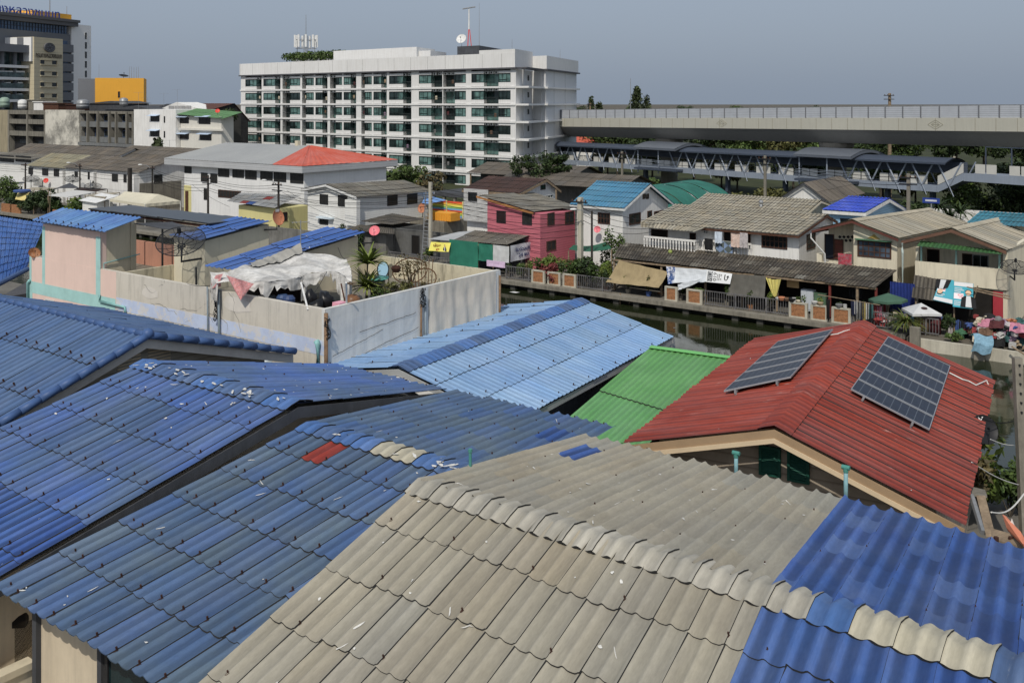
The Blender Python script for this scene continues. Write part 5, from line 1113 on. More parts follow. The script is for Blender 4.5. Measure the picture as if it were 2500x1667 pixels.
r1=C_(*zC(1905,358),82);l1=C_(*zC(1655,440),78)
house('canal_house','house under a teal corrugated roof at the right edge behind the green awning house','house','a',r1[0]-1.2,r1[0]+14,(77.5,l1[1]),(82,r1[1]),(86,l1[1]),cream_wall,FAR(r_teal),0,pitch=.3,amp=.05,rowlen=1.4,capm=[r_teal,gap],sk=SK)
for k,(px0,px1,py,v,dz,lab) in enumerate(((1190,1440,398,108,1.3,'open-sided shed under a grey fibre roof at the foot of the white apartment block'),(1262,1565,419,98,1.2,'long shed under a dark grey fibre roof behind the brown-roofed house'))):
 a0,z=C_(px0,py,v);a1_,z1=C_(px1,py+6,v);zr_=(z+z1)/2
 root,h=house('shed',lab,'shed','a',a0,a1_,(v-4.5,zr_-dz),(v,zr_),(v+4,zr_-dz),block,FAR(r_greybrown),0,(.6,.6),(2.2,.6),pitch=.3,amp=.04,rowlen=1.4,sk=SK)
 for q in range(5):mb=MB();x=a0+.4+(a1_-a0-.8)*q/4;mb.box(G,x-.08,x+.08,v-4.3,v-4.15,0,zr_-dz-.08);mb.build('post',palewood,root)
gn=mat('green_shade_net',S(44,104,92),.8,.2,.5,.5,S(34,80,72),True,.3);root=thing('tunnel_shelter','half-round shelter covered with green shade netting behind the sky blue roof','shelter',W(-37,85,0))
for k in range(4):
 va_,vb2=79.5+k*3.6,79.5+(k+1)*3.6-.25;mb=MB()
 def arch(s,q):
  a=math.pi*(.06+.88*s);return W(-45.6-4.9*math.cos(a),va_+(vb2-va_)*q,2.3+3.6*math.sin(a)+.08*mnoise.noise(Vector((s*6,q*3,k))))
 mb.grid(arch,26,5);mb.build('net_cover',gn,root)
mb=MB()
for v in (79.6,83.1,86.7,90.3,93.8):
 mb.path([W(-45.6-4.8*math.cos(math.pi*i/14),v,2.2+3.6*math.sin(math.pi*i/14)) for i in range(15)],.05,5)
 for sx in (-1,1):mb.tube(W(-45.6+sx*4.8,v,0),W(-45.6+sx*4.8,v,2.2),.05,None,5)
mb.build('hoop_frame',grey_metal,root)
root=thing('block_house','low dark block house with blackened roof between the white house and the ladder','house',W(-63,68,0))
q=[C_(*zH(50,288),66.4),C_(*zH(430,330),66.4),C_(*zH(800,262),71.5),C_(*zH(420,195),71.5)]
quadroof(root,(W(q[3][0],71.5,q[3][1]),W(q[2][0],71.5,q[2][1]),W(q[1][0],66.4,q[1][1]),W(q[0][0],66.4,q[0][1])),FAR(r_shed),pitch=.25,amp=.035,rowlen=1.4,seed=95,**SK)
q2=[C_(*zH(0,400),64.6),C_(*zH(430,440),64.6)]
quadroof(root,(W(q[0][0],66.3,q[0][1]-.3),W(q[1][0],66.3,q[1][1]-.3),W(q2[1][0],64.7,q2[1][1]),W(q2[0][0]-1.5,64.7,q2[0][1])),FAR(r_shed),pitch=.25,amp=.035,rowlen=1.8,seed=96,**SK)
mb=MB();a0,a1_=q[0][0]+.3,q[1][0]-.05;a2=C_(1130,540,66.6)[0];mb.box(G,a0,a1_,66.6,70.5,0,q[1][1]-.35);mb.box(G,a1_,a2,66.7,66.95,0,q[1][1]-.3);mb.box(G,a1_,a2,66.95,71,0,q[1][1]-1.2);mb.build('wall',block,root)
mb=MB();mb.box(G,q2[0][0]-.5,a1_-.2,65.6,66.59,0,q2[0][1]-.12);mb.build('front_wall',mat('pale_block',(.2,.195,.18),.9,.25,.8,.5,(.06,.06,.055),True),root)
winpx(root,G,'b',66.7,*rect(zH,637,445,727,660),dw,MATS['dark_opening'],bars=(1,1),fw=.07,name='doorway')
def ladder(label,p,h,w,m,lean=(0,0)):
 t=thing('ladder',label,'ladder',p);e=W(1,0,0)-W(0,0,0);p=Vector(p);L=Vector((lean[0],lean[1],h))
 for s in (-1,1):mb=MB();mb.tube(p+e*s*w/2,p+e*s*w/2*.85+L,.055,None,5);mb.build('rail',m,t)
 for k in range(int(h/.32)):f=(k+.6)*.32/h;mb=MB();mb.tube(p-e*w/2+L*f,p+e*w/2+L*f,.035,None,5);mb.build('rung',m,t)
x,z=C_(1036,600,64.4);ladder('tall metal ladder standing upright beside the concrete utility pole',W(x,64.4,0),6.2,.62,grey_metal,(.3,.5))
cols=[S(214,84,50),S(226,170,60),S(228,214,96),S(120,170,90),S(110,160,200),S(214,84,50),S(228,200,80),S(120,170,90),S(110,150,200)]
t=thing('striped_fence','fence painted in rainbow stripes behind the ladder','fence',W(-70,79,0));a0=C_(1052,500,79)[0];a1_=C_(1131,500,79)[0];zt_=C_(1100,492,79)[1];zb_=C_(1100,530,79)[1]
for k,c in enumerate(cols):mb=MB();h_=(zt_-zb_)/9;mb.box(G,a0,a1_,79,79.08,zt_-h_*(k+1)+.01,zt_-h_*k);mb.build('painted_board',mat('stripe_%d' % k,c,.7,.08),t)
for x in (a0,(a0+a1_)/2,a1_):mb=MB();mb.box(G,x-.06,x+.06,78.9,78.99,zb_-.02,zt_+.1);mb.build('post',yellow_wall,t)
mb=MB();mb.box(G,a0-3.5,a1_+.3,75.6,79.4,0,zb_-.03);mb.build('base_block',concrete,t)
z0=zb_-.02;mb=MB();a0,z1=C_(1044,517,76);a1_,_=C_(1100,531,76);mb.box(G,a0,a1_,76,77.5,z0,z1)
for k in range(9):x=a0+.2+k*(a1_-a0-.4)/8;mb.box(G,x-.04,x+.04,75.95,76.0,z0+.05,z1-.05)
mb.thing('orange_skip','orange metal container in front of the rainbow fence','container',mat('skip_orange',S(222,150,46),.6,.1,1,.2,S(180,90,40)))
q=[C_(1030,496,74),C_(1046,498,74),C_(1090,490,80),C_(1040,477,80)];mb=MB();mb.prism([W(q[0][0],74,q[0][1]),W(q[1][0],74,q[1][1]),W(q[2][0],80,q[2][1]),W(q[3][0],80,q[3][1])],(0,0,.04));mb.thing('blue_canopy','light blue sheet canopy between the white house and the rainbow fence','canopy',mat('canopy_blue',S(110,150,204),.6,.06))
root=thing('canal_shack','waterside shack with green tarpaulin walls in front of the pink house','shack',W(-50,64,0))
vF2=63.0;p=[C_(1106,588,vF2),C_(1240,599,vF2)];r2=G.pa(1318.6,575.7,p[1][0]);r3=G.pa(1189,563,p[0][0])
quadroof(root,(W(p[0][0],66.0,3.0),W(p[1][0],66.0,3.0),W(p[1][0],vF2,p[1][1]),W(p[0][0],vF2,p[0][1])),FAR(r_grey),pitch=.25,amp=.035,rowlen=1.6,seed=97,splatm=3,splats=14,**SK)
def cloth(label,fn,m,nu=14,nv=10,name='tarpaulin',cat='tarpaulin',parent=None):
 mb=MB();mb.grid(fn,nu,nv)
 return mb.build(name,m,parent) if parent else mb.thing(name,label,cat,m)
def flat_cloth(px0,py0,px1,py1,v,wob=.05,ph=0,hem=.05):
 x0,z0=C_(px0,(py0+py1)/2,v);x1,_=C_(px1,(py0+py1)/2,v);zt_=C_((px0+px1)/2,py0,v)[1];zb_=C_((px0+px1)/2,py1,v)[1]
 def f(s,q):return W(x0+(x1-x0)*s,v+wob*math.sin(s*11+ph+q*2)*q+wob*.7*mnoise.noise(Vector((s*4,q*3,ph))),zt_+(zb_-zt_)*q-hem*q*abs(math.sin(s*9+ph)))
 return f
gtarp=mat('green_tarp',S(42,112,92),.7,.12,.7,.3,S(32,86,74),True,.2);wtarp=mat('white_tarp',(.62,.63,.63),.6,.1,.8,.3,(.35,.35,.34),True,.2)
cloth('wide green tarpaulin wall of the waterside shack',flat_cloth(1097,588,1167,652,62.75),gtarp)
cloth('short green tarpaulin hung beside the white sheet on the shack',flat_cloth(1168,596,1203,637,62.8,ph=2),gtarp);cloth('white sheet hung at the right corner of the shack',flat_cloth(1204,600,1243,639,62.85,ph=4),wtarp)
for px in (1106,1168,1204,1241):x,z=C_(px,600,63.1);mb=MB();mb.tube(W(x,63.1,0),W(x,63.1,2.5),.05,None,6);mb.build('post',palewood,root)
mb=MB();mb.box(G,p[0][0]+.2,p[1][0]-.2,65.6,65.7,0,2.8);mb.build('rear_wall',MATS['dark_grey_wall'],root)
pinkban=mat('pale_pink_print',S(204,180,206),.7,.12,5,.3,(.3,.2,.35));cloth('pale pink printed banner tied to the railing below the shack',flat_cloth(1188,637,1233,652,62.5,.02,1,0),pinkban,name='banner',cat='banner')
def side_cloth(px0,py0,px1,py1,u,wob=.03,skew=0):
 f0,f1=G.pa(px0,py0,u),G.pa(px1,py1,u);zt_,zb_=f0[1],f1[1]
 return lambda s,q:W(u+wob*math.sin(s*9+q*3),f0[0]+(f1[0]-f0[0])*s,zt_+(zb_-zt_)*q+skew*s)
us=p[1][0]+.05
bwhite=mat('banner_white',(.62,.64,.68),.6,.06,2,.1)
def text_side(parent,s,u,v,z,size,m,width=None):
 mb=MB();add_text(mb,s,size,W(u,v,z),W(0,1,0)-W(0,0,0),(0,0,1),0,width);return mb.build('lettering',m,parent)
def text_front(parent,s,u,v,z,size,m,width=None,ex=None,ey=(0,0,1)):
 mb=MB();add_text(mb,s,size,W(u,v,z),ex if ex is not None else (W(1,0,0)-W(0,0,0)),ey,0,width);return mb.build('lettering',m,parent)
navy=mat('navy_ink',(.02,.035,.14),.7,.1);ink=mat('black_ink',(.015,.015,.016),.7,.1)
b_=cloth('white and blue lettered banner on the right side of the shack',side_cloth(1246,600,1300,628,us),bwhite,name='banner',cat='banner')
f0,f1=G.pa(1246,600,us),G.pa(1300,628,us);vm,zm=(f0[0]+f1[0])/2,(f0[1]+f1[1])/2
text_side(b_,'ยินดีตอนรับ',us+.06,vm+.2,zm+.22,.4,navy,(f1[0]-f0[0])*.7);text_side(b_,'24 ชม.',us+.06,vm+.3,zm-.25,.42,navy,(f1[0]-f0[0])*.5)
cloth('purple printed banner at the pink house corner',side_cloth(1300,590,1318,612,us+.02),mat('purple_print',S(104,84,150),.7,.3,8,.4,(.5,.45,.6)),name='banner',cat='banner',nu=5,nv=5)
x0,z0=C_(1056,590,62.9);x1,z1=C_(1104,612,62.9);ybm=mat('yellow_banner',S(226,206,96),.7,.06,2,.1);yb=cloth('yellow lettered campaign banner left of the green tarpaulin, man in dark suit',lambda s,q:W(x0+(x1-x0)*s,62.7-.3*q+.06*math.sin(s*7),z0+.1*s+(z1-z0-.15)*q),ybm,name='banner',cat='banner')
text_front(yb,'เลือก',x0+(x1-x0)*.38,62.55,z0-.22,.34,mat('red_brown_ink',S(130,60,40),.7,.1),.85);text_front(yb,'X5',x0+(x1-x0)*.45,62.42,z0-.55,.3,mat('red_ink',S(170,40,36),.7,.1),.4)
def suit(parent,u,v,z,h,m=ink,skin=None,ey=(0,0,1),ex=None,off=None):
 ex=Vector(ex if ex is not None else W(1,0,0)-W(0,0,0)).normalized();ey=Vector(ey).normalized();o=W(u,v,z);nn=ex.cross(ey)
 mb=MB();T=lambda x,y,k:o+ex*x*h+ey*y*h+nn*.006*k
 mb.poly([T(-.3,0,1),T(.3,0,1),T(.27,.42,1),T(.12,.58,1),T(-.12,.58,1),T(-.27,.42,1)],0);mb.poly([T(-.07,.05,2),T(.07,.05,2),T(.1,.57,2),T(-.1,.57,2)],1)
 mb.poly([T(.11*math.cos(a*.524),.74+.15*math.sin(a*.524),3) for a in range(12)],2);mb.poly([T(.125*math.cos(a*.35-.2),.78+.15*math.sin(a*.35-.2),2) for a in range(11)],3)
 mb.build('printed_portrait',[m,wtarp,skin or mat('printed_skin',S(206,170,140),.8,.05),ink],parent)
suit(yb,x0+(x1-x0)*.82,62.4,z1-.05,.62)
pq=[C_(1044,584,62.9),C_(1100,588,62.9),C_(1176,562,66.2),C_(1120,566,66.2)];mb=MB();mb.grid(lambda s,q:(W(pq[0][0],62.9,pq[0][1])*(1-s)+W(pq[1][0],62.9,pq[1][1])*s)*(1-q)+(W(pq[3][0],66.2,pq[3][1])*(1-s)+W(pq[2][0],66.2,pq[2][1])*s)*q-Vector((0,0,.15*math.sin(3.14*s)*math.sin(3.14*q))),8,8);mb.thing('canopy_sheet','pale grey plastic canopy sheet over the left end of the shack','canopy',mat('grey_plastic_sheet',(.42,.43,.43),.5,.1,1))
# canal frontage
root=thing('canal_ledge','weathered concrete ledge with stub posts along the far canal bank','embankment',W(-60,VB,WZ))
mb=MB();mb.box(G,-260,-16.2,VB-.55,VB+.5,-.26,.02);mb.build('ledge_beam',concrete,root)
mb=MB();mb.box(G,-260,-16.2,VB+.25,VB+.5,-2.2,-.27);mb.build('back_wall',mat('wet_dark_concrete',(.04,.04,.034),.8,.3,1),root)
mat('stub_dark',(.07,.068,.06),.9,.3,1)
for k in range(72):u=-150+k*1.86+R.uniform(-.1,.1);mb=MB();mb.box(G,u-.22,u+.22,VB-.35,VB-.02,-1.6,-.27);mb.build('stub_post',MATS['stub_dark'],root)
root=thing('retaining_wall','pale concrete canal retaining wall with square posts at the right edge','wall',W(-5,61,WZ))
mb=MB();mb.box(G,-15.6,30,60.9,61.15,-2.0,.06);mb.build('panel',concrete_light,root)
for k,u in enumerate((-15.4,-11.9,-9.0,-6.0,-3.0,0)):mb=MB();mb.box(G,u-.28,u+.28,60.6,60.89,-2.0,.5+.25*(k==0));mb.build('post',concrete,root)
mb=MB();mb.box(G,-16,30,61.2,VB+.6,-2.3,-.01);tag(mb.build('rubble_bank',earth),kind='structure')
def pxu(px,v):return C_(px,700,v)[0]
vp=62.35;ORD=['leftmost','second from the left','third from the left','fourth','fifth','sixth','seventh','right-hand']
places=['below the pink house, left of the other two','below the pink house, in the middle of three','below the pink house, nearest the brown tarpaulin','under the white hanging banner, left one','under the lettered white board','under the dark roof, left of three by the white cupboard','under the dark roof, middle of three','under the dark roof, right of three beside the laundry']
for k,(a,b) in enumerate(((1299,1331),(1338,1369),(1375,1407),(1624,1655),(1677,1715),(1927,1972),(1980,2022),(2031,2078))):
 a0,a1_=pxu(a,vp),pxu(b,vp);root=thing('brick_parapet','framed orange brick parapet panel '+places[k],'parapet',W((a0+a1_)/2,vp,0),'brick parapet panels along the canal')
 mb=MB();h=1.02
 mb.box(G,a0,a0+.16,vp-.1,vp+.1,.02,h);mb.box(G,a1_-.16,a1_,vp-.1,vp+.1,.02,h);mb.box(G,a0+.16,a1_-.16,vp-.1,vp+.1,h-.1,h);mb.box(G,a0+.16,a1_-.16,vp-.1,vp+.1,.02,.12);mb.build('concrete_frame',concrete_light,root)
 mb=MB();mb.box(G,a0+.16,a1_-.16,vp-.06,vp+.06,.12,h-.1);mb.build('brick_infill',brick,root)
railm=mat('dull_rail',(.16,.16,.165),.6,.3,3,.4,(.09,.05,.03))
for k,(a,b,lab) in enumerate(((1236,1298,'bar railing in front of the shack and flower pots'),(1410,1492,'bar railing behind the bushes left of the brown tarpaulin'),(1722,1925,'long bar railing under the dark mesh tarpaulin'),(2080,2292,'bar railing below the laundry and the parasols'),(950,1096,'dark bar railing left of the green tarpaulin shack'))):
 a0,a1_=pxu(a,vp),pxu(b,vp);mb=MB()
 for z in (.12,1.0):mb.box(G,a0,a1_,vp-.03,vp+.03,z,z+.06)
 n=int((a1_-a0)/.17)
 for i in range(n+1):x=a0+(a1_-a0)*i/n;mb.box(G,x-.016,x+.016,vp-.016,vp+.016,.18,1.0)
 for i in range(int((a1_-a0)/2.2)+1):x=a0+2.2*i;mb.box(G,x-.035,x+.035,vp-.035,vp+.035,0,1.1)
 mb.thing('railing',lab,'railing',railm)
root=thing('canal_lean_to','long open lean-to under a blackened corrugated roof along the canal','lean-to',W(-28,64.5,0))
fu0,fu1,ru0,ru1=-37.5,-18.4,-38.6,-17.9
mb=MB()
def shed_alt(c,r,C_n,R_n):return (4,1.) if (c*31+r*17) % 11==0 else (0,.75+.5*((c*37+r*53) % 10)/10)
sheet(mb,W(ru0,66.5,3.1),W(ru1,66.5,3.05),W(fu1,63.25,2.32),W(fu0,63.25,2.45),.24,.04,.85,3,6,.03,.012,(.85,1.15),shed_alt,1,2,3,14,seed=101,jit=.12,sag=.05)
mb.build('roof',[r_shed,gap,rust,paste,r_grey],root,smooth=(0,4))
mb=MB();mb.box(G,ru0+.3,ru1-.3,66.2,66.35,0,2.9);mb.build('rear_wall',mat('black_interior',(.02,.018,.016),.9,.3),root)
for px,m_ in ((1500,palewood),(1615,palewood),(1722,palewood),(1812,palewood),(1897,palewood),(2026,mat('red_post',S(110,50,44),.6,.2)),(2093,palewood),(2139,MATS['red_post'])):
 u=pxu(px,63.45);mb=MB();mb.box(G,u-.07,u+.07,63.4,63.54,0,2.3);mb.build('post',m_,root)
mb=MB();mb.box(G,fu0,fu1,63.3,63.4,2.22,2.34);mb.build('eaves_beam',palewood,root)
mb=MB();a0=pxu(2165,64.2);
blue_sh=mat('blue_sheet_cladding',S(40,56,120),.5,.2,2,.4,(.012,.015,.035),True)
mb=MB();mb.grid(lambda s,q:W(-17.9+1.5*s,64.6+.035*math.sin(s*50),.7+1.9*q),60,2);mb.thing('cladding_sheet','dark blue corrugated sheets standing at the right end of the lean-to','sheet',blue_sh)
mb=MB();mb.grid(lambda s,q:W(-17.6+1.2*s,64.4+.03*math.sin(s*40),.0+.62*q),50,2);mb.thing('cladding_sheet','light blue corrugated sheet below the dark blue sheets','sheet',mat('sky_sheet',S(90,150,190),.5,.1))
mb=MB();mb.grid(lambda s,q:W(-18.15+.03*math.sin(s*9),64.0+.5*s,.0+1.2*q),8,2);mb.thing('cladding_sheet','narrow dark red board beside the blue sheets','board',mat('dark_red_board',S(130,36,40),.6,.15))
def tilt_cloth(px_tl,px_tr,px_br,px_bl,vt,vb,wob=.06,ph=0,sagk=.15):
 a,b,c,d=(C_(*px_tl,vt),C_(*px_tr,vt),C_(*px_br,vb),C_(*px_bl,vb));A,B,Cc,D=W(a[0],vt,a[1]),W(b[0],vt,b[1]),W(c[0],vb,c[1]),W(d[0],vb,d[1])
 def f(s,q):
  p=A*(1-s)*(1-q)+B*s*(1-q)+Cc*s*q+D*(1-s)*q
  return p+W(0,-.5,.8)*(-sagk*math.sin(math.pi*q)*(.5+.5*math.sin(math.pi*s))+wob*mnoise.noise(Vector((s*5+ph,q*4,ph)))+wob*.3*math.sin(s*17+ph))
 return f
cloth('big brown tarpaulin awning slanting over the canal edge',tilt_cloth(zB(575,768),zB(1000,868),zB(920,1005),zB(460,960),63.2,62.2,.05,1),mat('brown_tarp',S(146,130,98),.8,.1,.7,.5,S(104,92,68),True,.25),24,14)
wb=mat('worn_white_banner',(.60,.63,.66),.6,.06,.8,.25,(.36,.38,.38),True)
cloth('worn white vinyl banner hanging under the lean-to eave',tilt_cloth(zB(1065,830),zB(1345,850),zB(1330,955),zB(1050,965),63.15,62.6,.07,3),wb,18,10,'banner','banner')
cloth('blue and green printed end of the worn white banner',tilt_cloth(zB(985,820),zB(1068,828),zB(1052,965),zB(1000,975),63.17,62.62,.05,7),mat('blue_green_print',S(60,88,140),.6,.35,2.2,.6,S(220,226,228),False,dth=(.5,.52)),8,8,'banner','banner')
cloth('crumpled white flap dangling below the worn white banner',tilt_cloth(zB(1085,975),zB(1300,930),zB(1165,1000),zB(1085,1030),62.55,62.3,.1,5),wb,12,8,'banner','banner')
A,B,Cc,D=[C_(*zB(*q),v) for q,v in (((1340,850),63.1),((1560,885),63.1),((1540,975),62.6),((1328,955),62.6))]
A,B,Cc,D=W(A[0],63.1,A[1]),W(B[0],63.1,B[1]),W(Cc[0],62.6,Cc[1]),W(D[0],62.6,D[1])
root=thing('lettered_board','white vinyl board with a u-turn arrow and sideways lettering under the lean-to eave','sign',(A+B+Cc+D)/4)
nn=(B-A).cross(D-A).normalized();nn=nn if nn.y<0 else-nn
mb=MB();mb.prism([A,B,Cc,D],-nn*.02);mb.build('board',mat('board_white',(.68,.69,.69),.5,.04),root)
def bp(s,q,o=.012):return A*(1-s)*(1-q)+B*s*(1-q)+Cc*s*q+D*(1-s)*q+nn*o
mb=MB();mb.poly([bp(.05,.1),bp(.25,.1),bp(.25,.92),bp(.05,.92)]);mb.build('black_box',mat('charcoal_print',(.05,.055,.06),.7,.1),root)
e1,e2=(bp(.5,0)-bp(.5,1)),(bp(0,.5)-bp(1,.5))
mb=MB();add_text(mb,'VELA',.32,bp(.18,.5,.02),e1,e2,0,.8,.004);mb.build('lettering',wtarp,root)
mb=MB();add_text(mb,'019',.36,bp(.36,.5,.02),e1,e2,0,.62,.004);mb.build('lettering',ink,root)
for s,txt in ((.09,'MODERN HOME'),(.46,'LUXURY'),(.53,'TOWNHOME'),(.6,'3.5')):mb=MB();add_text(mb,txt,.12,bp(s,.5,.022),e1,e2,0,.66 if s<.2 else .5,.004);mb.build('lettering',wtarp if s<.2 else ink,root)
mb=MB();c=[bp(.86-.0,.78),bp(.79,.78),bp(.745,.62),bp(.745,.42),bp(.78,.3),bp(.84,.3),bp(.88,.4)]
c=[bp(.74,.2),bp(.74,.55),bp(.77,.7),bp(.83,.7),bp(.86,.55),bp(.86,.42)];mb.path(c,.035,6);mb.poly([bp(.80,.42,.02),bp(.92,.42,.02),bp(.86,.22,.02)]);mb.build('turn_arrow',ink,root)
cloth('dark grey mesh tarpaulin blind hanging from the lean-to eave',tilt_cloth(zB(1565,888),zB(1852,905),zB(1840,1100),zB(1510,1072),63.2,62.55,.05,9,.1),mat('dark_mesh_tarp',S(88,86,80),.8,.15,.8,.5,S(58,56,52),True,.2),20,12)
def curtain(s,q):a,b=C_(1870,682,63.3)[0],C_(1907,690,63.3)[0];w=1-.75*q;m=(a+b)/2+.1*q;return W(m+(s-.5)*(b-a)*w,63.25+.06*math.sin(s*26)*w,2.15-1.15*q+.15*abs(s-.5))
cloth('yellow gathered curtain tied to a post of the lean-to',curtain,mat('yellow_curtain',S(196,186,110),.8,.15,3),24,8,'curtain','curtain')
mb=MB();a,b=C_(*zC(75,935),64.2),C_(*zC(178,1012),64.2);mb.box(G,a[0],b[0],64.2,64.26,b[1],a[1]);mb.thing('hung_board','tan board hung in the dark opening of the lean-to','board',mat('cardboard',S(190,158,112),.8,.08,2))
a,b=C_(*zC(197,1020),63.9),C_(*zC(305,1140),63.9);t=thing('cupboard','white cupboard standing behind the brick parapet','cupboard',W(a[0],63.9,0));mb=MB();mb.box(G,a[0],b[0],63.9,64.4,.2,a[1]);mb.build('carcass',mat('cupboard_white',S(178,184,190),.5,.06),t);mb=MB();mb.box(G,a[0]+.05,(a[0]+b[0])/2-.02,63.87,63.897,.3,a[1]-.05);mb.build('door',MATS['cupboard_white'],t);mb=MB();mb.box(G,(a[0]+b[0])/2+.02,b[0]-.05,63.87,63.897,.3,a[1]-.05);mb.build('door',MATS['cupboard_white'],t)
a,b=C_(*zC(312,1055),63.8),C_(*zC(412,1140),63.8);mb=MB();mb.box(G,a[0],b[0],63.8,64.1,.2,a[1]);mb.box(G,a[0]-.03,b[0]+.03,63.78,64.12,a[1],a[1]+.05);mb.thing('cabinet','green framed cabinet right of the white cupboard','cabinet',mat('cabinet_green',S(84,110,88),.6,.2))
rr=random.Random(5)
PAL={'white':(.62,.61,.58),'red':S(170,44,44),'blue':S(46,86,160),'sky blue':S(120,180,210),'yellow':S(214,190,60),'green':S(60,120,80),'pink':S(214,120,150),'black':(.02,.02,.022),'grey':(.25,.25,.25),'brown':S(120,86,58),'purple':S(84,60,120),'orange':S(206,120,60),'cream':S(214,200,168),'navy':S(36,44,80),'teal':S(50,110,110),'striped white':S(200,190,190),'dark green':S(34,64,44),'maroon':S(100,36,40),'mauve':S(150,120,150),'lime':S(170,190,60),'tan':S(176,150,110),'charcoal':(.05,.05,.055)}
def dull(c):y=sum(c)/3;return tuple((y+(x-y)*.72)*.8 for x in c)
CM={k:mat('cloth_'+k.replace(' ','_'),dull(c),.8,.22,5,.35,tuple(x*.4 for x in c)) for k,c in PAL.items()}
for k,(px,cn,r,nm) in enumerate(((1902,'white',.16,'bowl'),(1912,'orange',.24,'basket'),(1925,'brown',.22,'basket'),(1938,'black',.26,'pan'),(1942,'white',.13,'jar'),(1952,'cream',.15,'bowl'),(1992,'white',.22,'tray'),(2006,'tan',.2,'basket'),(2052,'grey',.24,'pan'),(2066,'white',.12,'jar'))):
 u=pxu(px,62.6);mb=MB();mb.lathe(W(u,vp+.0,1.03),[(0,0),(r*.7,0),(r,r*.7),(r*.9,r*.9),(0,r*.6)] if nm!='jar' else [(0,0),(r,0),(r,r*2),(0,r*2.1)],10);mb.thing('kitchen_'+nm,'%s %s on the canal parapet, number of places right of the dark mesh tarpaulin: %s' % (cn,nm,['nearest','second','third','fourth','fifth','sixth','seventh','eighth','ninth','tenth'][k]) if False else '%s kitchen %s standing on the %s' % (cn,nm,['railing end beside the yellow curtain','railing beside the yellow curtain','parapet left of the white cupboard, biggest there','left brick parapet under the tan board','left brick parapet, tall and narrow','left brick parapet in front of the cupboard','middle brick parapet, tipped up','middle brick parapet beside the red post','right brick parapet','right brick parapet, tall and narrow'][k]),nm,CM[cn])
def hang(label,px,v,z,w,h,m,name='hanging_clothes',cat='clothes',ph=0):
 u=pxu(px,v);return cloth(label,lambda s,q:W(u+(s-.5)*w*(1-.25*q*math.sin(q*3+ph)**2),v+.07*math.sin(s*12+ph)*(.3+q),z-h*q+.05*math.sin(s*8+ph)),m,8,6,name,cat)
mb=MB();mb.tube(W(pxu(1998,62.2),62.1,1.72),W(pxu(2150,62.2),62.1,1.52),.025,None,6);mb.thing('laundry_pole','pale pole for laundry jutting over the canal between the red posts','pole',palewood)
for k,(px,cn,w,h) in enumerate(((2084,'navy',.35,.9),(2089,'white',.25,.8),(2095,'grey',.4,1.1),(2101,'charcoal',.35,.9),(2108,'navy',.3,1.0),(2111,'yellow',.2,1.1),(2116,'white',.3,1.0),(2121,'black',.3,1.0),(2126,'teal',.3,.9))):
 hang('%s garment on the laundry pole, %s of nine' % (cn,ORD[:4][k] if k<3 else ['fourth','fifth','sixth','seventh','eighth','last'][k-3]),px,62.1,1.62-.02*k*.5,w,h,CM[cn],ph=k)
for k,(px,cn) in enumerate(((2078,'black'),(2086,'charcoal'),(2094,'grey'),(2100,'black'))):hang('%s garment drying in the shade under the lean-to roof, %s of four' % (cn,('first','second','third','last')[k]),px,64,2.25,.35,.8,CM[cn],ph=k+20)
for k,(px,cn) in enumerate(((2139,'red'),(2146,'pink'))):hang('long %s cloth hanging beside the right red post' % cn,px,62.6,1.35,.35,1.2,CM[cn],ph=k)
hang('black cloth hanging on the brick parapet by the red post',2022,62.15,1.5,.25,1.3,CM['black'])
bl_rug=mat('patterned_blue_rug',S(96,116,150),.85,.1);m=bl_rug;tt=NT(m);bb=tt.n['Principled BSDF'];co=tt.add('ShaderNodeTexCoord').outputs['Object']
mp=tt.add('ShaderNodeMapping');mp.inputs['Rotation'].default_value=(0,math.radians(45),math.radians(0));mp.inputs['Scale'].default_value=(2.6,.01,2.6);tt.link(co,mp.inputs['Vector']);ck=tt.add('ShaderNodeTexChecker');ck.inputs['Scale'].default_value=1.;ck.inputs['Color1'].default_value=(*S(120,140,170),1);ck.inputs['Color2'].default_value=(*S(84,92,90),1);tt.link(mp.outputs[0],ck.inputs['Vector']);tt.link(ck.outputs[0],bb.inputs['Base Color'])
def hang_px(label,f,x0,y0,x1,y1,v,m,ph=0,name='hanging_cloth',cat='cloth'):p0_,p1_=f(x0,y0),f(x1,y1);return cloth(label,flat_cloth(*p0_,*p1_,v,.05,ph,.06),m,10,8,name,cat)
hang_px('patterned blue rug hung over the white balustrade',zB,1415,602,1562,728,66.8,bl_rug,0,'rug','rug');hang_px('white and orange patterned sheet hung across the balcony',zB,1548,522,1640,650,66.6,mat('orange_print_sheet',S(206,184,172),.8,.2,5,.6,S(170,110,80),dth=(.55,.6)),2);hang_px('cream and blue cloth hung at the right of the balcony',zB,1625,530,1695,655,66.5,CM['striped white'],3);hang_px('long white and pale blue cloth hung from the balcony eave',zB,1408,500,1472,615,66.55,mat('pale_blue_white',S(190,200,212),.8,.1,2),4);hang_px('dark clothes on hangers at the balcony corner',zB,1318,580,1392,675,66.0,CM['black'],5)
hang_px('red and grey blanket over the balcony wall of the cream house',zC,520,712,640,805,66.9,mat('red_grey_blanket',S(176,70,84),.85,.3,3,.6,S(120,118,116),dth=(.5,.55)),6,'blanket','blanket')
mb=MB();x,z=C_(*zB(1020,680),65.4);mb.blob(W(x,65.4,2.95),.16,1,0,.02,12);mb.thing('ball','yellow ball lying on the lean-to roof below the balustrade','ball',CM['lime'],smooth=True)
root=thing('canal_lean_to','small dark corrugated lean-to in front of the green awning house','lean-to',W(-15.5,64.5,0))
q=[C_(*zC(1185,895),65.85),C_(*zC(1400,940),65.85),C_(*zC(1340,1140),63.6),C_(*zC(1135,1005),64.6)]
qb=C_(*zC(1165,1090),63.7)
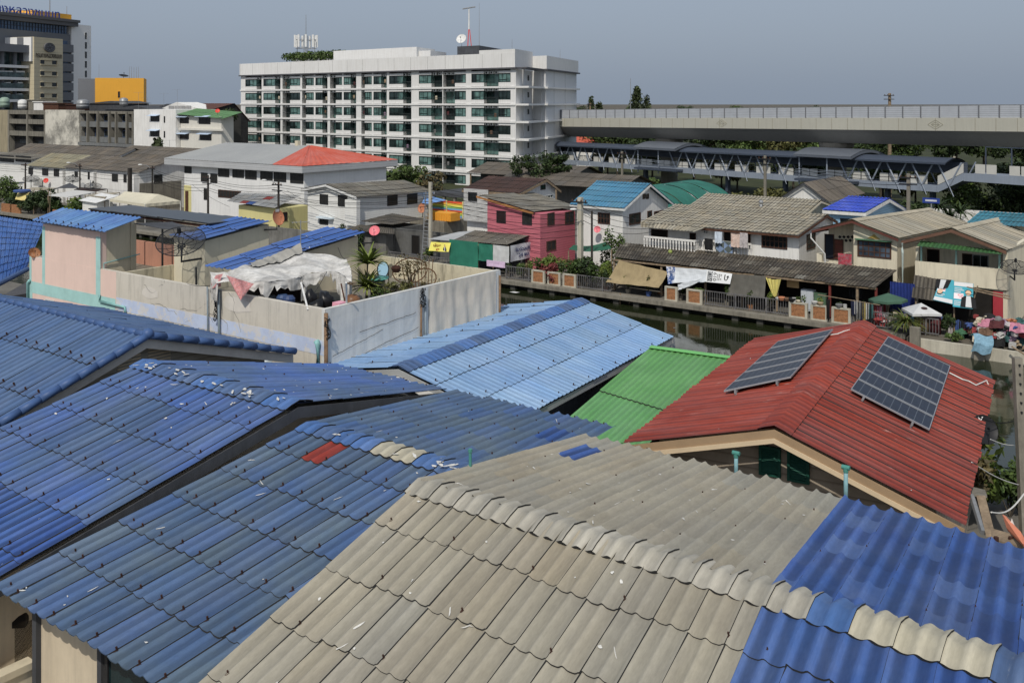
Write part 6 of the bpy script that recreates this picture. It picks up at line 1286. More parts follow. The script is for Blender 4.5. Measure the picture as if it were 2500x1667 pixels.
quadroof(root,(W(q[0][0],65.85,q[0][1]),W(q[1][0]+1.2,65.85,q[1][1]-.08),W(q[2][0]+1.4,63.6,q[2][1]),W(qb[0],63.6,qb[1])),[r_shed,gap,rust,paste,r_grey],pitch=.25,amp=.04,rowlen=1.3,seed=111,jit=.15,**{**SK,'wps':3,'tints':(.8,1.3)})
for u,v in ((qb[0]+.2,63.8),(q[2][0]+1.2,63.8)):mb=MB();mb.tube(W(u,v,0),W(u,v,1.7),.05,None,6);mb.build('post',palewood,root)
tealb=mat('teal_banner',S(64,150,166),.5,.05,1)
def cbanner(label,pts,num,upside,vs):
 P4=[W(C_(*zC(*p),v)[0],v,C_(*zC(*p),v)[1]) for p,v in zip(pts,vs)];A,B,Cc,D=P4;n=(B-A).cross(D-A).normalized();n=n if n.y<0 else-n
 root=thing('campaign_banner',label,'banner',(A+Cc)/2);mb=MB();mb.prism([A,B,Cc,D],-n*.02);mb.build('board',tealb,root)
 def Q(s,q,o=.008):return A*(1-s)*(1-q)+B*s*(1-q)+Cc*s*q+D*(1-s)*q+n*o
 def panel(s0,q0,s1,q1,m,nm,o=.008):mb=MB();mb.poly([Q(s0,q0,o),Q(s1,q0,o),Q(s1,q1,o),Q(s0,q1,o)]);return mb.build(nm,m,root)
 f=(lambda q:1-q) if upside else (lambda q:q)
 panel(.02,f(.01),.98,f(.17),mat('banner_white_strip',(.66,.66,.66),.5,.04),'white_strip');panel(.03,f(.45),.52,f(.68),mat('banner_pale_pink',S(222,206,208),.5,.04),'number_box')
 for qq,w_ in ((.24,.5),(.31,.6),(.38,.4),(.76,.5),(.83,.55),(.9,.4)):panel(.05,f(qq),.05+w_*.8,f(qq+.028),mat('banner_white_strip',(.6,.6,.6)),'printed_line',.01)
 ex,ey=(B-A),(A-D)
 if upside:ex,ey=ex,ey
 mb=MB();add_text(mb,num,.5,Q(.36,f(.565),.012),ex,ey,0,.3,.003);mb.build('lettering',mat('banner_number',S(206,150,150),.5,.05),root)
 o=Q(.76 if not upside else .3,f(.99),.012);L=(A-D).length;s=-1 if upside else 1
 mb=MB();ex.normalize();ey.normalize();T=lambda x,y,k:o+ex*x*L*.62*s+ey*y*L*.62*s+n*.004*k
 mb.poly([T(-.32,0,1),T(.36,0,1),T(.3,.62,1),T(.12,.74,1),T(-.12,.74,1),T(-.28,.6,1)][::1],0);mb.poly([T(-.1,.04,2),T(.16,.04,2),T(.1,.73,2),T(-.08,.73,2)],1)
 mb.poly([T(.12*math.cos(a*.524),.93+.17*math.sin(a*.524),3) for a in range(12)],2);mb.poly([T(.135*math.cos(a*.33-.1),.98+.16*math.sin(a*.33-.1),2) for a in range(11)],0)
 mb.build('printed_portrait',[ink,wtarp,MATS['printed_skin']],root)
cbanner('teal campaign banner hung upside down with a number 6 and a portrait',[(1412,930),(1528,940),(1518,1150),(1346,1110)],'6',True,(65.2,65.2,63.4,63.4))
cbanner('teal campaign banner with a number 9 and a person in dark jacket',[(1528,952),(1698,970),(1692,1190),(1518,1150+20)],'9',False,(65.1,65.1,63.35,63.35))
def parasol(label,u,v,z,r,m,tilt=(0,0),h=.45,n=8,pole=palewood,logo=None):
 t=thing('parasol',label,'parasol',W(u,v,0));c=W(u,v,z);mb=MB();apx=c+Vector((0,0,h));ring=[]
 for k in range(n):a=2*math.pi*(k+.5)/n;ring.append(c+Vector((math.cos(a)*r,math.sin(a)*r,tilt[0]*math.cos(a)+tilt[1]*math.sin(a))))
 for k in range(n):
  p,q=ring[k],ring[(k+1) % n];mid=(p+q)/2+Vector((0,0,.02));mb.poly([apx,p,mid]);mb.poly([apx,mid,q]);dn=Vector((0,0,-.14));mb.poly([p,p+dn,mid+dn,mid]);mb.poly([mid,mid+dn,q+dn,q])
 cn=mb.build('canopy',m,t)
 if logo:mb=MB();d=(ring[5]+ring[6])/2-apx if n==8 else (ring[-1]+ring[-2])/2-apx;e=d.cross(Vector((0,0,1))).normalized();nn_=e.cross(d).normalized();nn_=nn_ if nn_.z>0 else-nn_;k=apx+d*.5+nn_*.02;mb.poly([k+e*.2*math.cos(a*.52)+d.normalized()*.13*math.sin(a*.52) for a in range(12)]);mb.build('emblem',logo,cn)
 mb=MB();mb.tube(W(u,v,0),apx-Vector((0,0,.05)),.03,None,6);mb.build('pole',pole,t);return t
parasol('dark green parasol beside the blue sheets',pxu(2168,63.2),63.2,1.72,1.15,mat('parasol_green',S(64,92,76),.8,.1),(.05,-.05),.4)
parasol('white square parasol with a dark round emblem near the campaign banners',pxu(2249,62.9),62.9,1.3,1.25,wtarp,(0,0),.5,4,palewood,mat('dark_emblem',(.05,.03,.03),.7,.1))
spots=[(2153,.5,'red',.45,'striped bedding'),(2166,.55,'striped white',.5,'bedding'),(2152,.25,'orange',.35,'sack'),(2168,.2,'grey',.3,'sack'),(2180,.15,'white',.25,'bag'),(2255,.4,'brown',.42,'barrel'),(2282,.4,'maroon',.36,'barrel'),(2292,.95,'blue',.32,'bag'),(2372,.9,'blue',.3,'bag'),(2402,1.15,'pink',.3,'cloth'),(2388,.5,'yellow',.35,'bag'),(2404,.35,'grey',.4,'sack'),(2412,.75,'dark green',.4,'bag'),(2420,1.4,'black',.6,'umbrella'),(2400,.8,'white',.35,'cloth'),(2432,.95,'striped white',.4,'bag'),(2442,.7,'mauve',.45,'cloth'),(2436,1.4,'grey',.4,'umbrella'),(2452,.45,'navy',.4,'bag'),(2446,1.1,'red',.35,'bag'),(2460,.9,'pink',.3,'bag'),(2465,.35,'black',.5,'bin bag'),(2455,1.2,'white',.3,'bag'),(2478,1.15,'tan',.45,'sack'),(2490,1.0,'lime',.35,'basket'),(2480,.8,'purple',.4,'cloth'),(2495,1.35,'teal',.4,'bag'),(2490,.5,'cream',.5,'cardboard box'),(2484,.2,'white',.35,'bag'),(2472,1.35,'orange',.3,'sack'),(2425,.3,'sky blue',.3,'cloth'),(2362,.4,'red',.3,'crate'),(2345,.3,'green',.4,'pot')]
for k,(px,z,cn,r,nm) in enumerate(spots):
 v=62.6+(k % 4)*.22;u=pxu(px,v);r *= .78;mb=MB();n_=nm.replace(' ','_')
 if nm=='barrel':mb.lathe(W(u,v,.02),[(0,0),(.36,0),(.38,.5),(.36,1.0),(.3,1.0),(.28,.9),(0,.9)],14)
 elif nm in ('cardboard box','crate'):mb.box(G,u-r,u+r,v-.3,v+.3,z-r*.6,z+r*.5)
 elif nm=='umbrella':mb.lathe(W(u,v,z-.1),[(.03,.35),(r*.6,.22),(r,0),(r*.98,-.02),(r*.55,.18),(.02,.3)],8,0,(-.3+.6*(k % 2),-.6,.6))
 elif nm=='cloth':mb.grid(lambda s,q:W(u+(s-.5)*r*2.2,v-.5-.1*q+.08*math.sin(s*9+k),z+.15-.7*q*r*1.6+.1*math.sin(s*5+k)),8,6)
 else:mb.blob(W(u,v,z),(r,r*.8,r*.6),k,0,.85,14)
 if nm not in ('barrel','cloth','umbrella') and z>.5:pass
 where=('beside the palm-like grass left of the white parasol' if px<2200 else 'by the railing under the white parasol' if px<2300 else 'in the heap right of the campaign banners' if px<2450 else 'in the heap at the right edge of the photo')
 mb.thing(n_,'%s %s %s%s' % (cn,nm,where,', %s' % ('low down' if z<.45 else 'high up' if z>1.05 else 'at mid height')),nm,CM[cn],smooth=nm in ('barrel',))
hp=random.Random(77);used_=set();its=('cloth','sack','bag','garment','box','shirt');colsx=('beside the number 9 banner','left of the heap centre','at the heap centre','right of the heap centre','at the photo edge');rowsx=('at the foot','in the middle','on top')
while len(used_)<64:
 cn=hp.choice(list(CM if False else ('white','red','blue','pink','black','grey','brown','navy','teal','maroon','mauve','tan','charcoal','cream','striped white','purple')));it=hp.choice(its);ci=hp.randrange(5);ri=hp.randrange(3)
 if (cn,it,ci,ri) in used_:continue
 used_.add((cn,it,ci,ri));v=hp.uniform(61.5,63.6);px=2380+ci*25+hp.uniform(0,24);u=pxu(px,v);z=.12+ri*.42+hp.uniform(0,.3);r=hp.uniform(.14,.32);mb=MB();ph=hp.random()*9;ax,ay=hp.uniform(-.7,.7),hp.uniform(.2,1)
 if it=='box':f_=Fr(*W(u,v,0).xy,(math.cos(ph),math.sin(ph)),(-math.sin(ph),math.cos(ph)));mb.box(f_,-r,r,-r*.7,r*.7,z,z+r*1.1)
 elif it in ('sack','bag'):mb.blob(W(u,v,z+.1),(r,r*.8,r*.7),ph,0,.8,12)
 else:mb.grid(lambda s,q:W(u+(s-.5)*r*3,v-(q-.5)*ay*r*2+.05*math.sin(s*8+ph),z+.25-q*r*2.2*(1-ay*.5)+.09*mnoise.noise(Vector((s*4,q*4,ph)))+ax*(s-.5)*r),8,7)
 mb.thing({'cloth':'crumpled_cloth','garment':'loose_garment','shirt':'loose_shirt'}.get(it,it),'%s %s %s of the rubbish heap, %s' % (cn,it,rowsx[ri],colsx[ci]),it,CM[cn])
mb=MB();mb.grid(lambda s,q:W(-12.2+1.0*s+.1*math.sin(q*4),60.6-.05+.1*math.sin(s*8)*q-.25*min(1,q*2),.85-1.0*q+.06*math.sin(s*7)),10,8);mb.thing('hanging_cloth','sky blue towel draped over the first concrete post of the retaining wall','cloth',CM['sky blue'])
mb=MB();mb.grid(lambda s,q:W(-9.4+1.1*s+.3*q*s,60.55+.1*math.sin(s*8)*q-.25*min(1,q*2),.85-1.0*q*(0.4+s*.6)+.06*math.sin(s*7)),10,8);mb.thing('hanging_cloth','cream cloth draped over the second concrete post of the retaining wall','cloth',CM['cream'])
hang('bunch of red and white clothes hanging under the campaign banners',2318,63,1.0,.4,1.0,CM['striped white']);hang('blue clothes hanging under the campaign banners',2338,63,1.0,.35,1.1,CM['blue'],ph=3);hang('black clothes hanging under the campaign banners',2350,63,1.0,.4,1.0,CM['black'],ph=5);hang('navy trousers hanging at the right of the campaign banners',2360,63,.95,.3,.9,CM['navy'],ph=6)
a,b=C_(*zC(1865,1040),65.2),C_(*zC(2000,1200),65.2);mb=MB();mb.box(G,a[0],b[0]-.3,65.3,65.36,0,a[1]);mb.thing('red_partition','red painted partition below the veranda house','partition',mat('red_paint_wall',S(160,50,60),.7,.12))
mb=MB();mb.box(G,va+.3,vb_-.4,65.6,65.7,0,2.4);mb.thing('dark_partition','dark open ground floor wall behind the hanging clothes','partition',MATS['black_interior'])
for k,(p0_,p1_) in enumerate(((zC(1700,1030),zC(2020,1105)),(zC(1640,1000),zC(2010,1080)),(zC(1735,990),zC(1690,1150)))):a,b=C_(*p0_,63.6+k*.3),C_(*p1_,63.6+k*.3);mb=MB();mb.tube(W(a[0],63.6+k*.3,a[1]),W(b[0],63.6+k*.3,b[1]),.04,None,6);mb.thing('timber_pole',('lower long timber pole under the veranda house','upper long timber pole under the veranda house','upright timber pole at the edge of the number 9 banner')[k],'pole',palewood)
mb=MB();mb.box(G,-9.8,-4,61.2,62.2,.2,.3);mb.thing('plank_deck','rough plank deck carrying the heap at the right edge','deck',palewood)
mb=MB();mb.tube(W(-10.2,60.4,.45),W(-8.6,60.2,-.35),.05,None,6);mb.thing('timber_pole','grey timber leaning on the retaining wall between two posts','pole',palewood)
root=thing('sunken_boat','weathered grey plank boat lying half sunk beside the ledge','boat',W(-30,60.5,WZ));
b0_,b1_=G.pz(*zB(1490,1225),WZ),G.pz(*zB(1815,1245),WZ);A,B=W(*b0_,WZ),W(*b1_,WZ);dd=(B-A);cr=Vector((-dd.y,dd.x,0)).normalized()
def hull(s,q):w=.55*math.sin(math.pi*min(1,max(.0,s*.92+.04)))**.6;a=math.pi*(q-.5);return A+dd*s+cr*(w*math.sin(a))+Vector((0,0,.3-.34*math.cos(a)+.18*(s-.5)**2))
mb=MB();mb.grid(hull,18,10);mb.build('hull',palewood,root);mb=MB();mb.grid(lambda s,q:A+dd*(.06+.85*s)+cr*(.5*(q-.5)*math.sin(math.pi*(.1+.8*s))**.5*1.9)+Vector((0,0,.2+.03*math.sin(q*20))),10,8);mb.build('plank_deck',palewood,root)
for k,(px,py,z0,z1,lab) in enumerate(((1513,726,WZ-.5,.15,'pale stake standing in the canal below the brown tarpaulin'),(1536,730,WZ-.5,-.2,'short dark stake standing in the canal below the brown tarpaulin'))):u,v=G.pz(px,742,WZ);mb=MB();mb.tube(W(u,v,z0),W(u+.05,v,z1),.045,None,6);mb.thing('stake',lab,'stake',palewood)
mb=MB();u,v=G.pz(1617,738,WZ);mb.blob(W(u,v+.2,WZ+.25),(.75,.5,.5),3,0,.25,12);mb.thing('rusty_drum','rusty orange drum half in the water below the worn white banner','drum',mat('orange_rust',S(140,84,40),.9,.35,3,.4,(.1,.04,.02)))
for k,(px,py) in enumerate(((1256,714),(1939,791))):u,v=G.pz(px,py,WZ);mb=MB();mb.poly([W(u-.35,v-.2,WZ+.03),W(u+.3,v-.25,WZ+.03),W(u+.4,v+.15,WZ+.04),W(u-.2,v+.2,WZ+.03)]);mb.thing('floating_sheet',('white foam sheet floating in the canal near the terrace wall','small pale scrap floating in the canal below the brick parapets')[k],'litter',white_paint)
lf_=random.Random(31)
for k in range(9):u,v=lf_.uniform(-42,-16),lf_.uniform(52,60.5);s2=lf_.uniform(.08,.2);mb=MB();mb.poly([W(u+s2*math.cos(a)*lf_.uniform(.6,1.2),v+s2*math.sin(a)*lf_.uniform(.6,1.2),WZ+.02) for a in range(6)]);mb.thing('floating_scrap','small pale scrap of litter floating on the dark canal','litter',CM[lf_.choice(['white','cream','grey','tan'])],'floating scraps')
def flatroof(label,pts,vs,m,name='awning',cat='awning',th=.06,posts=True):
 P4=[W(C_(*p,v)[0],v,C_(*p,v)[1]) for p,v in zip(pts,vs)];t=thing(name,label,cat,Vector((P4[0].x,P4[0].y,0)))
 mb=MB();mb.prism(P4,(0,0,th));mb.build('sheet',m,t)
 if posts:
  for p in P4:mb=MB();mb.tube(Vector((p.x,p.y,0)),p,.05,None,6);mb.build('post',palewood,t)
 return t
def zL(x,y):return (x/7.35,400+y/7.35)
flatroof('white flat awning on an orange frame on the left canal bank',[zL(860,575),zL(1210,610),zL(1720,515),zL(1350,478)],(63.5,63.5,68,68),mat('awning_white',(.6,.59,.56),.6,.05,1,.1))
flatroof('dark sloping roof sheet behind the white awning',[zL(1330,470),zL(1720,500),zL(1930,462),zL(1430,430)],(68.3,68.3,71,71),MATS['dark_board'],'shed_roof','roof')
flatroof('dark net roof between the hedge and the white awning',[zL(850,510),zL(1060,440),zL(1420,440),zL(1250,350)],(66,68,68,71),greyboard,'shed_roof','roof',posts=False)
flatroof('long grey-tan roof sheet over the left canal garden',[zL(330,490),zL(860,470),zL(1040,440),zL(600,430)],(65,65,69,69),mat('tan_sheet',S(150,142,124),.8,.12,1),'shed_roof','roof')
flatroof('dark grey roof strip in front of the far left white house',[zL(0,405),zL(440,350),zL(455,330),zL(0,350)],(69,69,72,72),greyboard,'shed_roof','roof')
flatroof('tan flat roof sheet left of the party tent',[zL(1530,570),zL(1880,610),zL(2150,520),zL(1900,530)],(64.5,64.5,69,69),MATS['tan_sheet'],'shed_roof','roof')
root=thing('kiosk','small white kiosk with a flat lid on the canal bank left of the party tent','kiosk',W(-112,64,0));a0,z1=C_(*zL(1480,660),63.6);a1_,_=C_(*zL(1740,690),63.6);mb=MB();mb.box(G,a0,a1_,63.6,65.6,0,z1);mb.build('body',white_lap,root);mb=MB();mb.prism([W(a0-.3,63.3,z1),W(a1_+.3,63.3,z1-.1),W(a1_+.9,65.8,z1+.6),W(a0+.4,65.8,z1+.7)],(0,0,.06));mb.build('roof',white_paint,root)
root=thing('party_tent','beige party tent with a ridge roof on the left canal bank','tent',W(-100,66,0));tc=mat('tent_canvas',S(190,184,164),.7,.06,.6,.2,(.3,.28,.22),True)
p=[C_(*zD(900,558),64.5),C_(*zD(1190,600),64.5),C_(*zD(1010,497),66.6),C_(*zD(1290,520),66.6)];rgt=G.pa(*zD(1410,575),p[1][0]);
A,B,C1,D1=W(p[0][0],64.5,p[0][1]),W(p[1][0],64.5,p[1][1]),W(p[3][0],66.8,p[3][1]),W(p[2][0],66.8,p[2][1]);E1,F1=W(p[1][0],69.1,p[1][1]),W(p[0][0],69.1,p[0][1])
def tent(s,q):a=A*(1-s)+B*s;b=D1*(1-s)+C1*s;return a*(1-q)+b*q-Vector((0,0,.18*math.sin(math.pi*q)*(1+.3*math.sin(s*9))))
mb=MB();mb.grid(tent,12,6);mb.poly([B,E1,C1]);mb.poly([F1,E1,C1,D1]);mb.build('canopy',tc,root)
mb=MB();mb.grid(lambda s,q:(B*(1-s)+E1*s)+Vector((0,0,-.35*q))+W(.03*math.sin(s*30),0,0),20,2);mb.grid(lambda s,q:(A*(1-s)+B*s)+Vector((0,0,-.3*q)),14,2);mb.build('valance',tc,root)
for q_ in (A,B,E1,F1):mb=MB();mb.tube(Vector((q_.x,q_.y,0)),q_,.04,None,6);mb.build('pole',white_paint,root)
mb=MB();mb.box(G,p[1][0]+.5,C_(650,500,66.5)[0],66.5,66.75,0,1.35);mb.thing('boundary_wall','low dark stained wall between the party tent and the yellow hut','wall',concrete)
mb=MB();mb.box(G,C_(655,560,64.5)[0],C_(905,560,64.5)[0],64.5,64.7,0,1.6);mb.thing('boundary_wall','grey block wall in front of the white lap-sided house','wall',MATS['pale_block'])
q=[C_(*zL(330,500),64.2),C_(*zL(545,520),64.2),C_(*zL(435,665),63),C_(*zL(270,640),63)];mb=MB();mb.prism([W(q[0][0],64.2,q[0][1]),W(q[1][0],64.2,q[1][1]),W(q[2][0],63,q[2][1]),W(q[3][0],63,q[3][1])],(0,0,.03));mb.thing('tilted_board','yellow and grey printed board leaning on the left canal bank','board',mat('yellow_print',S(206,190,120),.7,.2,2.5,.4,S(120,110,120)))
mb=MB();x,z=C_(*zL(395,495),63.8);mb.lathe(W(x,63.8,z-.1),[(0,0),(1.0,0),(1.05,.2),(.95,.3),(0,.25)],16);mb.thing('blue_basin','round blue basin set on top of the tilted yellow board','basin',CM['blue'])
for k,px in enumerate((26,130,150,5)):a0=C_(px,490,62.5)[0];mb=MB();mb.box(G,a0,a0+2.6,62.4,62.55,.02,1.05);mb.thing('brick_parapet','orange brick parapet on the left canal bank, '+('under the tilted board','below the white awning','left of the white kiosk','at the photo edge')[k],'parapet',brick)
root=thing('canal_awning','dark green net awning on posts in front of the sky blue roofed house','awning',W(-43,65,0));p=[C_(1388,612,64),C_(1493,607,64),C_(1480,590,67.3),C_(1400,598,67.3)]
mb=MB();mb.grid(lambda s,q:(W(p[0][0],64,p[0][1]+.1)*(1-s)+W(p[1][0],64,p[1][1])*s)*(1-q)+(W(p[3][0],67.3,p[3][1])*(1-s)+W(p[2][0],67.3,p[2][1])*s)*q-Vector((0,0,.2*math.sin(3.14*s))),10,6);mb.build('net',mat('dark_green_net',S(36,92,70),.8,.15,1),root)
for q_ in (p[0],p[1]):mb=MB();mb.tube(W(q_[0],64,0),W(q_[0],64,q_[1]),.05,None,6);mb.build('post',palewood,root)
mb=MB();a0,a1_=C_(1384,640,64.2)[0],C_(1500,640,64.2)[0]
for i in range(int((a1_-a0)/.3)):mb.box(G,a0+.3*i,a0+.3*i+.1,64.2,64.3,0,1.0)
mb.box(G,a0,a1_,64.18,64.32,1.0,1.15);mb.box(G,a0,a1_,64.18,64.32,.0,.3);mb.thing('garden_wall','white pierced garden wall behind the bushes by the concrete pole','wall',white_wall)
# white apartment block
Yc,zc=159.,19.5
Pc=Vector(((1256-CX)/F*Yc,Yc));Yl=206.;Pl=Vector(((588-CX)/F*Yl,Yl));d=(Pl-Pc).normalized();LA=(Pl-Pc).length
d2=Vector((10.2,33)).normalized()
AF=Fr(Pc.x,Pc.y,(-d.x,-d.y),(d2.x,d2.y))
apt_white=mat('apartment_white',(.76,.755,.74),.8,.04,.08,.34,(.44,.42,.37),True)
apt_shade=mat('apartment_white_shaded',(.66,.67,.68),.8,.03,.08,.12,(.42,.41,.38),True)  # the apartment white greyed down: duller side light put into the colour
band_dark=mat('dark_parapet_line',(.10,.10,.11),.7,.1)
apt_glass=glass('green_curtain_glass',(.11,.20,.185),.15,.4);apt_glass2=glass('dark_room_glass',(.02,.034,.034),.1,.4)
root=thing('apartment_block','white seven-storey apartment block with green windows and recessed balconies','apartment building',AF.w(-LA/2,10,0))
FH=(19.3-(-.6))/7
fz=[19.35-FH*k for k in range(8)]
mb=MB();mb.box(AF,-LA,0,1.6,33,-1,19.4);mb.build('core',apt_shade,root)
mb=MB();mb.box(AF,-LA-.2,.2,-.25,1.6,19.65,22.3-.3);mb.box(AF,-7.5,.2,-.2,8,22.01,22.6);mb.box(AF,-.3,.2,1.61,8,19.65,22.0);mb.box(AF,-.3,.2,8.01,10.2,19.65,22.6);mb.box(AF,-.3,3.2,10.21,33.5,19.66,21.9);mb.build('parapet',apt_white,root)
mb=MB();mb.box(AF,-LA-.35,.45,-.5,1.6,19.4,19.64);mb.box(AF,.46,2.6,-.0,10,19.4,19.64);mb.box(AF,.46,3.5,10.01,34,19.4,19.64);mb.build('cornice',band_dark,root)
mb=MB()
for z in fz[1:]:mb.box(AF,-LA-.2,.2,-.16,1.6,z-.2,z+.1);mb.box(AF,.31,3.5,10,33.8,z-.2,z+.1);mb.box(AF,.31,2.9,.1,10,z-.2,z+.1)
mb.build('floor_band',apt_white,root)
def ax_(zx):
 px=550+zx/2.613;return AF.pb(px,250,0)[0]
bays=[('w',128,200),('b',200,232),('w',243,318),('b',318,352),('b',365,413),('w',413,478),('b',490,515),('w',515,565),('w',575,620),('b',620,652),('b',668,705),('w',705,745),('w',755,800),('b',800,835),('b',868,890),('w',890,935),('w',945,995),('b',995,1030),('w',1045,1135),('b',1125,1187),('w',1235,1315),('b',1315,1385),('b',1390,1465),('w',1465,1535),('w',1570,1650),('b',1650,1743),('w',1743,1820)]
xs=sorted([(ax_(a),ax_(b),t) for t,a,b in bays])
mb=MB();prev=-LA
for x0,x1,t in xs:
 x0=max(x0,prev)
 if x0-prev>.05:mb.box(AF,prev,x0,0,1.59,-1,19.39)
 prev=x1
mb.box(AF,prev,0,0,1.59,-1,19.39)
for x0,x1,t in xs:
 if t=='w':
  for k in range(7):mb.box(AF,x0,x1,0.02,1.58,fz[k+1]+.13,fz[k+1]+.74);mb.box(AF,x0,x1,0.02,1.58,fz[k]-.6,fz[k]-.23)
mb.build('facade_wall',apt_white,root)
rr=random.Random(9);nw=0;nb=0;acs=[];rails=[]
winm=mat('dark_green_frame',(.012,.022,.02),.4,.2);acm=mat('ac_casing',(.6,.6,.57),.5,.08);fanm=mat('ac_fan',(.02,.02,.02),.6,.1);railm2=mat('balcony_rail_dark',(.05,.06,.06),.5,.2)
hidden=lambda k,x:(k==5 and x<ax_(870)) or (k>=6 and x<ax_(930))
for k in range(7):
 for x0,x1,t in xs:
  if hidden(k,x0):continue
  zb_,zt_=fz[k+1],fz[k]
  if t=='w':
   z0,z1=zb_+.74,zt_-.6;nw+=1;mq=MB();fw=.11
   for (a,b,c_,e) in ((x0,x1,z0,z0+fw),(x0,x1,z1-fw,z1),(x0,x0+fw,z0+fw,z1-fw),(x1-fw,x1,z0+fw,z1-fw),((x0*2+x1)/3-.03,(x0*2+x1)/3+.03,z0+fw,z1-fw),((x0+x1*2)/3-.05,(x0+x1*2)/3+.05,z0+fw,z1-fw),(x0+fw,(x0+x1*2)/3-.05,z0+.42,z0+.48)):mq.box(AF,a+.012,b-.012,.03,.1,c_,e)
   o=mq.build('window',winm,root);mq=MB();xm_=x0+(x1-x0)*rr.choice((0,0,.25,.4,.5,.6,1));(mq.box(AF,x0+.02,xm_,.13,1.57,z0+.005,z1-.005,1) if xm_>x0+.1 else None);(mq.box(AF,max(xm_,x0+.02),x1-.02,.135,1.56,z0+.006,z1-.006,0) if xm_<x1-.1 else None);mq.build('pane',[apt_glass,apt_glass2],o)
  else:
   nb+=1;mq=MB();mq.box(AF,x0+.02,x1-.02,1.5,1.585,zb_+.13,zt_-.24);o=mq.build('balcony_door',winm,root);mq=MB();mq.box(AF,x0+.1,(x0+x1)/2-.03,1.47,1.495,zb_+.2,zt_-.7);mq.box(AF,(x0+x1)/2+.03,x1-.1,1.47,1.495,zb_+.2,zt_-.7);mq.build('pane',rr.choice((apt_glass,apt_glass2,apt_glass2)),o)  # door backing and panes kept dark: recess shade put into the colour
   rails.append((x0,x1,zb_));n=max(1,min(3,round((x1-x0)/1.05)))
   for q in range(n):acs.append((x0+(x1-x0)*(q+.5)/n,zt_-.62))
def acu(mq,x,z):
 mq.box(AF,x-.42,x+.42,.25,.85,z-.05,z+.38,0);c=AF.w(x-.08,.24,z+.165);e=AF.w(1,0,0)-AF.w(0,0,0)
 mq.poly([c+e*.17*math.cos(a*.6)+Vector((0,0,.17*math.sin(a*.6))) for a in range(10)],1)
acs.sort(key=lambda q:-q[0])
for x,z in acs[:100]:mq=MB();acu(mq,x,z);mq.build('air_conditioner',[acm,fanm],root)
if acs[100:]:
 mq=MB()
 for x,z in acs[100:]:acu(mq,x,z)
 mq.build('air_conditioner',[acm,fanm],root)['kind']='stuff'
for x0,x1,z in rails:
 mq=MB();mq.box(AF,x0+.03,x1-.03,.02,.07,z+1.1,z+1.16)
 n=max(2,int((x1-x0)/.16))
 for i in range(n):x=x0+.05+(x1-x0-.1)*i/(n-1);mq.box(AF,x-.012,x+.012,.03,.06,z+.14,z+1.1)
 mq.build('balcony_rail',railm2,root)
hung=random.Random(4)
for k,(x0,x1,z) in enumerate(hung.sample(rails,min(22,len(rails)))):
 mq=MB();w=min(.5,(x1-x0)*.35);xa=x0+.15+hung.random()*max(0,x1-x0-w-.3);zz_=z+hung.uniform(1.3,1.7);mq.grid(lambda s,q:AF.w(xa+w*s,.45+.05*math.sin(s*9),zz_-.65*q),6,4)
 mq.build('balcony_laundry',CM[hung.choice(['white','maroon','navy','grey','brown','cream','black','mauve','tan'])],root)
mb=MB();mb.box(AF,.0,.3,0,4.6,-1,19.39);mb.box(AF,0,2.0,10.2,10.5,-1,19.39);mb.build('side_pier',apt_white,root)
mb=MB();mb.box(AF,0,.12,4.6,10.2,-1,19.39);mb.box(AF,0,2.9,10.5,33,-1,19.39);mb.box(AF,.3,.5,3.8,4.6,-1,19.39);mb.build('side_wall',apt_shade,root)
for k in range(7):z=(fz[k]+fz[k+1])/2;window(root,AF,'a',.12,7.2,8.1,z-.3,z+.6,dark_metal,apt_glass2,bars=(1,1),fw=.1,out=1,name='stair_window')
mb=MB()
for b in (2.2,3.6,5.6,6.9):pass
for b in (16,24):mb.box(AF,2.9,2.93,b,b+.08,-1,21.8)
for a in [-LA+4.2*i for i in range(18)]:mb.box(AF,a,a+.06,-.27,-.251,19.7,21.9)
mb.build('panel_joint',mat('joint_grey',(.35,.35,.34),.8,.1),root)
a0=AF.pb(550+735/2.613,250,8)[0];a1_=AF.pb(550+1335/2.613,250,8)[0]
mb=MB();mb.box(AF,a0,a1_-3,5,14,19.41,24.1);mb.box(AF,a1_-2.99,a1_,6,14,19.41,23.4);mb.build('roof_penthouse',apt_white,root)
a0,a1_=AF.pb(550+1480/2.613,250,12)[0],AF.pb(550+1620/2.613,250,12)[0]
mb=MB();mb.box(AF,a0,a1_,12,26,19.41,24.3);mb.build('plant_room',greyboard,root)
a0,a1_=AF.pb(550+430/2.613,250,9)[0],AF.pb(550+730/2.613,250,9)[0]
mb=MB();mb.box(AF,a0,a1_,9,13,19.41,24.0);mb.build('water_tank_house',apt_white,root)
C0=AF.w(AF.pb(1126,250,13)[0],13,24.3);dish('large white satellite dish on the grey plant room of the apartment block',C0+Vector((0,0,1.5)),(-.25,-.8,.45),.95,white_paint,mount=C0,depth=.12)
m0=AF.w(AF.pb(1145,250,14)[0],14,24.3);t=thing('roof_mast','red and white lattice mast with a rotating bar on the apartment roof','mast',m0);mb=MB()
for a in range(3):mb.tube(m0+Vector((.45*math.cos(a*2.1),.45*math.sin(a*2.1),0)),m0+Vector((.12*math.cos(a*2.1),.12*math.sin(a*2.1),3.2)),.07,None,5)
mb.build('lower_lattice',reddish,t);mb=MB();mb.tube(m0+Vector((0,0,3.2)),m0+Vector((0,0,7.0)),.16,.12,6);mb.build('upper_mast',white_paint,t);mb=MB();mb.tube(m0+Vector((-1.2,0,7.0)),m0+Vector((1.2,0,7.4)),.13,None,6);mb.build('bar',grey_metal,t)
def rod(label,p,h,r=.05,m=grey_metal):mb=MB();mb.tube(p,Vector(p)+Vector((0,0,h)),r,r*.5,6);return mb.thing('lightning_rod',label,'rod',m)
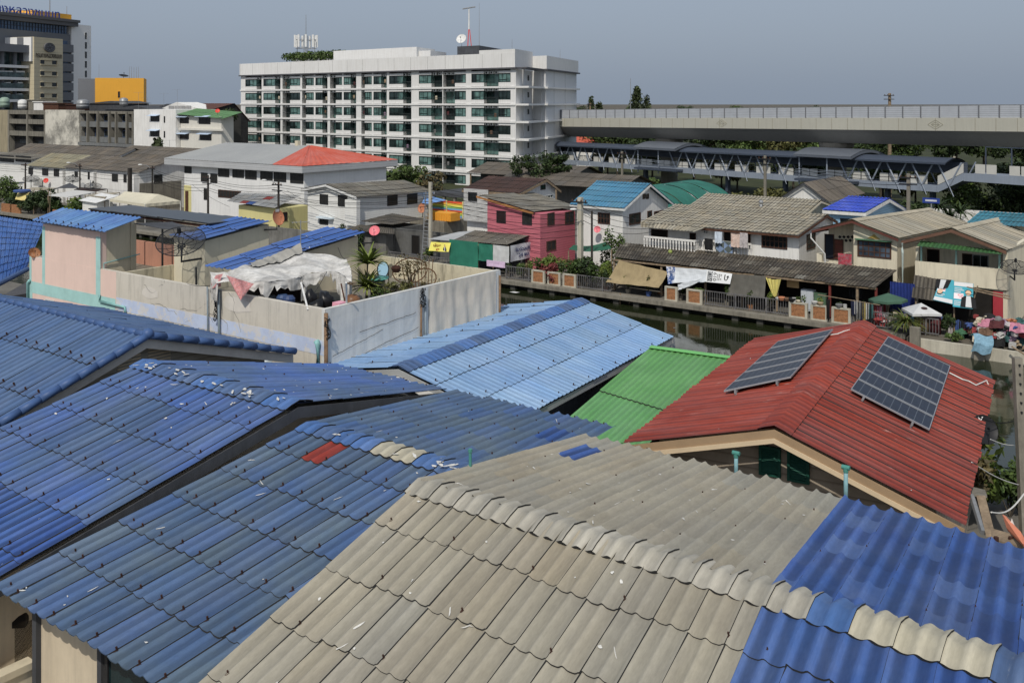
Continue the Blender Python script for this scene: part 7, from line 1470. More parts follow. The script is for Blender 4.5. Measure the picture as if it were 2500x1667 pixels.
rod('tall thin rod right of the red and white mast on the apartment roof',AF.w(AF.pb(1170,250,14)[0],14,24.3),8);rod('short rod on the right corner of the apartment parapet',AF.w(-.5,0,22.6),1.6,.04);rod('short rod on the far right parapet of the apartment block',AF.w(3,20,21.9),1.5,.04)
c0=AF.w(AF.pb(747,250,11)[0],11,24.0);t=thing('cell_antenna','cluster of white mobile phone antennas on the apartment roof','antenna',c0);mb=MB();mb.tube(c0,c0+Vector((0,0,8.5)),.12,.05,6)
for a in range(4):mb.tube(c0+Vector((1.9*math.cos(a*1.57),1.9*math.sin(a*1.57),0)),c0+Vector((1.7*math.cos(a*1.57),1.7*math.sin(a*1.57),4.2)),.08,None,5)
for z in (1.4,3.2):
 for a in range(8):mb.tube(c0+Vector((2.2*math.cos(a*.785),2.2*math.sin(a*.785),z)),c0+Vector((2.2*math.cos(a*.785+.785),2.2*math.sin(a*.785+.785),z)),.06,None,5)
mb.build('frame',grey_metal,t)
for a in range(9):p=c0+Vector((2.3*math.cos(a*.7),2.3*math.sin(a*.7),1.6));mb=MB();mb.prism([p+Vector((-.2,-.12,0)),p+Vector((.2,-.12,0)),p+Vector((.2,.12,0)),p+Vector((-.2,.12,0))],(0,0,2.6));mb.build('panel_antenna',white_paint,t)
# office tower (top left)
TF=Fr((0-CX)/F*260,260,(.954,-.30),(.30,.954))
def tz(x,y):return (x/5.409,y/5.409)
root=thing('office_tower','tall grey and white office tower with a rooftop sign, at the left edge','office building',TF.w(-10,10,0))
tw_grey=mat('tower_grey',S(106,108,112),.7,.06,.1);tw_white=mat('tower_white',(.84,.83,.81),.8,.03,.1,.1,(.4,.4,.38),True);tw_blue=glass('tower_blue_glass',(.04,.08,.16),.12,.3);tw_beige=mat('tower_beige',S(186,176,150),.8,.04,.1,.15,(.3,.27,.2),True,lines=(1.1,.85));tw_green=glass('tower_green_glass',(.05,.08,.08),.15,.5);tw_orange=mat('tower_orange',S(222,158,50),.7,.05,.1,.15,(.4,.24,.05),True)
def T(x,y):return TF.pa(*tz(x,y),0)
b1=T(930,400)[0];btop=T(0,200)[1];
mb=MB();mb.box(TF,-14,0,-20,b1,-1,T(0,375)[1]-.02);mb.build('core',tw_grey,root)
zg0,zg1=T(0,375)[1],T(0,262)[1];bg1=T(890,400)[0]
mb=MB();mb.box(TF,-14,-.2,-20,bg1,zg0,zg1);o=mb.build('blue_glazing',tw_blue,root)
mb=MB()
for k in range(40):b=-19+k*(bg1+19)/40;mb.box(TF,-.19,-.08,b-.06,b+.06,zg0+.02,zg1-.02)
mb.box(TF,-.19,-.1,-20,bg1-.1,(zg0+zg1)/2-.05,(zg0+zg1)/2+.05);mb.build('mullions',dark_metal,o)
br_=T(975,330)[0];mb=MB();mb.box(TF,-15,1.6,-20,br_,zg1+.02,zg1+1.1);mb.box(TF,-15,2.0,-20,br_+.4,zg1+1.12,zg1+1.9);mb.build('roof_eave',mat('tower_eave',S(90,90,92),.7,.05),root)
zt_=T(520,225)[1]
mb=MB();bo0,bo1=T(540,240)[0],T(1055,240)[0];mb.box(TF,-12,-3,bo0,bo1,zg1+1.9,TF.pa(*tz(1000,205),-3)[1]);mb.build('orange_roof_block',tw_orange,root)
mb=MB();mb.box(TF,-11,-4,T(250,200)[0],bo0-.05,zg1+1.9,TF.pa(*tz(400,185),-4)[1]);mb.build('white_roof_block',tw_white,root)
bw0,bw1=T(930,500)[0],T(1190,500)[0];zw=T(1100,335)[1]
mb=MB();mb.box(TF,-12,.35,bw0+.01,bw1,-1,zw);mb.build('end_wall',tw_white,root)
for k in range(8):y=432+k*125.5;b0_=T(1105,y)[0];b1_=T(1135,y)[0];z1,z0=T(1118,y)[1],T(1118,y+92)[1];window(root,TF,'a',.35,b0_,b1_,z0,z1,tw_white,gl,bars=(1,1),fw=.05,out=1,proud=.06)
bs0,bs1=T(830,600)[0],T(938,600)[0]
for k in range(8):y=545+k*126;z1,z0=T(880,y)[1],T(880,y+46)[1];mb=MB();mb.box(TF,.002,.03,bs0-8,bs0+(bs1-bs0)*.55,z0,z1);mb.build('strip_window',tw_blue,root);mb=MB();mb.box(TF,.003,.9,bs0-8,bs1,z0-2.3+.0,z0-.05);mb.build('spandrel_band',tw_grey,root)
BW=9.;
def TB(x,y):return TF.pa(*tz(x,y),BW)
c0,c1=TB(450,700)[0],TB(830,700)[0];zb_=TB(640,505)[1]
mb=MB();mb.box(TF,1.0,BW,c0,c1,-1,zb_);mb.build('beige_wing',tw_beige,root)
mb=MB();lw=TF.pb(*tz(105,560),c0-.0)[0];mb.box(TF,lw-3,BW-.4,c0-.6,c0-.01,zb_-6.5,zb_-.1);mb.build('white_cap_wall',tw_white,root)
mb=MB();l0,l1=TF.pb(*tz(230,560),c0-.62)[0],TF.pb(*tz(310,560),c0-.62)[0];mb.box(TF,l0,l1,c0-.75,c0-.61,zb_-6.5,zb_-.12);mb.build('grey_strip',tw_grey,root)
for y in (800,947,1093,1240):
 q0,q1=TB(530,y)[0],TB(755,y)[0];z1,z0=TB(640,y)[1],TB(640,y+52)[1];mb=MB();mb.box(TF,BW+.003,BW+.35,q0,q1,z0-.25,z0);mb.box(TF,BW+.003,BW+.3,q0,q1,z1,z1+.15);mb.box(TF,BW+.003,BW+.3,q1-.2,q1,z0,z1);o=mb.build('window_surround',tw_beige,root)
 for (f0,f1) in ((.02,.24),(.7,.95)):mb=MB();mb.box(TF,BW+.004,BW+.05,q0+(q1-q0)*f0,q0+(q1-q0)*f1,z0+.02,z1-.02);mb.build('pane',gl,o)
ec=TB(645,632);er_=(TB(717,632)[0]-TB(573,632)[0])/2;ezr=(TB(645,568)[1]-TB(645,695)[1])/2
mb=MB();E0=TF.w(BW+.1,ec[0],ec[1]);eb=TF.w(0,1,0)-TF.w(0,0,0);N=28
def ell(k,s,off):return E0+eb*(er_*s*math.cos(2*math.pi*k/N))+Vector((0,0,ezr*s*math.sin(2*math.pi*k/N)))+(TF.w(1,0,0)-TF.w(0,0,0))*off
mb.prism([ell(k,1,0) for k in range(N)],(TF.w(1,0,0)-TF.w(0,0,0))*.25);mb.build('emblem',tw_grey,root)
mb=MB()
for s in (.92,.66):
 for k in range(N):mb.tube(ell(k,s,.3),ell(k+1,s,.3),.06,None,4)
for k in (0,4,9,14,18,23):mb.tube(ell(k,.15,.3),ell(k,.58,.3),.09,None,4)
mb.poly([ell(k,.2,.32) for k in range(N)]);mb.build('emblem_relief',mat('emblem_dark',(.07,.07,.075),.6,.1),root)
tc_=TB(645,740);mb=MB();add_text(mb,'กรมทางหลวงชนบท',2.0,TF.w(BW+.06,tc_[0],tc_[1]),eb,(0,0,1),0,(TB(815,740)[0]-TB(470,740)[0]),.05);mb.build('lettering',mat('bronze_letters',(.09,.075,.06),.6,.1),root)
sb=TF.pa(*tz(790,250),-1);sz=T(0,0)
s0=TF.pa(*tz(5,140),1.0);s1=TF.pa(*tz(790,215),1.0);zb2=zg1+1.9+1.2
t=thing('rooftop_sign','row of big blue Thai letters on a steel frame on top of the office tower','sign',TF.w(1,(s0[0]+s1[0])/2,zg1+1.9))
hgt=TF.pa(*tz(400,135),1.)[1]-TF.pa(*tz(400,212),1.)[1]
mb=MB();vs,fs=text_mesh('ทางหลวงชนบท',1.0,.06);x0,x1=min(v.x for v in vs),max(v.x for v in vs);y0,y1=min(v.y for v in vs),max(v.y for v in vs);kx=(s1[0]-s0[0]+3.4)/(x1-x0);ky=hgt*1.3/(y1-y0);nb_=len(mb.v)
zmid=(TF.pa(*tz(400,135),1.)[1]+TF.pa(*tz(400,212),1.)[1])/2+.1
for v in vs:mb.vert(TF.w(1.0-v.z,s1[0]-(x1-v.x)*kx,zmid+(v.y-(y0+y1)/2)*ky))
for f in fs:mb.face([i+nb_ for i in f])
mb.build('letters',mat('sign_blue',S(44,66,150),.5,.06),t)
mb=MB()
for z in (zmid-hgt*.25,zmid+hgt*.25):mb.tube(TF.w(.5,s0[0]-3,z),TF.w(.5,s1[0],z),.07,None,5)
for k in range(24):b=s0[0]-3+(s1[0]-s0[0]+3)*k/23;mb.tube(TF.w(.5,b,zg1+1.9),TF.w(.5,b,zmid+hgt*.3),.06,None,4);mb.tube(TF.w(-1.2,b,zg1+1.9),TF.w(.5,b,zmid),.05,None,4)
mb.build('steel_frame',grey_metal,t)
rod('tall mast rising from the office tower roof beside the orange block',TF.w(-3.5,T(790,240)[0],zg1+1.9),10,.16);rod('short mast at the right end of the orange roof block',TF.w(-4,T(1030,240)[0],TF.pa(*tz(1000,205),-3)[1]),2.5,.1)
GWa=7.
def TG(x,y):return TF.pa(*tz(x,y),GWa)
g1=TG(480,900)[0];
mb=MB();mb.box(TF,2,GWa-2.2,-25,g1-.3,-1,TG(240,650)[1]);mb.build('glass_front',tw_green,root)
for y in (880,1040,1185,1330):z=TG(240,y)[1];mb=MB();mb.box(TF,GWa-2.2,GWa+.4,-25,g1,z-.4,z+.3);mb.build('balcony_slab',tw_white,root)
for y in (1000,1145,1290):z=TG(240,y+20)[1];mb=MB();mb.box(TF,GWa+.2,GWa+.3,-25,g1-.1,z-.6,z+1.2);mb.build('balcony_rail',tw_green,root)
for y in (625,):z=TG(240,y+20)[1];mb=MB();mb.box(TF,2,GWa+1.0,-25,g1,z-1.0,z+1.0);mb.build('canopy_edge',tw_grey,root)
for x in (65,235,430):b=TG(x,900)[0];mb=MB();mb.tube(TF.w(GWa-1,b,0),TF.w(GWa-1,b,TG(240,650)[1]),.55,None,10);mb.build('column',tw_grey,root)
for y,xq in ((1000,(25,82,138,240,297,405)),(1148,(108,268)),(1300,(103,265))):
 for x in xq:b,z=TG(x,y);mb=MB();mb.box(TF,GWa-.9,GWa+.1,b-.75,b+.75,z-1.2,z+1.2,0);c=TF.w(GWa+.11,b,z+.2);mb.poly([c+eb*.5*math.cos(a*.6)+Vector((0,0,.5*math.sin(a*.6))) for a in range(10)],1);mb.build('air_conditioner',[acm,fanm],root)
OF=Fr(*(Vector(((232-CX)/F*235,235))),(.954,.30),(-.30,.954))
root=thing('orange_building','plain orange block with one slit window beside the office tower','building',OF.w(5,5,0));o1=OF.pb(351,200,0)[0];ot=OF.pb(290,191,0)[1]
mb=MB();mb.box(OF,0,o1,0,12,-1,ot);mb.build('wall',tw_orange,root);mb=MB();mb.box(OF,-3.8,-.02,.4,11,-1,ot-.2);mb.build('grey_side',tw_grey,root)
window(root,OF,'b',0,OF.pb(287,230,0)[0],OF.pb(294,230,0)[0],OF.pb(290,240,0)[1],OF.pb(290,223,0)[1],tw_orange,gl,bars=(1,1),fw=.08)
for k,px in enumerate((316,321,327,333,338)):rod('thin aerial on the orange block, %s of five in a row' % ('first','second','third','fourth','fifth')[k],OF.w(OF.pb(px,200,4)[0],4,ot),2.9,.06)
rod('thin aerial at the left end of the orange block',OF.w(.5,4,ot),3.4,.05);dish('grey mesh dish on the orange block roof',OF.w(OF.pb(302,190,3)[0],3,ot+.7),(.2,-.2,.95),1.1,dark_metal,mount=OF.w(OF.pb(302,190,3)[0],3,ot),depth=.12)
VS=112.;root=thing('shophouse_row','long weathered three-storey grey shophouse row with blackened balconies','building',W(-170,VS,0));zt_=C_(200,271,VS)[1]
def su(x):return C_(x/3.136,300,VS)[0]
def sz_(y,x=400):return C_(x/3.136,y/3.136,VS)[1]
grim=mat('grimy_render',S(126,122,112),.9,.2,.12,.75,(.06,.058,.05),True,dth=(.42,.68));mould=mat('mould_white_render',S(196,192,180),.9,.12,.12,.85,(.16,.155,.14),False,dth=(.46,.62))
mb=MB();mb.box(G,su(-120),su(1050),VS+1.2,VS+12,-1,zt_);mb.build('core',mat('dark_recess',(.03,.03,.032),.9,.3),root)
mb=MB();mb.box(G,su(350),su(608),VS-.1,VS+1.19,-1,zt_+.15);mb.build('blank_wall',mould,root);mb=MB();mb.box(G,su(-120),su(60),VS-.05,VS+1.19,-1,zt_);mb.build('end_panel',mat('stained_beige',S(150,140,116),.9,.15,.12,.7,(.07,.065,.05),True),root)
mb=MB();mb.box(G,su(60),su(349),VS,VS+1.19,zt_-.9,zt_);mb.box(G,su(609),su(1050),VS,VS+1.19,zt_-.55,zt_-.02)
for y0,y1 in ((918,955),(1012,1050)):mb.box(G,su(60),su(349),VS,VS+.3,sz_(y1),sz_(y0));
for x in (62,204,340):mb.box(G,su(x),su(x+10),VS-.12,VS+1.18,-1,zt_-.01)
for x in (672,750,838,890,972,1020):mb.box(G,su(x),su(x+9),VS-.35,VS+1.18,2,zt_-.1)
mb.build('frame',grim,root);mb=MB()
for y0,y1 in ((925,965),(1035,1075)):
 for q in range(5):z=sz_(y0+(y1-y0)*q/5);mb.box(G,su(612),su(1045),VS+.1,VS+.2,z-.22,z)
mb.box(G,su(612),su(1045),VS-.5,VS+1.18,sz_(1100),sz_(1078));mb.build('slatted_balcony',mat('grey_slats',S(110,112,112),.8,.15,.3,.5,(.05,.05,.05),True),root)
for j,(y0,y1) in enumerate(((880,915),(978,1010),(1080,1112))):
 for k in range(2):window(root,G,'b',VS+1.15,su(78+k*138),su(78+k*138+115),sz_(y1),sz_(y0),dark_metal,gl,bars=(5,1),fw=.12,out=-1)
for j,(y0,y1) in enumerate(((878,925),(985,1035),(1105,1165))):
 for x0,x1 in ((618,668),(690,742),(760,830),(848,885),(900,965),(985,1015)):window(root,G,'b',VS+1.17,su(x0),su(x1),sz_(y1),sz_(y0),mat('faded_blue_frame',S(70,84,110),.6,.2),gl,bars=(2,1),fw=.14,out=-1)
def tank(label,px,py,v,h,r,m):
 x,z=C_(px,py,v);mb=MB();mb.lathe(W(x,v,z),[(0,0),(r,0),(r,h*.25),(r*1.04,h*.27),(r,h*.3),(r,h*.55),(r*1.04,h*.57),(r,h*.6),(r,h*.85),(r*.5,h),(0,h*1.03)],14);mb.thing('water_tank',label,'water tank',m,smooth=True)
tank('pale green water tank at the left end of the shophouse roof',11,263,115,2.4,1.1,mat('tank_green',S(130,150,136),.5,.1));tank('white domed water tank on the shophouse roof below the beige wing',55,266,115,2.1,1.,white_paint);tank('ribbed steel water tank on the shophouse roof below the white tower wall',202,266,115,2.0,1.3,grey_metal);tank('steel water tank on the roof in front of the orange block',302,259,112,1.6,.8,grey_metal)
for k,(x0,x1,y0,m,lab) in enumerate(((60,80,246,grim,'small mould-stained roof hut with a pale slab on the shophouse row'),(106,142,254,brownwood,'brown boarded roof hut on the shophouse row'),(162,187,257,rust,'low rust-brown roof box on the shophouse row'),(82,105,250,white_wall,'small white roof hut on the shophouse row'))):
 a0,z1=C_(x0,y0,116);a1_,_=C_(x1,y0,116);mb=MB();mb.box(G,a0,a1_,116,119,zt_+.0,z1);mb.box(G,a0-.2,a1_+.2,115.8,119.2,z1,z1+.2);mb.thing('roof_hut',lab,'roof hut',m)
for k,(x0,x1,y0,y1,v,lab) in enumerate(((212,300,253,247,118,'shallow grey sheet roof in front of the orange block'),(250,375,268,258,114.5,'dark low-pitched roof above the shophouse row'),(375,425,264,254,119,'grey roof between the orange block and the brown roof'))):
 a0,z0=C_(x0,y0,v);a1_,_=C_(x1,y0,v);z1=C_((x0+x1)/2,y1,v)[1];mid=(a0+a1_)/2;mb=MB();mb.prism([W(a0,v,z0),W(a1_,v,z0),W(mid+(a1_-mid)*.3,v,z1)],W(0,7,0)-W(0,0,0));mb.box(G,a0+.6,a1_-.6,v+.3,v+6.5,8,z0-.02);mb.thing('upper_roof',lab,'roof',greyboard)
VW=104.;root=thing('white_building','white three-storey building with pale blue window hoods and a green roof over its right half','building',W(-140,VW,0))
def wu(x,v=VW):return C_(x/3.136,300,v)[0]
def wz(y,x=1200):return C_(x/3.136,y/3.136,VW)[1]
ztw=wz(840);mb=MB();mb.box(G,wu(1025),wu(1345),VW,VW+9,-1,ztw);mb.build('wall',white_wall,root)
x2=wu(1350);x3=wu(1690);mb=MB();mb.box(G,x2,x3-1.0,VW+.9,VW+3.4,-1,wz(893,1500));mb.box(G,x2,x3,VW+.4,VW+.89,wz(1000,1500),wz(985,1500));mb.build('recessed_wall',mat('white_render_warm',(.68,.66,.6),.85,.05,.2,.2,(.4,.38,.32),True),root)
gz0,gz1=wz(895,1500),wz(845,1500);mb=MB();sheet(mb,W(x2-.3,VW+4.5,gz1+.25),W(x3+.2,VW+4.5,gz1-.35),W(x3+.5,VW+.2,gz0-.3),W(x2-.3,VW+.2,gz1-.75),.35,.04,2.4,4,5,seed=120);mb.build('roof',FAR(mat('roof_olive_green',S(86,122,82),.7,.1,.3)),root,smooth=(0,))
hood=(mat('hood_pale_blue',S(170,186,206),.6,.06),.9)
for x0,y0,x1,y1,b in ((1155,893,1222,935,0),(1152,1010,1222,1053,0),(1378,900,1447,945,.9),(1378,1028,1447,1065,.9),(1523,895,1612,948,.9),(1533,1025,1620,1068,.9)):
 v=VW+b;window(root,G,'b',v,C_(x0/3.136,300,v)[0],C_(x1/3.136,300,v)[0],C_(1400/3.136,y1/3.136,v)[1],C_(1400/3.136,y0/3.136,v)[1],dw,lg,bars=(3,1),fw=.1,hood=hood)
for y in (890,1003):window(root,G,'b',VW,wu(1255),wu(1265),wz(y+50),wz(y),dw,gl,bars=(1,1),fw=.06)
root,h=house('brown_roofed_building','building with a long dark red-brown roof and vented white gable behind the white building','building','a',C_(430,252,122)[0],C_(552,265,122)[0],(118.5,C_(588,270,118.5)[1]),(124,C_(500,253,124)[1]),(128,10),MATS['dark_recess'],FAR(mat('roof_maroon',S(84,56,48),.7,.12,.2)),0,(.3,.3),(.5,.4),pitch=.6,amp=.05,rowlen=4,sk=SK)
for k in range(4):mq=MB();u,z=C_(418+k*14,266,117.9);mq.box(G,u-.8,u+.8,117.85,117.95,z-.5,z+.6);mq.build('vent_grille',mat('vent_grey',(.4,.4,.4),.8,.2),root)
mb=MB();q=[C_(385,269,118),C_(430,250,118),C_(500,269,118)];mb.prism([W(a,118,z) for a,z in q],W(0,5,0)-W(0,0,0));mb.build('white_gable',white_wall,root)
mb=MB();u0_,zz0=C_(540,290,116);u1_,_=C_(590,290,116);mb.box(G,u0_,C_(556,290,116)[0],116,119,-1,C_(560,272,116)[1]);mb.thing('dark_building','dark overgrown building squeezed beside the apartment block','building',mat('dark_stained',(.06,.06,.055),.9,.3,.3))
dish('red satellite dish on the roof edge of the white building',atY(531,271,W(x3,VW,0).y),(.1,-.8,.5),.38,reddish,mount=atY(531,280,W(x3,VW,0).y),depth=.1)
for k,(px,py,v,h_,lab) in enumerate(((338,255,112,4,'tall tv aerial left of the brown roof'),(400,250,116,3,'tv aerial in front of the brown roof, left'),(433,248,118,4,'forked tv aerial above the white gable'),(360,257,114,2.5,'low tv aerial beside the orange block'),(414,378,95,4.0,'tv aerial standing in front of the white three-storey building'))):u,z=C_(px,py,v);aerial(lab,W(u,v,z-h_*.4),h_,6,.9,.4)
# elevated railway
VL=Fr(9.6,175,(47/81.02,-66/81.02),(66/81.02,47/81.02));LV=81.02
conc_v=mat('viaduct_concrete',S(172,170,158),.85,.05,.08,.2,(.26,.25,.22),True);conc_d=mat('viaduct_dark',S(152,149,142),.9,.08,.1,.2,(.08,.08,.07),True);louv=mat('louvre_panel',S(168,172,178),.5,.06,1,lines=(.24,.6))
root=thing('railway_viaduct','elevated concrete railway viaduct with a louvred noise barrier','viaduct',VL.w(40,0,0));sl=1.08/LV
def vz(a,z):return z+sl*a
def vbox(mb,a0,a1,b0,b1,z0,z1,m=0):mb.prism([VL.w(a0,b0,vz(a0,z0)),VL.w(a1,b0,vz(a1,z0)),VL.w(a1,b1,vz(a1,z0)),VL.w(a0,b1,vz(a0,z0))],(0,0,z1-z0),m)
E0_,E1_=-120,150
mb=MB();vbox(mb,E0_,E1_,0,.35,9.65,11.15);vbox(mb,E0_,E1_,9.2,9.5,9.65,11.15);mb.build('parapet',conc_v,root)
mb=MB();mb.prism([VL.w(E0_,.1,vz(E0_,9.64)),VL.w(E0_,9.4,vz(E0_,9.64)),VL.w(E0_,8.6,vz(E0_,9.2)),VL.w(E0_,6.6,vz(E0_,7.8)),VL.w(E0_,2.9,vz(E0_,7.8)),VL.w(E0_,.9,vz(E0_,9.2))],VL.w(E1_,0,vz(E1_,0))-VL.w(E0_,0,vz(E0_,0)));mb.build('box_girder',conc_d,root)
mb=MB()
for k in range(70):a=-20+k*2.45;vbox(mb,a,a+.05,-.012,-.002,9.66,11.14)
mb.build('panel_joint',mat('joint_tan',S(138,132,116),.9,.1),root)
k=0;a=-18
dm=mat('emblem_incised',S(158,154,136),.9,.1)
for px in (1762,2284):
 a=VL.pb(px,298,0)[0];mb=MB();
 for s in (1.,.55):
  for i in range(4):q=[(0,1),(1.1,0),(0,-1),(-1.1,0)];p0_,p1_=q[i],q[(i+1) % 4];mb.tube(VL.w(a+p0_[0]*s*.9,-.012,vz(a,10.4)+p0_[1]*s*.55),VL.w(a+p1_[0]*s*.9,-.012,vz(a,10.4)+p1_[1]*s*.55),.03,None,4)
 mb.tube(VL.w(a-.5,-.012,vz(a,10.4)),VL.w(a+.5,-.012,vz(a,10.4)),.03,None,4);mb.build('diamond_emblem',dm,root)
mb=MB();vbox(mb,E0_,E1_,.1,.16,12.6,12.68);mb.build('barrier_rail',grey_metal,root)
a=-16.;N=0
while a<108:mb=MB();vbox(mb,a+.06,a+2.36,.1,.2,11.2,12.58);o=mb.build('louvre_panel',louv,root);mb=MB();vbox(mb,a-.07,a+.07,.04,.2,11.16,12.62);mb.build('barrier_post',tw_grey,o);a+=2.42
for px,y0 in ((1634,0),(2042,0)):
 a=VL.pb(px,300,4.7)[0];mb=MB();c=VL.w(a,4.7,0);n=16
 mb.tube(Vector((c.x,c.y,-1)),Vector((c.x,c.y,vz(a,6.4))),1.35,None,18);mb.tube(Vector((c.x,c.y,vz(a,6.4))),Vector((c.x,c.y,vz(a,7.2))),1.35,2.3,18);mb.tube(Vector((c.x,c.y,vz(a,7.2))),Vector((c.x,c.y,vz(a,7.8))),2.3,2.3,18);mb.build('pier',mat('pier_concrete',S(138,132,120),.9,.06,.2,.2,(.12,.11,.1),True),root)
for k,px in enumerate((1535,)):a=VL.pb(px,270,-.1)[0];rod('thin pole on the viaduct edge near the trees',VL.w(a,.3,vz(a,11.2)),6.5,.07)
# footbridge
SB=-2.2;sk_m=mat('footbridge_steel',S(132,141,154),.5,.06,.3,.15,(.06,.06,.07),True);sk_d=mat('footbridge_roof',S(66,74,88),.4,.08,.2);sk_p=mat('pale_panel',(.58,.57,.53),.6,.05);sk_l=mat('dark_louvre',S(78,86,98),.5,.08,1,lines=(.2,.5))
def SA(px):return VL.pb(px,400,SB)[0]
a0,a1_=-40,SA(2289);root=thing('footbridge','covered grey steel footbridge with v-shaped trusses running under the viaduct','footbridge',VL.w(40,SB,0))
def dz_(a):return 3.75+.5*(a/SA(2289)) if a>0 else 3.75
def sbox(mb,x0,x1,b0,b1,z0,z1,m=0):mb.prism([VL.w(x0,b0,dz_(x0)+z0),VL.w(x1,b0,dz_(x1)+z0),VL.w(x1,b1,dz_(x1)+z0),VL.w(x0,b1,dz_(x0)+z0)],(0,0,z1-z0),m)
mb=MB();sbox(mb,a0,a1_,SB,SB+.3,-.75,.05);sbox(mb,a0,a1_,SB+2.7,SB+3,-.75,.05);sbox(mb,a0,a1_,SB+.31,SB+2.69,-.3,-.1)
for k in range(60):x=a0+k*2.2;(sbox(mb,x,x+.08,SB-.06,SB-.005,-.7,.0) if x<a1_ else None)
mb.build('deck_beam',sk_m,root)
pz=[SA(1660),SA(2060)];gaps_=[(SA(1583),SA(1640)),(SA(1983),SA(2060))]
def roofseg(x0,x1,z,name='roof',w=(-.7,3.7),rise=.5):
 mb=MB();
 def f(s,q):x=x0+(x1-x0)*s;return VL.w(x,SB+w[0]+(w[1]-w[0])*q,dz_(x)+z+rise*math.sin(math.pi*q))
 mb.grid(f,8,10);mb.grid(lambda s,q:f(s,q)-Vector((0,0,.12)),8,10);mb.grid(lambda s,q:f(s,0)-Vector((0,0,.22*q)),8,1);return mb.build(name,sk_d,root)
roofseg(a0,SA(1575),2.75);roofseg(SA(1640),SA(1970),2.75);roofseg(SA(2062),SA(2316),2.75)
sil=mat('silver_canopy',S(112,118,128),.35,.05,metal=.5)
for c0_,c1_ in ((1566,1668),(1958,2098)):
 x0,x1=SA(c0_),SA(c1_);mb=MB();mb.grid(lambda s,q:VL.w(x0+(x1-x0)*s,SB-1.8+8*q,dz_(x0)+2.95+.95*math.sin(math.pi*min(1,.05+q*.95))),6,14);mb.grid(lambda s,q:VL.w(x1,SB-1.8+8*s,dz_(x0)+2.9+.95*math.sin(math.pi*min(1,.05+s*.95))-.35*q),14,1);mb.grid(lambda s,q:VL.w(x0+(x1-x0)*s,SB-1.8,dz_(x0)+3.08-.3*q),6,1);mb.build('arched_canopy',sil,root)
 for x in (x0+.5,x0+(x1-x0)*.55):mb=MB();mb.tube(VL.w(x,SB-1.2,dz_(x)-.9),VL.w(x,SB-1.2,dz_(x)+3.0),.09,None,6);mb.build('canopy_post',sk_m,root)
 mb=MB();sbox(mb,x0,x1,SB-1.6,SB-.05,-.4,-.1);mb.build('landing',sk_d,root);mb=MB()
 for q in range(6):sbox(mb,x0,x1,SB-1.6,SB-1.55,.1+q*.2,.14+q*.2)
 mb.build('landing_rail',sk_m,root)
x=a0
while x<SA(2316)-1:
 if not any(g0-1.5<x+1.6<g1+.5 for g0,g1 in gaps_):
  mb=MB()
  mb.tube(VL.w(x,SB-.02,dz_(x)+2.8),VL.w(x+1.5,SB-.02,dz_(x)+.05),.1,None,6);mb.tube(VL.w(x+3.0,SB-.02,dz_(x)+2.8),VL.w(x+1.5,SB-.02,dz_(x)+.05),.1,None,6);mb.tube(VL.w(x+1.5,SB-.02,dz_(x)+.05),VL.w(x+2.2,SB-.25,dz_(x)-1.1),.05,None,5);mb.build('v_truss',sk_m,root)
  mb=MB();mb.tube(VL.w(x,SB+3,dz_(x)+2.8),VL.w(x+1.5,SB+3,dz_(x)+.05),.08,None,5);mb.tube(VL.w(x+3.0,SB+3,dz_(x)+2.8),VL.w(x+1.5,SB+3,dz_(x)+.05),.08,None,5);mb.build('v_truss',sk_m,root)
 x+=3.4
x=2
while x<a1_-1.4:
 if int(x/1.3) % 3!=0:mb=MB();sbox(mb,x,x+1.15,SB+.34,SB+.38,.1,1.12);mb.build('side_panel',sk_p,root)
 x+=1.3
mb=MB();sbox(mb,a0,SA(2330),SB+2.75,SB+2.8,1.3,2.7);mb.build('louvre_screen',sk_l,root)
for px in (1450,1560,1760,1900,2150,2260):x=SA(px);mb=MB();mb.box(VL,x-.25,x+.25,SB+1.2,SB+1.8,-1,dz_(x)-.35);mb.build('support_column',sk_d,root)
rx0,rx1=SA(2289),SA(2352);z0,z1=dz_(rx0),VL.pb(2352,424,SB)[1]
def inc(mb,x0,x1,b0,b1,za,zb,h0,h1):mb.prism([VL.w(x0,b0,za+h0),VL.w(x1,b0,zb+h0),VL.w(x1,b1,zb+h0),VL.w(x0,b1,za+h0)],(0,0,h1-h0))
xe=SA(2600);ze_=z1-.05
mb=MB();inc(mb,rx0+.01,rx1,SB,SB+.3,z0,z1,-.78,.05);inc(mb,rx0,rx1,SB+2.7,SB+3,z0,z1,-.75,.05);inc(mb,rx0,rx1,SB+.31,SB+2.69,z0,z1,-.6,-.4);mb.build('stair_beam',sk_m,root)
mb=MB();inc(mb,rx0+.01,rx1,SB-.0,SB+.04,z0,z1,.1,1.15);mb.build('stair_panel',sk_p,root)
mb=MB();inc(mb,rx1+.01,xe,SB,SB+.3,z1,ze_,-.85,.05);inc(mb,rx1,xe,SB+2.7,SB+3,z1,ze_,-.85,.05);inc(mb,rx1,xe,SB+.31,SB+2.69,z1,ze_,-.4,-.2);mb.build('upper_beam',sk_m,root)
mb=MB();x=rx1+.1
while x<xe-1.4:(inc(mb,x,x+1.15,SB,SB+.04,z1,z1,.1,1.15) if int(x/1.3) % 3!=1 else None);x+=1.3
mb.build('upper_panels',sk_p,root)
mb=MB()
for k in range(6):x=rx1+1+k*3;inc(mb,x,x+.12,SB+2.8,SB+2.92,z1,z1,.05,3.0)
inc(mb,rx1+1,xe,SB+2.8,SB+2.92,z1,z1,2.95,3.05);mb.build('upper_frame',sk_d,root)
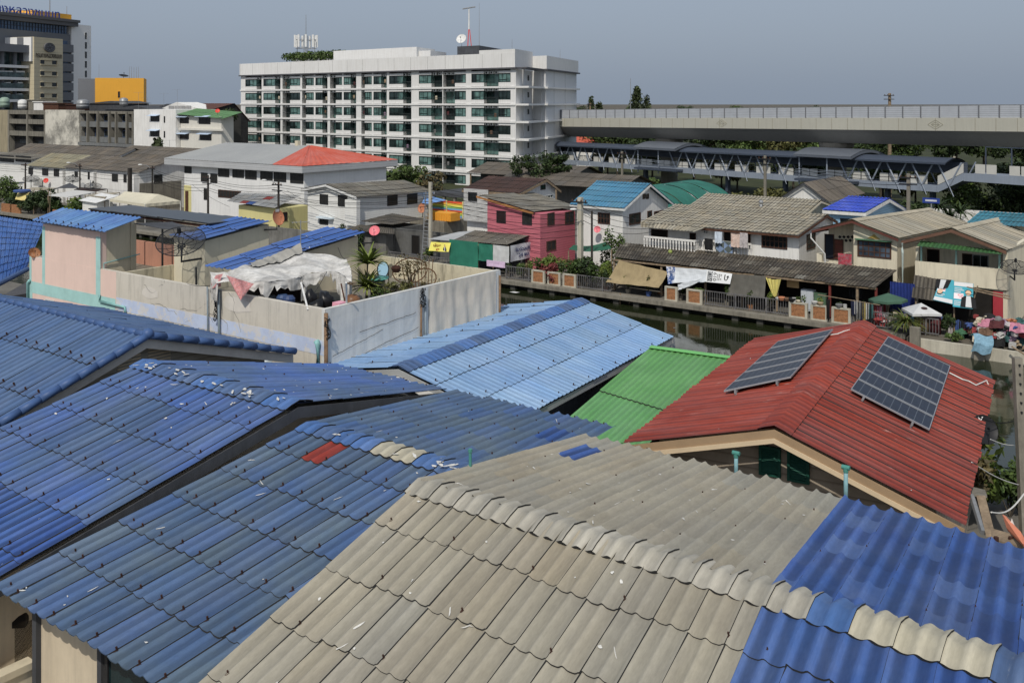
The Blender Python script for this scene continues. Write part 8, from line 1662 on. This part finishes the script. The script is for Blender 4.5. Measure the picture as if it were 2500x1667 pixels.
mb=MB();w0,wz1=C_(2262,520,105)[0],C_(2400,503,105)[1];mb.box(G,w0,w0+9,105,105.2,0,wz1-.5);mb.box(G,w0+9,w0+26,104.8,105.0,0,wz1);mb.thing('boundary_wall','long white boundary wall at the right, below the footbridge ramp','wall',white_wall)
# vegetation
def leafmat(name,c1,c2):
 m,t,b=base(name);a=t.add('ShaderNodeAttribute',attribute_name='tint');co=t.add('ShaderNodeTexCoord').outputs['Object']
 c=t.ramp(t.noise(co,.7,3,.6),.35,.65,(*c1,1),(*c2,1));c=t.mix(1.,c,a.outputs['Color'],'MULTIPLY');t.link(c,b.inputs['Base Color']);b.inputs['Roughness'].default_value=.6;b.inputs['Specular IOR Level'].default_value=.25
 return m
lf_dark=leafmat('leaf_dark',(.025,.045,.016),(.05,.075,.022));lf_mid=leafmat('leaf_mid',(.05,.085,.022),(.09,.13,.035));lf_olive=leafmat('leaf_olive',(.07,.08,.025),(.13,.12,.04));lf_yel=leafmat('leaf_yellow_green',(.09,.14,.025),(.17,.2,.05));lf_cas=leafmat('leaf_casuarina',(.035,.05,.02),(.06,.075,.03));lf_red=leafmat('leaf_red',(.14,.03,.03),(.2,.06,.05));lf_dry=leafmat('leaf_dry',(.09,.07,.03),(.13,.11,.05))
bark=mat('bark',(.10,.085,.065),.95,.3,2,.4)
def leaves(mb,c,r,n,size,rnd,flat=.8,tint=(.55,1.35),m=0,droop=0):
 for i in range(n):
  while True:
   d=Vector((rnd.uniform(-1,1),rnd.uniform(-1,1),rnd.uniform(-1,1)))
   if .15<d.length<=1:break
  d *= (.55+.45*rnd.random())/max(d.length,.55)
  p=Vector(c)+Vector((d.x*r[0],d.y*r[1],d.z*r[2]));nrm=(d+Vector((rnd.gauss(0,.6),rnd.gauss(0,.6),rnd.gauss(.4,.6)))).normalized()
  x=nrm.orthogonal().normalized();y=nrm.cross(x);a=rnd.uniform(0,6.28);x,y=x*math.cos(a)+y*math.sin(a),y*math.cos(a)-x*math.sin(a);s=size*rnd.uniform(.6,1.35)
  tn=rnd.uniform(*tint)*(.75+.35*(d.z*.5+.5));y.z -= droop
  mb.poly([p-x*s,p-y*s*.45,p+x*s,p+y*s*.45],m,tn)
def tree(name,label,cat,p,h,cr,m,seed=0,n=1500,size=.35,clumps=9,group=None,trunk=.18,squash=.75):
 rnd=random.Random(seed);p=Vector(p);t=thing(name,label,cat,p,group);mb=MB();th=h-cr*squash*1.3
 mb.tube(p-Vector((0,0,.3)),p+Vector((0,0,max(th,.4))),trunk,trunk*.6,7);cs=[]
 for k in range(clumps):
  a=k*2.4+rnd.uniform(-.4,.4);rr_=cr*rnd.uniform(.25,.72);z=h-cr*squash+rnd.uniform(-.75,.45)*cr*squash;c=p+Vector((math.cos(a)*rr_,math.sin(a)*rr_,z));cs.append((c,cr*rnd.uniform(.32,.52)))
  mb.tube(p+Vector((0,0,max(th,.4)*rnd.uniform(.7,1))),c,trunk*.45,trunk*.12,5)
 mb.build('trunk',bark,t);mb=MB()
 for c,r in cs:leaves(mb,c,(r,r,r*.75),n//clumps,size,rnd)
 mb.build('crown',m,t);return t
protos=[tree('broadleaf_tree','broadleaf tree in the green belt beyond the viaduct','tree',(20+k*9,205,0),10.5,5.2,mm,k,2200,.42,12,'trees beyond the viaduct',.3) for k,mm in enumerate((lf_dark,lf_mid,lf_olive,lf_dark))]
rt_=random.Random(21);k=0
for X in range(0,190,7):
 for row in range(2):
  Y=226+row*26-(X*.42)+rt_.uniform(-5,5);k+=1
  if k<=4:o=protos[k-1];o.location=(X+rt_.uniform(-3,3),Y,0);continue
  s=rt_.uniform(.8,1.12);c=clone(protos[rt_.choice((0,0,1,1,2,3))],(X+row*4+rt_.uniform(-3,3),Y,0),rt_.uniform(0,6.28),sc=s)
for k in range(22):
 q=VL.w(-6+k*5.2,9+rt_.uniform(0,9),0);clone(protos[rt_.choice((0,0,1,2,3))],(q.x,q.y,0),rt_.uniform(0,6.28),'low bushy tree in the green belt behind the footbridge',rt_.uniform(.55,.72))['group']='low trees behind the footbridge'
mb=MB();mb.poly([(-40,135,.01),(60,96,.01),(160,96,.01),(400,400,.01),(-40,400,.01)]);tag(mb.build('grass_field',mat('rough_grass',(.045,.055,.02),.95,.35,.12,.4,(.06,.05,.03))),kind='structure')
for k,(px,Y,h,cr,mm,lab) in enumerate(((1420,150,4.5,2.6,lf_dark,'dark bushy tree under the left end of the footbridge'),(1700,132,4.2,2.4,lf_dark,'dark tree beneath the footbridge right of the first pier'),(1800,128,3.6,3.0,lf_olive,'olive shrub-like tree beneath the footbridge'),(1880,124,3.8,2.6,lf_olive,'rounded olive tree left of the second pier'),(2110,112,3.8,2.2,lf_dark,'dark tree behind the vivid blue roof'),(2230,108,4.0,2.4,lf_dark,'dark tree behind the blue street sign'),(2345,116,5.6,3.2,lf_mid,'bright green tree under the footbridge ramp'),(2420,120,5.0,3.4,lf_dark,'dark spreading tree right of the footbridge ramp'),(2490,122,4.8,3.0,lf_dark,'dark tree at the right edge below the upper footbridge'),(1580,140,3.5,2.2,lf_mid,'green tree at the foot of the first pier'),(1000,128,6.4,2.6,lf_mid,'loose green tree in front of the apartment block, left one'),(1050,126,5.8,2.2,lf_dry,'thin half-bare tree behind the tall concrete pole'),(965,130,5.4,2.0,lf_mid,'small green tree at the left foot of the apartment block'),(2000,118,3.4,2.4,lf_dark,'dark tree behind the peeling white gable'))):
 p=atY(px,400,Y);tree('broadleaf_tree',lab,'tree',(p.x,Y,0),h,cr,mm,40+k,1300 if k!=11 else 450,.26,10,None,.16)
for k,(px,z0,s) in enumerate(((1262,9.0,1.5),(1296,8.8,1.2),(1312,9.6,2.4),(1336,9.3,2.2),(1350,8.8,1.5),(1363,9.0,1.5),(1375,8.6,1.1))):
 Y=118;p=atY(px,380,Y);zt=14-(372-HZ)*Y/F;tree('garden_tree','round-leaved tree growing above the shed roof beside the apartment block, %s from the left' % ('first','second','third','fourth','fifth','sixth','last')[k],'tree',(p.x,Y,3.5),(z0-3.9),s*.95,lf_dark,70+k,480,.2,8,None,.07,1.25)
def conifer(label,p,h,r,seed,n=1400):
 rnd=random.Random(seed);p=Vector(p);t=thing('casuarina_tree',label,'tree',p);mb=MB();mb.tube(p,p+Vector((0,0,h)),.3,.04,6);mb.build('trunk',bark,t);mb=MB()
 for k in range(n//10):
  f=rnd.random()**.8;z=h*(.25+.75*f);rr_=r*(1.05-f)*rnd.uniform(.3,1.1);a=rnd.uniform(0,6.28);c=p+Vector((math.cos(a)*rr_,math.sin(a)*rr_,z));leaves(mb,c,(.7,.7,.9),10,.4,rnd,droop=.4)
 mb.build('crown',lf_cas,t)
for px,py,Y,r,lab in ((1555,218,235,4.2,'tall casuarina tree rising above the viaduct'),(1443,243,230,2.0,'casuarina tip above the viaduct, beside the wooden pole'),(1462,252,232,2.2,'lower casuarina tip above the viaduct, left of the tall one'),(1578,236,238,2.4,'small casuarina on the right flank of the tall one')):
 p=atY(px,py,Y);conifer(lab,(p.x,Y,0),p.z,r,int(px),1900 if r>4 else 900)
def cone_bush(name,label,p,h,r,m,seed,n=500,size=.12,clumps=7):
 rnd=random.Random(seed);p=Vector(p);t=thing(name,label,'plant',p);mb=MB()
 for k in range(5):a=rnd.uniform(0,6.28);mb.tube(p,p+Vector((math.cos(a)*r*.5,math.sin(a)*r*.5,h*.75)),.03,.012,4)
 mb.build('stem',bark,t);mb=MB()
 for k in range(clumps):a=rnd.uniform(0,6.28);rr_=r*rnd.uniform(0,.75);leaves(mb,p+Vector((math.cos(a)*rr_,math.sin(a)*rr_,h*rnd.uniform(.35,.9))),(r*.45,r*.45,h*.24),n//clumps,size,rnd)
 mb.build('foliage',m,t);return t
def atV(px,v,z=0):u,_=C_(px,600,v);return W(u,v,z)
for k,(px,v,h,r,m,lab) in enumerate(((1310,64,1.9,.7,lf_mid,'leafy shrub by the shack corner'),(1338,63.6,1.9,1.1,lf_yel,'bright yellow-green hedge bush below the pink house'),(1355,63.6,1.8,1.0,lf_yel,'yellow-green bush beside the hedge, right one'),(1325,62.9,1.4,.6,lf_red,'red-leaved bush above the left brick parapet'),(1350,62.9,1.5,.9,lf_red,'wide red-leaved bush above the middle brick parapet'),(1385,63.1,1.7,.9,lf_dark,'dark green bush at the foot of the concrete pole'),(1408,63.2,2.2,.9,lf_mid,'tall green bush left of the thin wooden pole'),(1432,63.0,2.2,.9,lf_dark,'dark bush between the two poles'),(1455,63.1,2.0,1.0,lf_mid,'green bush touching the brown tarpaulin'),(1475,63.2,1.9,.9,lf_yel,'light green bush at the left corner of the lean-to'),(1490,66.2,4.2,.9,lf_mid,'slim young tree in front of the white house gable'),(1512,66.4,3.9,.8,lf_mid,'second slim young tree in front of the white house gable'),(1290,63.3,1.4,.6,lf_dry,'dry shrub behind the shack railing'),(1275,63.0,1.2,.5,lf_mid,'potted green plant behind the shack railing'),(2330,61.6,.5,.45,lf_mid,'low weeds behind the retaining wall'),(2310,63,1.2,.5,lf_dark,'potted plant under the campaign banners'),(880,64.2,2.4,.7,lf_dark,'dark shrub by the grey block wall'),(830,64.9,2.6,.8,lf_dark,'dark shrub in front of the white lap-sided house'),(1050,63.4,1.5,.6,lf_mid,'shrub at the foot of the ladder'))):
 cone_bush('garden_bush',lab,atV(px,v),h,r,m,100+k,650 if r>.7 else 380,.13)
pr=random.Random(51)
for k in range(16):
 px=1245+k*58+pr.uniform(-12,12);p=atV(px,62.75+pr.uniform(0,.3),.02);t=cone_bush('potted_plant','small potted plant standing behind the canal railing and brick parapets',p+Vector((0,0,.3)),pr.uniform(.7,1.3),pr.uniform(.25,.45),pr.choice((lf_mid,lf_dark,lf_yel,lf_olive)),300+k,200,.1,5);t['group']='pots behind the canal railing';mb=MB();mb.lathe(p,[(0,0),(.16,0),(.22,.32),(.18,.32),(0,.26)],9);mb.build('pot',pr.choice((rust,black_plastic,brick,CM['blue'],concrete)),t)
rl_=random.Random(2)
names_l=('big green hedge bush at the far left of the left bank','hedge bush beside the tilted yellow board','flowering bush right of the tilted board','white-flowered bush in the left canal garden','tall bush below the dark net roof','bush beside the bamboo stakes','bush under the left part of the white awning','bush under the white awning post','light green bush left of the white kiosk','light green bush touching the kiosk','low hedge below the far left house')
for k,(px,v,h,r,m) in enumerate(((14,66,4.0,2.2,lf_mid),(35,66,3.8,2.0,lf_mid),(70,63.6,2.4,1.6,lf_dark),(85,63.4,2.6,1.5,lf_dark),(100,64,3.2,1.6,lf_dark),(112,63.4,2.2,1.4,lf_dark),(135,64.3,2.4,1.4,lf_dark),(155,63.6,2.0,1.2,lf_mid),(185,63.5,2.6,1.4,lf_yel),(198,64,2.4,1.2,lf_mid),(50,64.5,2.0,1.8,lf_dark))):cone_bush('garden_bush',names_l[k],atV(px,v),h,r,m,140+k,800,.2)
for k,px in enumerate((82,117,121)):mb=MB();p=atV(px,63.2);mb.tube(p,p+Vector((.1,0,3.2)),.05,.03,5);mb.thing('bamboo_stake',('grey stake in front of the flowering bush','bamboo stake left of the pair','bamboo stake right of the pair')[k],'stake',palewood)
def spiky(name,label,p,n,L,m,seed,up=.7,w=.03,cat='plant',stem=None,droop=1.0,mats=None):
 rnd=random.Random(seed);p=Vector(p);t=thing(name,label,cat,p if not stem else p-Vector((0,0,stem)));mb=MB()
 for k in range(n):
  a=rnd.uniform(0,6.28);e=rnd.uniform(.15,1.)*up;d=Vector((math.cos(a)*math.cos(e),math.sin(a)*math.cos(e),math.sin(e)));l=L*rnd.uniform(.6,1.15);sd=d.cross(Vector((0,0,1))).normalized();q=p.copy();pr=None;tn=rnd.uniform(.6,1.3);mi=1 if mats and rnd.random()<.3 else 0
  for i in range(6):
   f=i/5;ww=w*(1-f*.9)*(.6+f if f<.4 else 1);c=[q-sd*ww,q+sd*ww]
   if pr:mb.poly([pr[0],pr[1],c[1],c[0]],mi,tn)
   pr=c;q=q+d*l/5;d=(d+Vector((0,0,-.16*droop))).normalized()
 mb.build('leaves',mats or m,t)
 if stem:mb=MB();mb.path([p-Vector((0,0,stem)),p-Vector((.05,0,stem*.5)),p],.035,6);mb.build('stem',bark,t)
 return t
spiky('clump_grass','large clump of green and tan spiky grass left of the white parasol',atV(2212,61.95,.6),280,1.35,None,1,1.05,.045,mats=[lf_yel,lf_dry],droop=1.7)
dl=leafmat('leaf_dracaena',(.12,.16,.03),(.26,.28,.08));pp=D_(905,745,ZD);z1=14-(645-HZ)*pp.y/F;z2=14-(700-HZ)*pp.y/F
spiky('potted_dracaena','taller yellow-green dracaena head above the grey bin',(pp.x-.12,pp.y,z1),120,.95,dl,2,1.2,.095,stem=z1-ZD-.05,droop=1.1);spiky('potted_dracaena','lower yellow-green dracaena head beside the grey bin',(pp.x-.1,pp.y-.25,z2),120,.95,dl,3,1.2,.095,stem=z2-ZD-.05,droop=1.2)
cone_bush('climbing_plant','thin dry climber spread over the rattan frame',D_(1010,706,ZD)+Vector((-.1,.05,.1)),1.5,.85,lf_dry,7,420,.06);cone_bush('potted_plant','bed of low mixed leaves behind the right terrace wall',D_(955,735,6.2),.75,.6,lf_olive,8,420,.07);cone_bush('potted_plant','second low leafy plant behind the right terrace wall, nearer the blue stool',D_(935,740,6.2),.6,.5,lf_mid,9,360,.06);cone_bush('potted_plant','small plant at the foot of the rattan frame',D_(990,722,6.2),.6,.45,lf_olive,10,320,.06)
cone_bush('potted_plant','pale crumpled-looking small plant by the far parapet of the terrace',D_(1035,705,5.95),.3,.3,lf_dry,12,120,.05)
for k,(px,h,lab) in enumerate(((2290,4.6,'palm beside the white boundary wall, left one'),(2345,4.2,'palm beside the white boundary wall, right one'),(2318,3.8,'palm beside the white boundary wall, middle one'))):p=atV(px,102);spiky('palm_tree',lab,p+Vector((0,0,h-1)),60,2.6,lf_dark,30+k,1.0,.12,'tree',stem=h-1,droop=1.6)
spiky('palm_tree','dark date-like palm in front of the white three-storey building',W(*[C_(453,372,90)[0],90],4.8),70,2.0,lf_dark,35,1.1,.1,'tree',stem=4.8,droop=1.5)
p=W(C_(385,380,92)[0],92,0);conifer('young columnar tree in front of the white three-storey building',(p.x,p.y,0),8.0,1.5,77,900)
for k,(px,py) in enumerate(((537,305),(560,282))):u,z=C_(px,py,114.5);mb=MB();rnd=random.Random(k);leaves(mb,W(u,114.5,z),(1.6,1.6,2.6-1.2*k),500,.3,rnd);mb.thing('creeper',('creeper hanging down beside the white three-storey building','creeper on the roof terrace below the brown roof')[k],'plant',lf_dark)
rnd=random.Random(5);mb=MB();
for q in range(9):a=AF.pb(550+(420+q*40)/2.613,250,9)[0];leaves(mb,AF.w(a,8.8,23.6),(2.2,.9,1.0),220,.35,rnd)
mb.thing('roof_creeper','green creeper covering the water tank house on the apartment roof','plant',lf_mid)
def NB(px,py,z):u,v=G.pz(px,py,z);return W(u,v,z)
cone_bush('canal_bush','tall pale-leaved papaya-like plant beside the red roof corner',NB(2405,1285,0),3.0,.8,lf_yel,50,300,.2);cone_bush('canal_bush','dense green bush at the near canal edge behind the royal blue roof',NB(2430,1262,0)+Vector((.5,0,0)),1.7,1.1,lf_mid,51,900,.13);cone_bush('canal_bush','green bush at the right edge on the near canal bank',NB(2490,1255,0),1.7,1.1,lf_dark,52,900,.13);cone_bush('canal_bush','thin drooping shrub hanging by the red eave',NB(2385,1230,1.0),1.6,.6,lf_dry,53,280,.13)
def upx(px,py,Y):return atY(px,py,Y)
mb=MB();a,b=upx(2372,1210,24.5),upx(2400,1300,23.0);mb.path([a,(a+b)/2,b],.07,6);mb.thing('scrap_pipe','thin slanting grey pipe beside the red roof corner','pipe',grey_metal);
mb=MB();a,b=upx(2385,1215,24.6),upx(2408,1310,22.8);d_=Vector((.22,0,0));mb.prism([a,a+d_,b+d_,b],(0,.03,.05));mb.thing('scrap_board','long weathered grey board leaning beside the red roof corner','board',palewood)
mb=MB();A=[upx(2365,1190,25.5),upx(2405,1200,25.5),upx(2410,1215,24.8),upx(2370,1210,24.8)];mb.prism(A,(0,0,.05));mb.thing('scrap_sheet','small bent grey sheet beside the red roof corner','sheet',concrete)
mb=MB();A=[upx(2450,1262,20.5),upx(2458,1266,20.5),upx(2495,1305,19.5),upx(2515,1340,18.6),upx(2500,1335,18.8),upx(2460,1295,20)];mb.prism(A,(0,.05,.04));bo=mb.thing('painted_board','long rounded orange board with a white mark at the right edge','board',mat('orange_board',S(216,130,96),.6,.1,3,.2));mb=MB();c=upx(2466,1281,20.1)+Vector((0,-.03,.05));mb.poly([c+Vector((-.05,0,-.12)),c+Vector((.1,0,-.1)),c+Vector((.02,0,.1))]);mb.build('white_mark',white_paint,bo)
mb=MB();A=[upx(2425,1298,20.2),upx(2500,1320,19.4),upx(2505,1345,19.0),upx(2427,1325,19.8)];mb.prism(A,(0,.1,.04));mb.thing('timber_shed_roof','rough timber boards below the orange board at the right edge','boards',palewood)
for k,px in enumerate((2432,2468)):mb=MB();mb.tube(upx(px,1310,19.6),upx(px,1360,19.6),.05,None,6);mb.thing('timber_post',('left rusty post under the orange board','right rusty post under the orange board')[k],'post',rust)
cd=upx(2404,1048,29.5)
def mkdish(t,P,aim,up,side):
 mb=MB();add_text(mb,'•K',.32,cd+up*.24-side*.1*-1+aim*.03,side*-1,up,0,None,.01);mb.build('lettering',white_paint,t)
dish('black offset satellite dish with a white letter K beside the red roof',cd,(.15,-.9,.45),.43,mat('black_dish',(.02,.02,.022),.35,.15),mount=upx(2372,1092,29.3),depth=.1,mk=mkdish)
Yp=30.;t=thing('concrete_post','tall bolted concrete post in the canal at the right edge','post',upx(2500,1250,Yp-1.2));mb=MB();a,b=upx(2483,872,Yp),upx(2502,1300,Yp-1.2)
mb.prism([b+Vector((-.12,-.1,0)),b+Vector((.12,-.1,0)),b+Vector((.12,.1,0)),b+Vector((-.12,.1,0))],a-b);mb.build('shaft',concrete,t)
for k in range(6):mb=MB();c=a+(b-a)*(.04+.055*k)+Vector((0,-.11,0));mb.tube(c,c+Vector((0,-.05,0)),.03,None,6);mb.build('bolt',dark_metal,t)
for k,(q0,q1,sg,r) in enumerate((((2390,1018,29),(2492,1022,29.8),.15,.015),((2418,1072,28.6),(2480,1087,29.8),.05,.012),((2372,1128,26),(2500,1186,29.5),.1,.014),((2420,1250,24),(2500,1205,26),.2,.02))):
 a,b=upx(*q0),upx(*q1);mb=MB();mb.path([a+(b-a)*(i/10)-Vector((0,0,sg*math.sin(math.pi*i/10))) for i in range(11)],r,5);mb.thing('cable',('cable strung from the red eave to the concrete post, upper one','stay wire of the black satellite dish','white cable slanting down from the red eave to the right edge','pale cable sagging over the canal bushes')[k],'cable',wire_mat if k<1 else white_pvc)
cr_=random.Random(8)
for j in range(3):
 c=a*0+upx(2488,1080+22*j,Yp-.4);mb=MB()
 for q in range(5):mb.path([c+Vector((cr_.uniform(-.15,.1),-.15+cr_.uniform(-.05,.05),.3-.1*i)) for i in range(7)],.014,5)
 mb.thing('cable_tangle',('upper','middle','lower')[j]+' cable tangle on the bolted concrete post','cables',wire_mat)
# utility poles, lamps and cables
def pole(label,p,h,r=.13,m=concrete_light,arms=1,square=True,lamp=False,name='utility_pole',ins=True):
 t=thing(name,label,'utility pole',p);p=Vector(p);mb=MB()
 if square:mb.prism([p+W(-r,-r,0),p+W(r,-r,0),p+W(r,r,0),p+W(-r,r,0)],(0,0,h))
 else:mb.tube(p,p+Vector((0,0,h)),r,r*.75,8)
 mb.build('shaft',m,t)
 for k in range(arms):mb=MB();c=p+Vector((0,0,h-.35-.55*k));mb.box(Fr(c.x,c.y),-.75,.75,-.05-r-.05,-r,c.z-.05,c.z+.05);o=mb.build('crossarm',dark_metal,t)
 if arms and ins:
  for x in (-.6,-.2,.2,.6):mb=MB();c=p+W(x,-r-.05,h-.35);mb.lathe(c+Vector((0,0,.05)),[(.0,0),(.05,0),(.06,.1),(0,.16)],6);mb.build('insulator',brownwood,o if False else t)
 if lamp:mb=MB();a=p+Vector((0,0,h-.5));e=W(-.9,-.9,.5);mb.path([a,a+e*.5+Vector((0,0,.3)),a+e+Vector((0,0,.1))],.035,5);l=mb.build('lamp_arm',grey_metal,t);mb=MB();mb.blob(a+e*1.12+Vector((0,0,.08)),(.28,.16,.09),1,0,.02,10);mb.build('lamp_head',white_paint,l)
 return p+Vector((0,0,h-.3))
def PP(px,v):return atV(px,v)
def hpx(px,py,v):return C_(px,py,v)[1]
dkpole=mat('dark_pole',(.05,.045,.04),.9,.3)
tops={}
for key,px,py,v,r,m,arms,sq,lamp,lab in (('a',62,398,70,.13,dkpole,2,False,False,'dark pole at the left end of the white terrace'),('b',195,400,70.5,.12,dkpole,1,False,True,'dark pole with a street lamp between the left and middle terrace units'),('c',317,410,70.5,.2,dkpole,0,True,False,'thick dark post in front of the right-hand terrace unit'),('d',372,405,70.5,.13,dkpole,1,False,True,'dark pole with a street lamp at the bare grey gable'),('e',508,428,69,.14,dkpole,2,False,False,'dark utility pole in front of the grey-roofed hall'),('f',680,443,66,.14,dkpole,2,False,True,'dark utility pole beside the yellow hut'),('g',1051,445,64.6,.12,concrete_light,0,True,False,'pale concrete utility pole beside the tall ladder'),('h',1417,482,63.6,.17,concrete_light,1,True,False,'square concrete utility pole in front of the white house with sky blue roof'),('i',1445,515,63.4,.1,dkpole,0,False,True,'thin dark wooden pole with a lamp, right of the square concrete pole'),('j',1519,370,118,.12,concrete,2,True,False,'concrete utility pole in front of the footbridge, left one'),('k',1868,380,98,.12,concrete,2,True,False,'concrete utility pole in front of the footbridge, middle one'),('l',2218,424,88,.13,concrete,2,True,False,'concrete utility pole in front of the footbridge, right one'),('m',2330,382,140,.13,concrete_light,2,True,False,'far concrete pole behind the upper footbridge'),('n',1441,252,185,.22,palewood,1,False,False,'wooden pole poking above the viaduct on the left'),('o',2172,228,150,.3,palewood,2,False,False,'wooden pole poking above the viaduct on the right')):
 p=PP(px,v);tops[key]=pole(lab,p,max(3,hpx(px,py,v)),r,m,arms,sq,lamp)
def wire(label,a,b,sag,r=.018,group=None):mb=MB();mb.path([a+(b-a)*(i/12)-Vector((0,0,sag*4*(i/12)*(1-i/12))) for i in range(13)],r,4);mb.thing('power_cable',label,'cable',wire_mat,group)
segs=[('a','b',4),('b','d',4),('d','e',5),('e','f',5),('f','g',6),('g','h',6)]
nm={'a':'the leftmost dark pole','b':'the terrace lamp pole','d':'the gable lamp pole','e':'the pole before the hall','f':'the pole by the yellow hut','g':'the pole beside the ladder','h':'the square concrete pole','k':'the middle footbridge pole','l':'the right footbridge pole','j':'the left footbridge pole','m':'the far pole at the right'}
wr=random.Random(6)
for a,b,n in segs+[('j','k',3),('k','l',3)]:
 for k in range(n):
  dz1=-.32*k-.1*(k>2);off=W((k % 3-1)*.35,0,0)
  wire('cable strung between %s and %s' % (nm[a],nm[b]),tops[a]+off+Vector((0,0,dz1)),tops[b]+off+Vector((0,0,dz1-.1*wr.random())),.35+.25*wr.random(),.02 if a not in 'jk' else .025,'cables between %s and %s' % (nm[a],nm[b]))
e_=atV(-60,69.5,5.6)
for k in range(4):wire('cable in the bundle leaving the photo left of the leftmost dark pole',tops['a']+Vector((0,0,-.3*k)),e_+Vector((0,0,-.3*k)),.3,.02,'cables left of the leftmost pole')
e_=atV(1960,64.6,3.4);e2=atV(1600,66.3,5.0)
for k in range(4):wire('cable in the bundle from the square concrete pole to the balcony house',tops['h']+Vector((0,0,-.45*k)),e2+W(0,0,-.25*k),.3+.1*k,.018,'cables to the balcony house')
for k in range(3):wire('low cable in front of the pink house',atV(1180,65.6,3.3-.35*k),tops['h']+Vector((0,0,-1.6-.5*k)),.25,.018,'low cables before the pink house')
for k,(p0_,p1_) in enumerate((((470,452,69),(560,505,66.5)),((690,470,66),(870,550,66.3)),((700,465,66),(780,500,67)),((1030,470,67),(1051,520,64.6)))):a=W(C_(*p0_)[0],p0_[2],C_(*p0_)[1]);b=W(C_(*p1_)[0],p1_[2],C_(*p1_)[1]);wire(('service wire slanting from the hall to the yellow hut','service wire slanting across the white lap-sided house','service wire from the yellow hut pole to the white house eave','service wire from the white house to the pole beside the ladder')[k],a,b,.2,.016)
cc=W(C_(1475,560,68.8)[0],68.7,3.9);dish('pink satellite dish on the front of the white house with sky blue roof',atY(1458,560,cc.y),(-.3,-.9,.35),.28,pinkdish,mount=atY(1460,566,cc.y+.4),depth=.1,arm=False)
dish('red satellite dish on the left unit of the white terrace',atY(112,441,W(-136,73.5,0).y),(.1,-.9,.35),.36,reddish,mount=atY(112,443,W(-136,73.9,0).y+.2),depth=.1,arm=False)
for k,(px,py,v,r,lab) in enumerate(((76,437,71.5,1.35,'mesh dish on the low roof beside the leftmost pole'),(178,438,71.5,1.3,'mesh dish in front of the middle terrace unit'),(227,455,70,1.35,'mesh dish lying on the dark roof behind the white awning'))):c=W(C_(px,py,v)[0],v,C_(px,py,v)[1]);dish(lab,c,(.15,-.3,.93),r*.8,dark_metal,mount=c-Vector((0,0,1.2)),depth=.12,mesh=meshm)
cc=atY(1030,508,W(-70,76,0).y-4);dish('small orange satellite dish between the white house and the ladder',cc,(-.5,-.8,.3),.5,orange,mount=cc-Vector((0,-.3,.9)),depth=.1)
u,z=C_(90,445,73);mb=MB();mb.box(G,u-.5,u+.5,72.7,73.5,z-.5,z+.5);mb.thing('air_conditioner','white outdoor unit beside the red dish on the white terrace','air conditioner',acm)
mb=MB();x,z=C_(2210,492,96);
t=thing('street_sign','blue street name sign on a post behind the tan-roofed cream house','sign',W(C_(2273,492,96)[0],96,0));x,z=C_(2273,490,96);mb=MB();mb.box(G,x-.75,x+.75,96,96.06,z-.24,z+.24);s_o=mb.build('plate',mat('sign_plate_blue',S(40,60,130),.5,.05),t);mb=MB();mb.box(G,x-.5,x+.5,95.98,95.998,z-.08,z+.08);mb.build('lettering_band',bwhite,s_o);mb=MB();mb.tube(W(x,96.1,0),W(x,96.1,z-.3),.06,None,6);mb.build('post',grey_metal,t)
x,z=C_(1858,497,77);mb=MB();mb.tube(W(x,77,z-.7),W(x,77,z),.12,None,8);mb.blob(W(x,77,z+.1),.2,1,0,.05,10);mb.thing('roof_vent','small round-headed vent on the second tan roof behind the balcony house','vent',grey_metal,smooth=True)
fr2=random.Random(14)
for k in range(26):
 X=-560+k*46+fr2.uniform(-10,10);Y=620+fr2.uniform(-60,120)
 if not (-330<X<420):continue
 clone(protos[fr2.choice((0,1,3))],(X,Y,0),fr2.uniform(0,6),'distant tree on the horizon line beyond the town',1.2)['group']='distant trees on the horizon'
root=thing('distant_building','orange-red roofed house glimpsed between the apartment block and the first viaduct pier','building',atY(1410,345,215));p=atY(1410,345,215)
mb=MB();mb.prism([(p.x-7,214,p.z-1),(p.x+5,214,p.z-1),(p.x+3,217,p.z+.9),(p.x-7,217,p.z+.9)],(0,.3,.1));mb.build('roof',r_orange,root);mb=MB();mb.prism([(p.x-7,214.6,0),(p.x+4.5,214.6,0),(p.x+4.5,218,0),(p.x-7,218,0)],(0,0,p.z-1.1));mb.build('wall',white_wall,root)
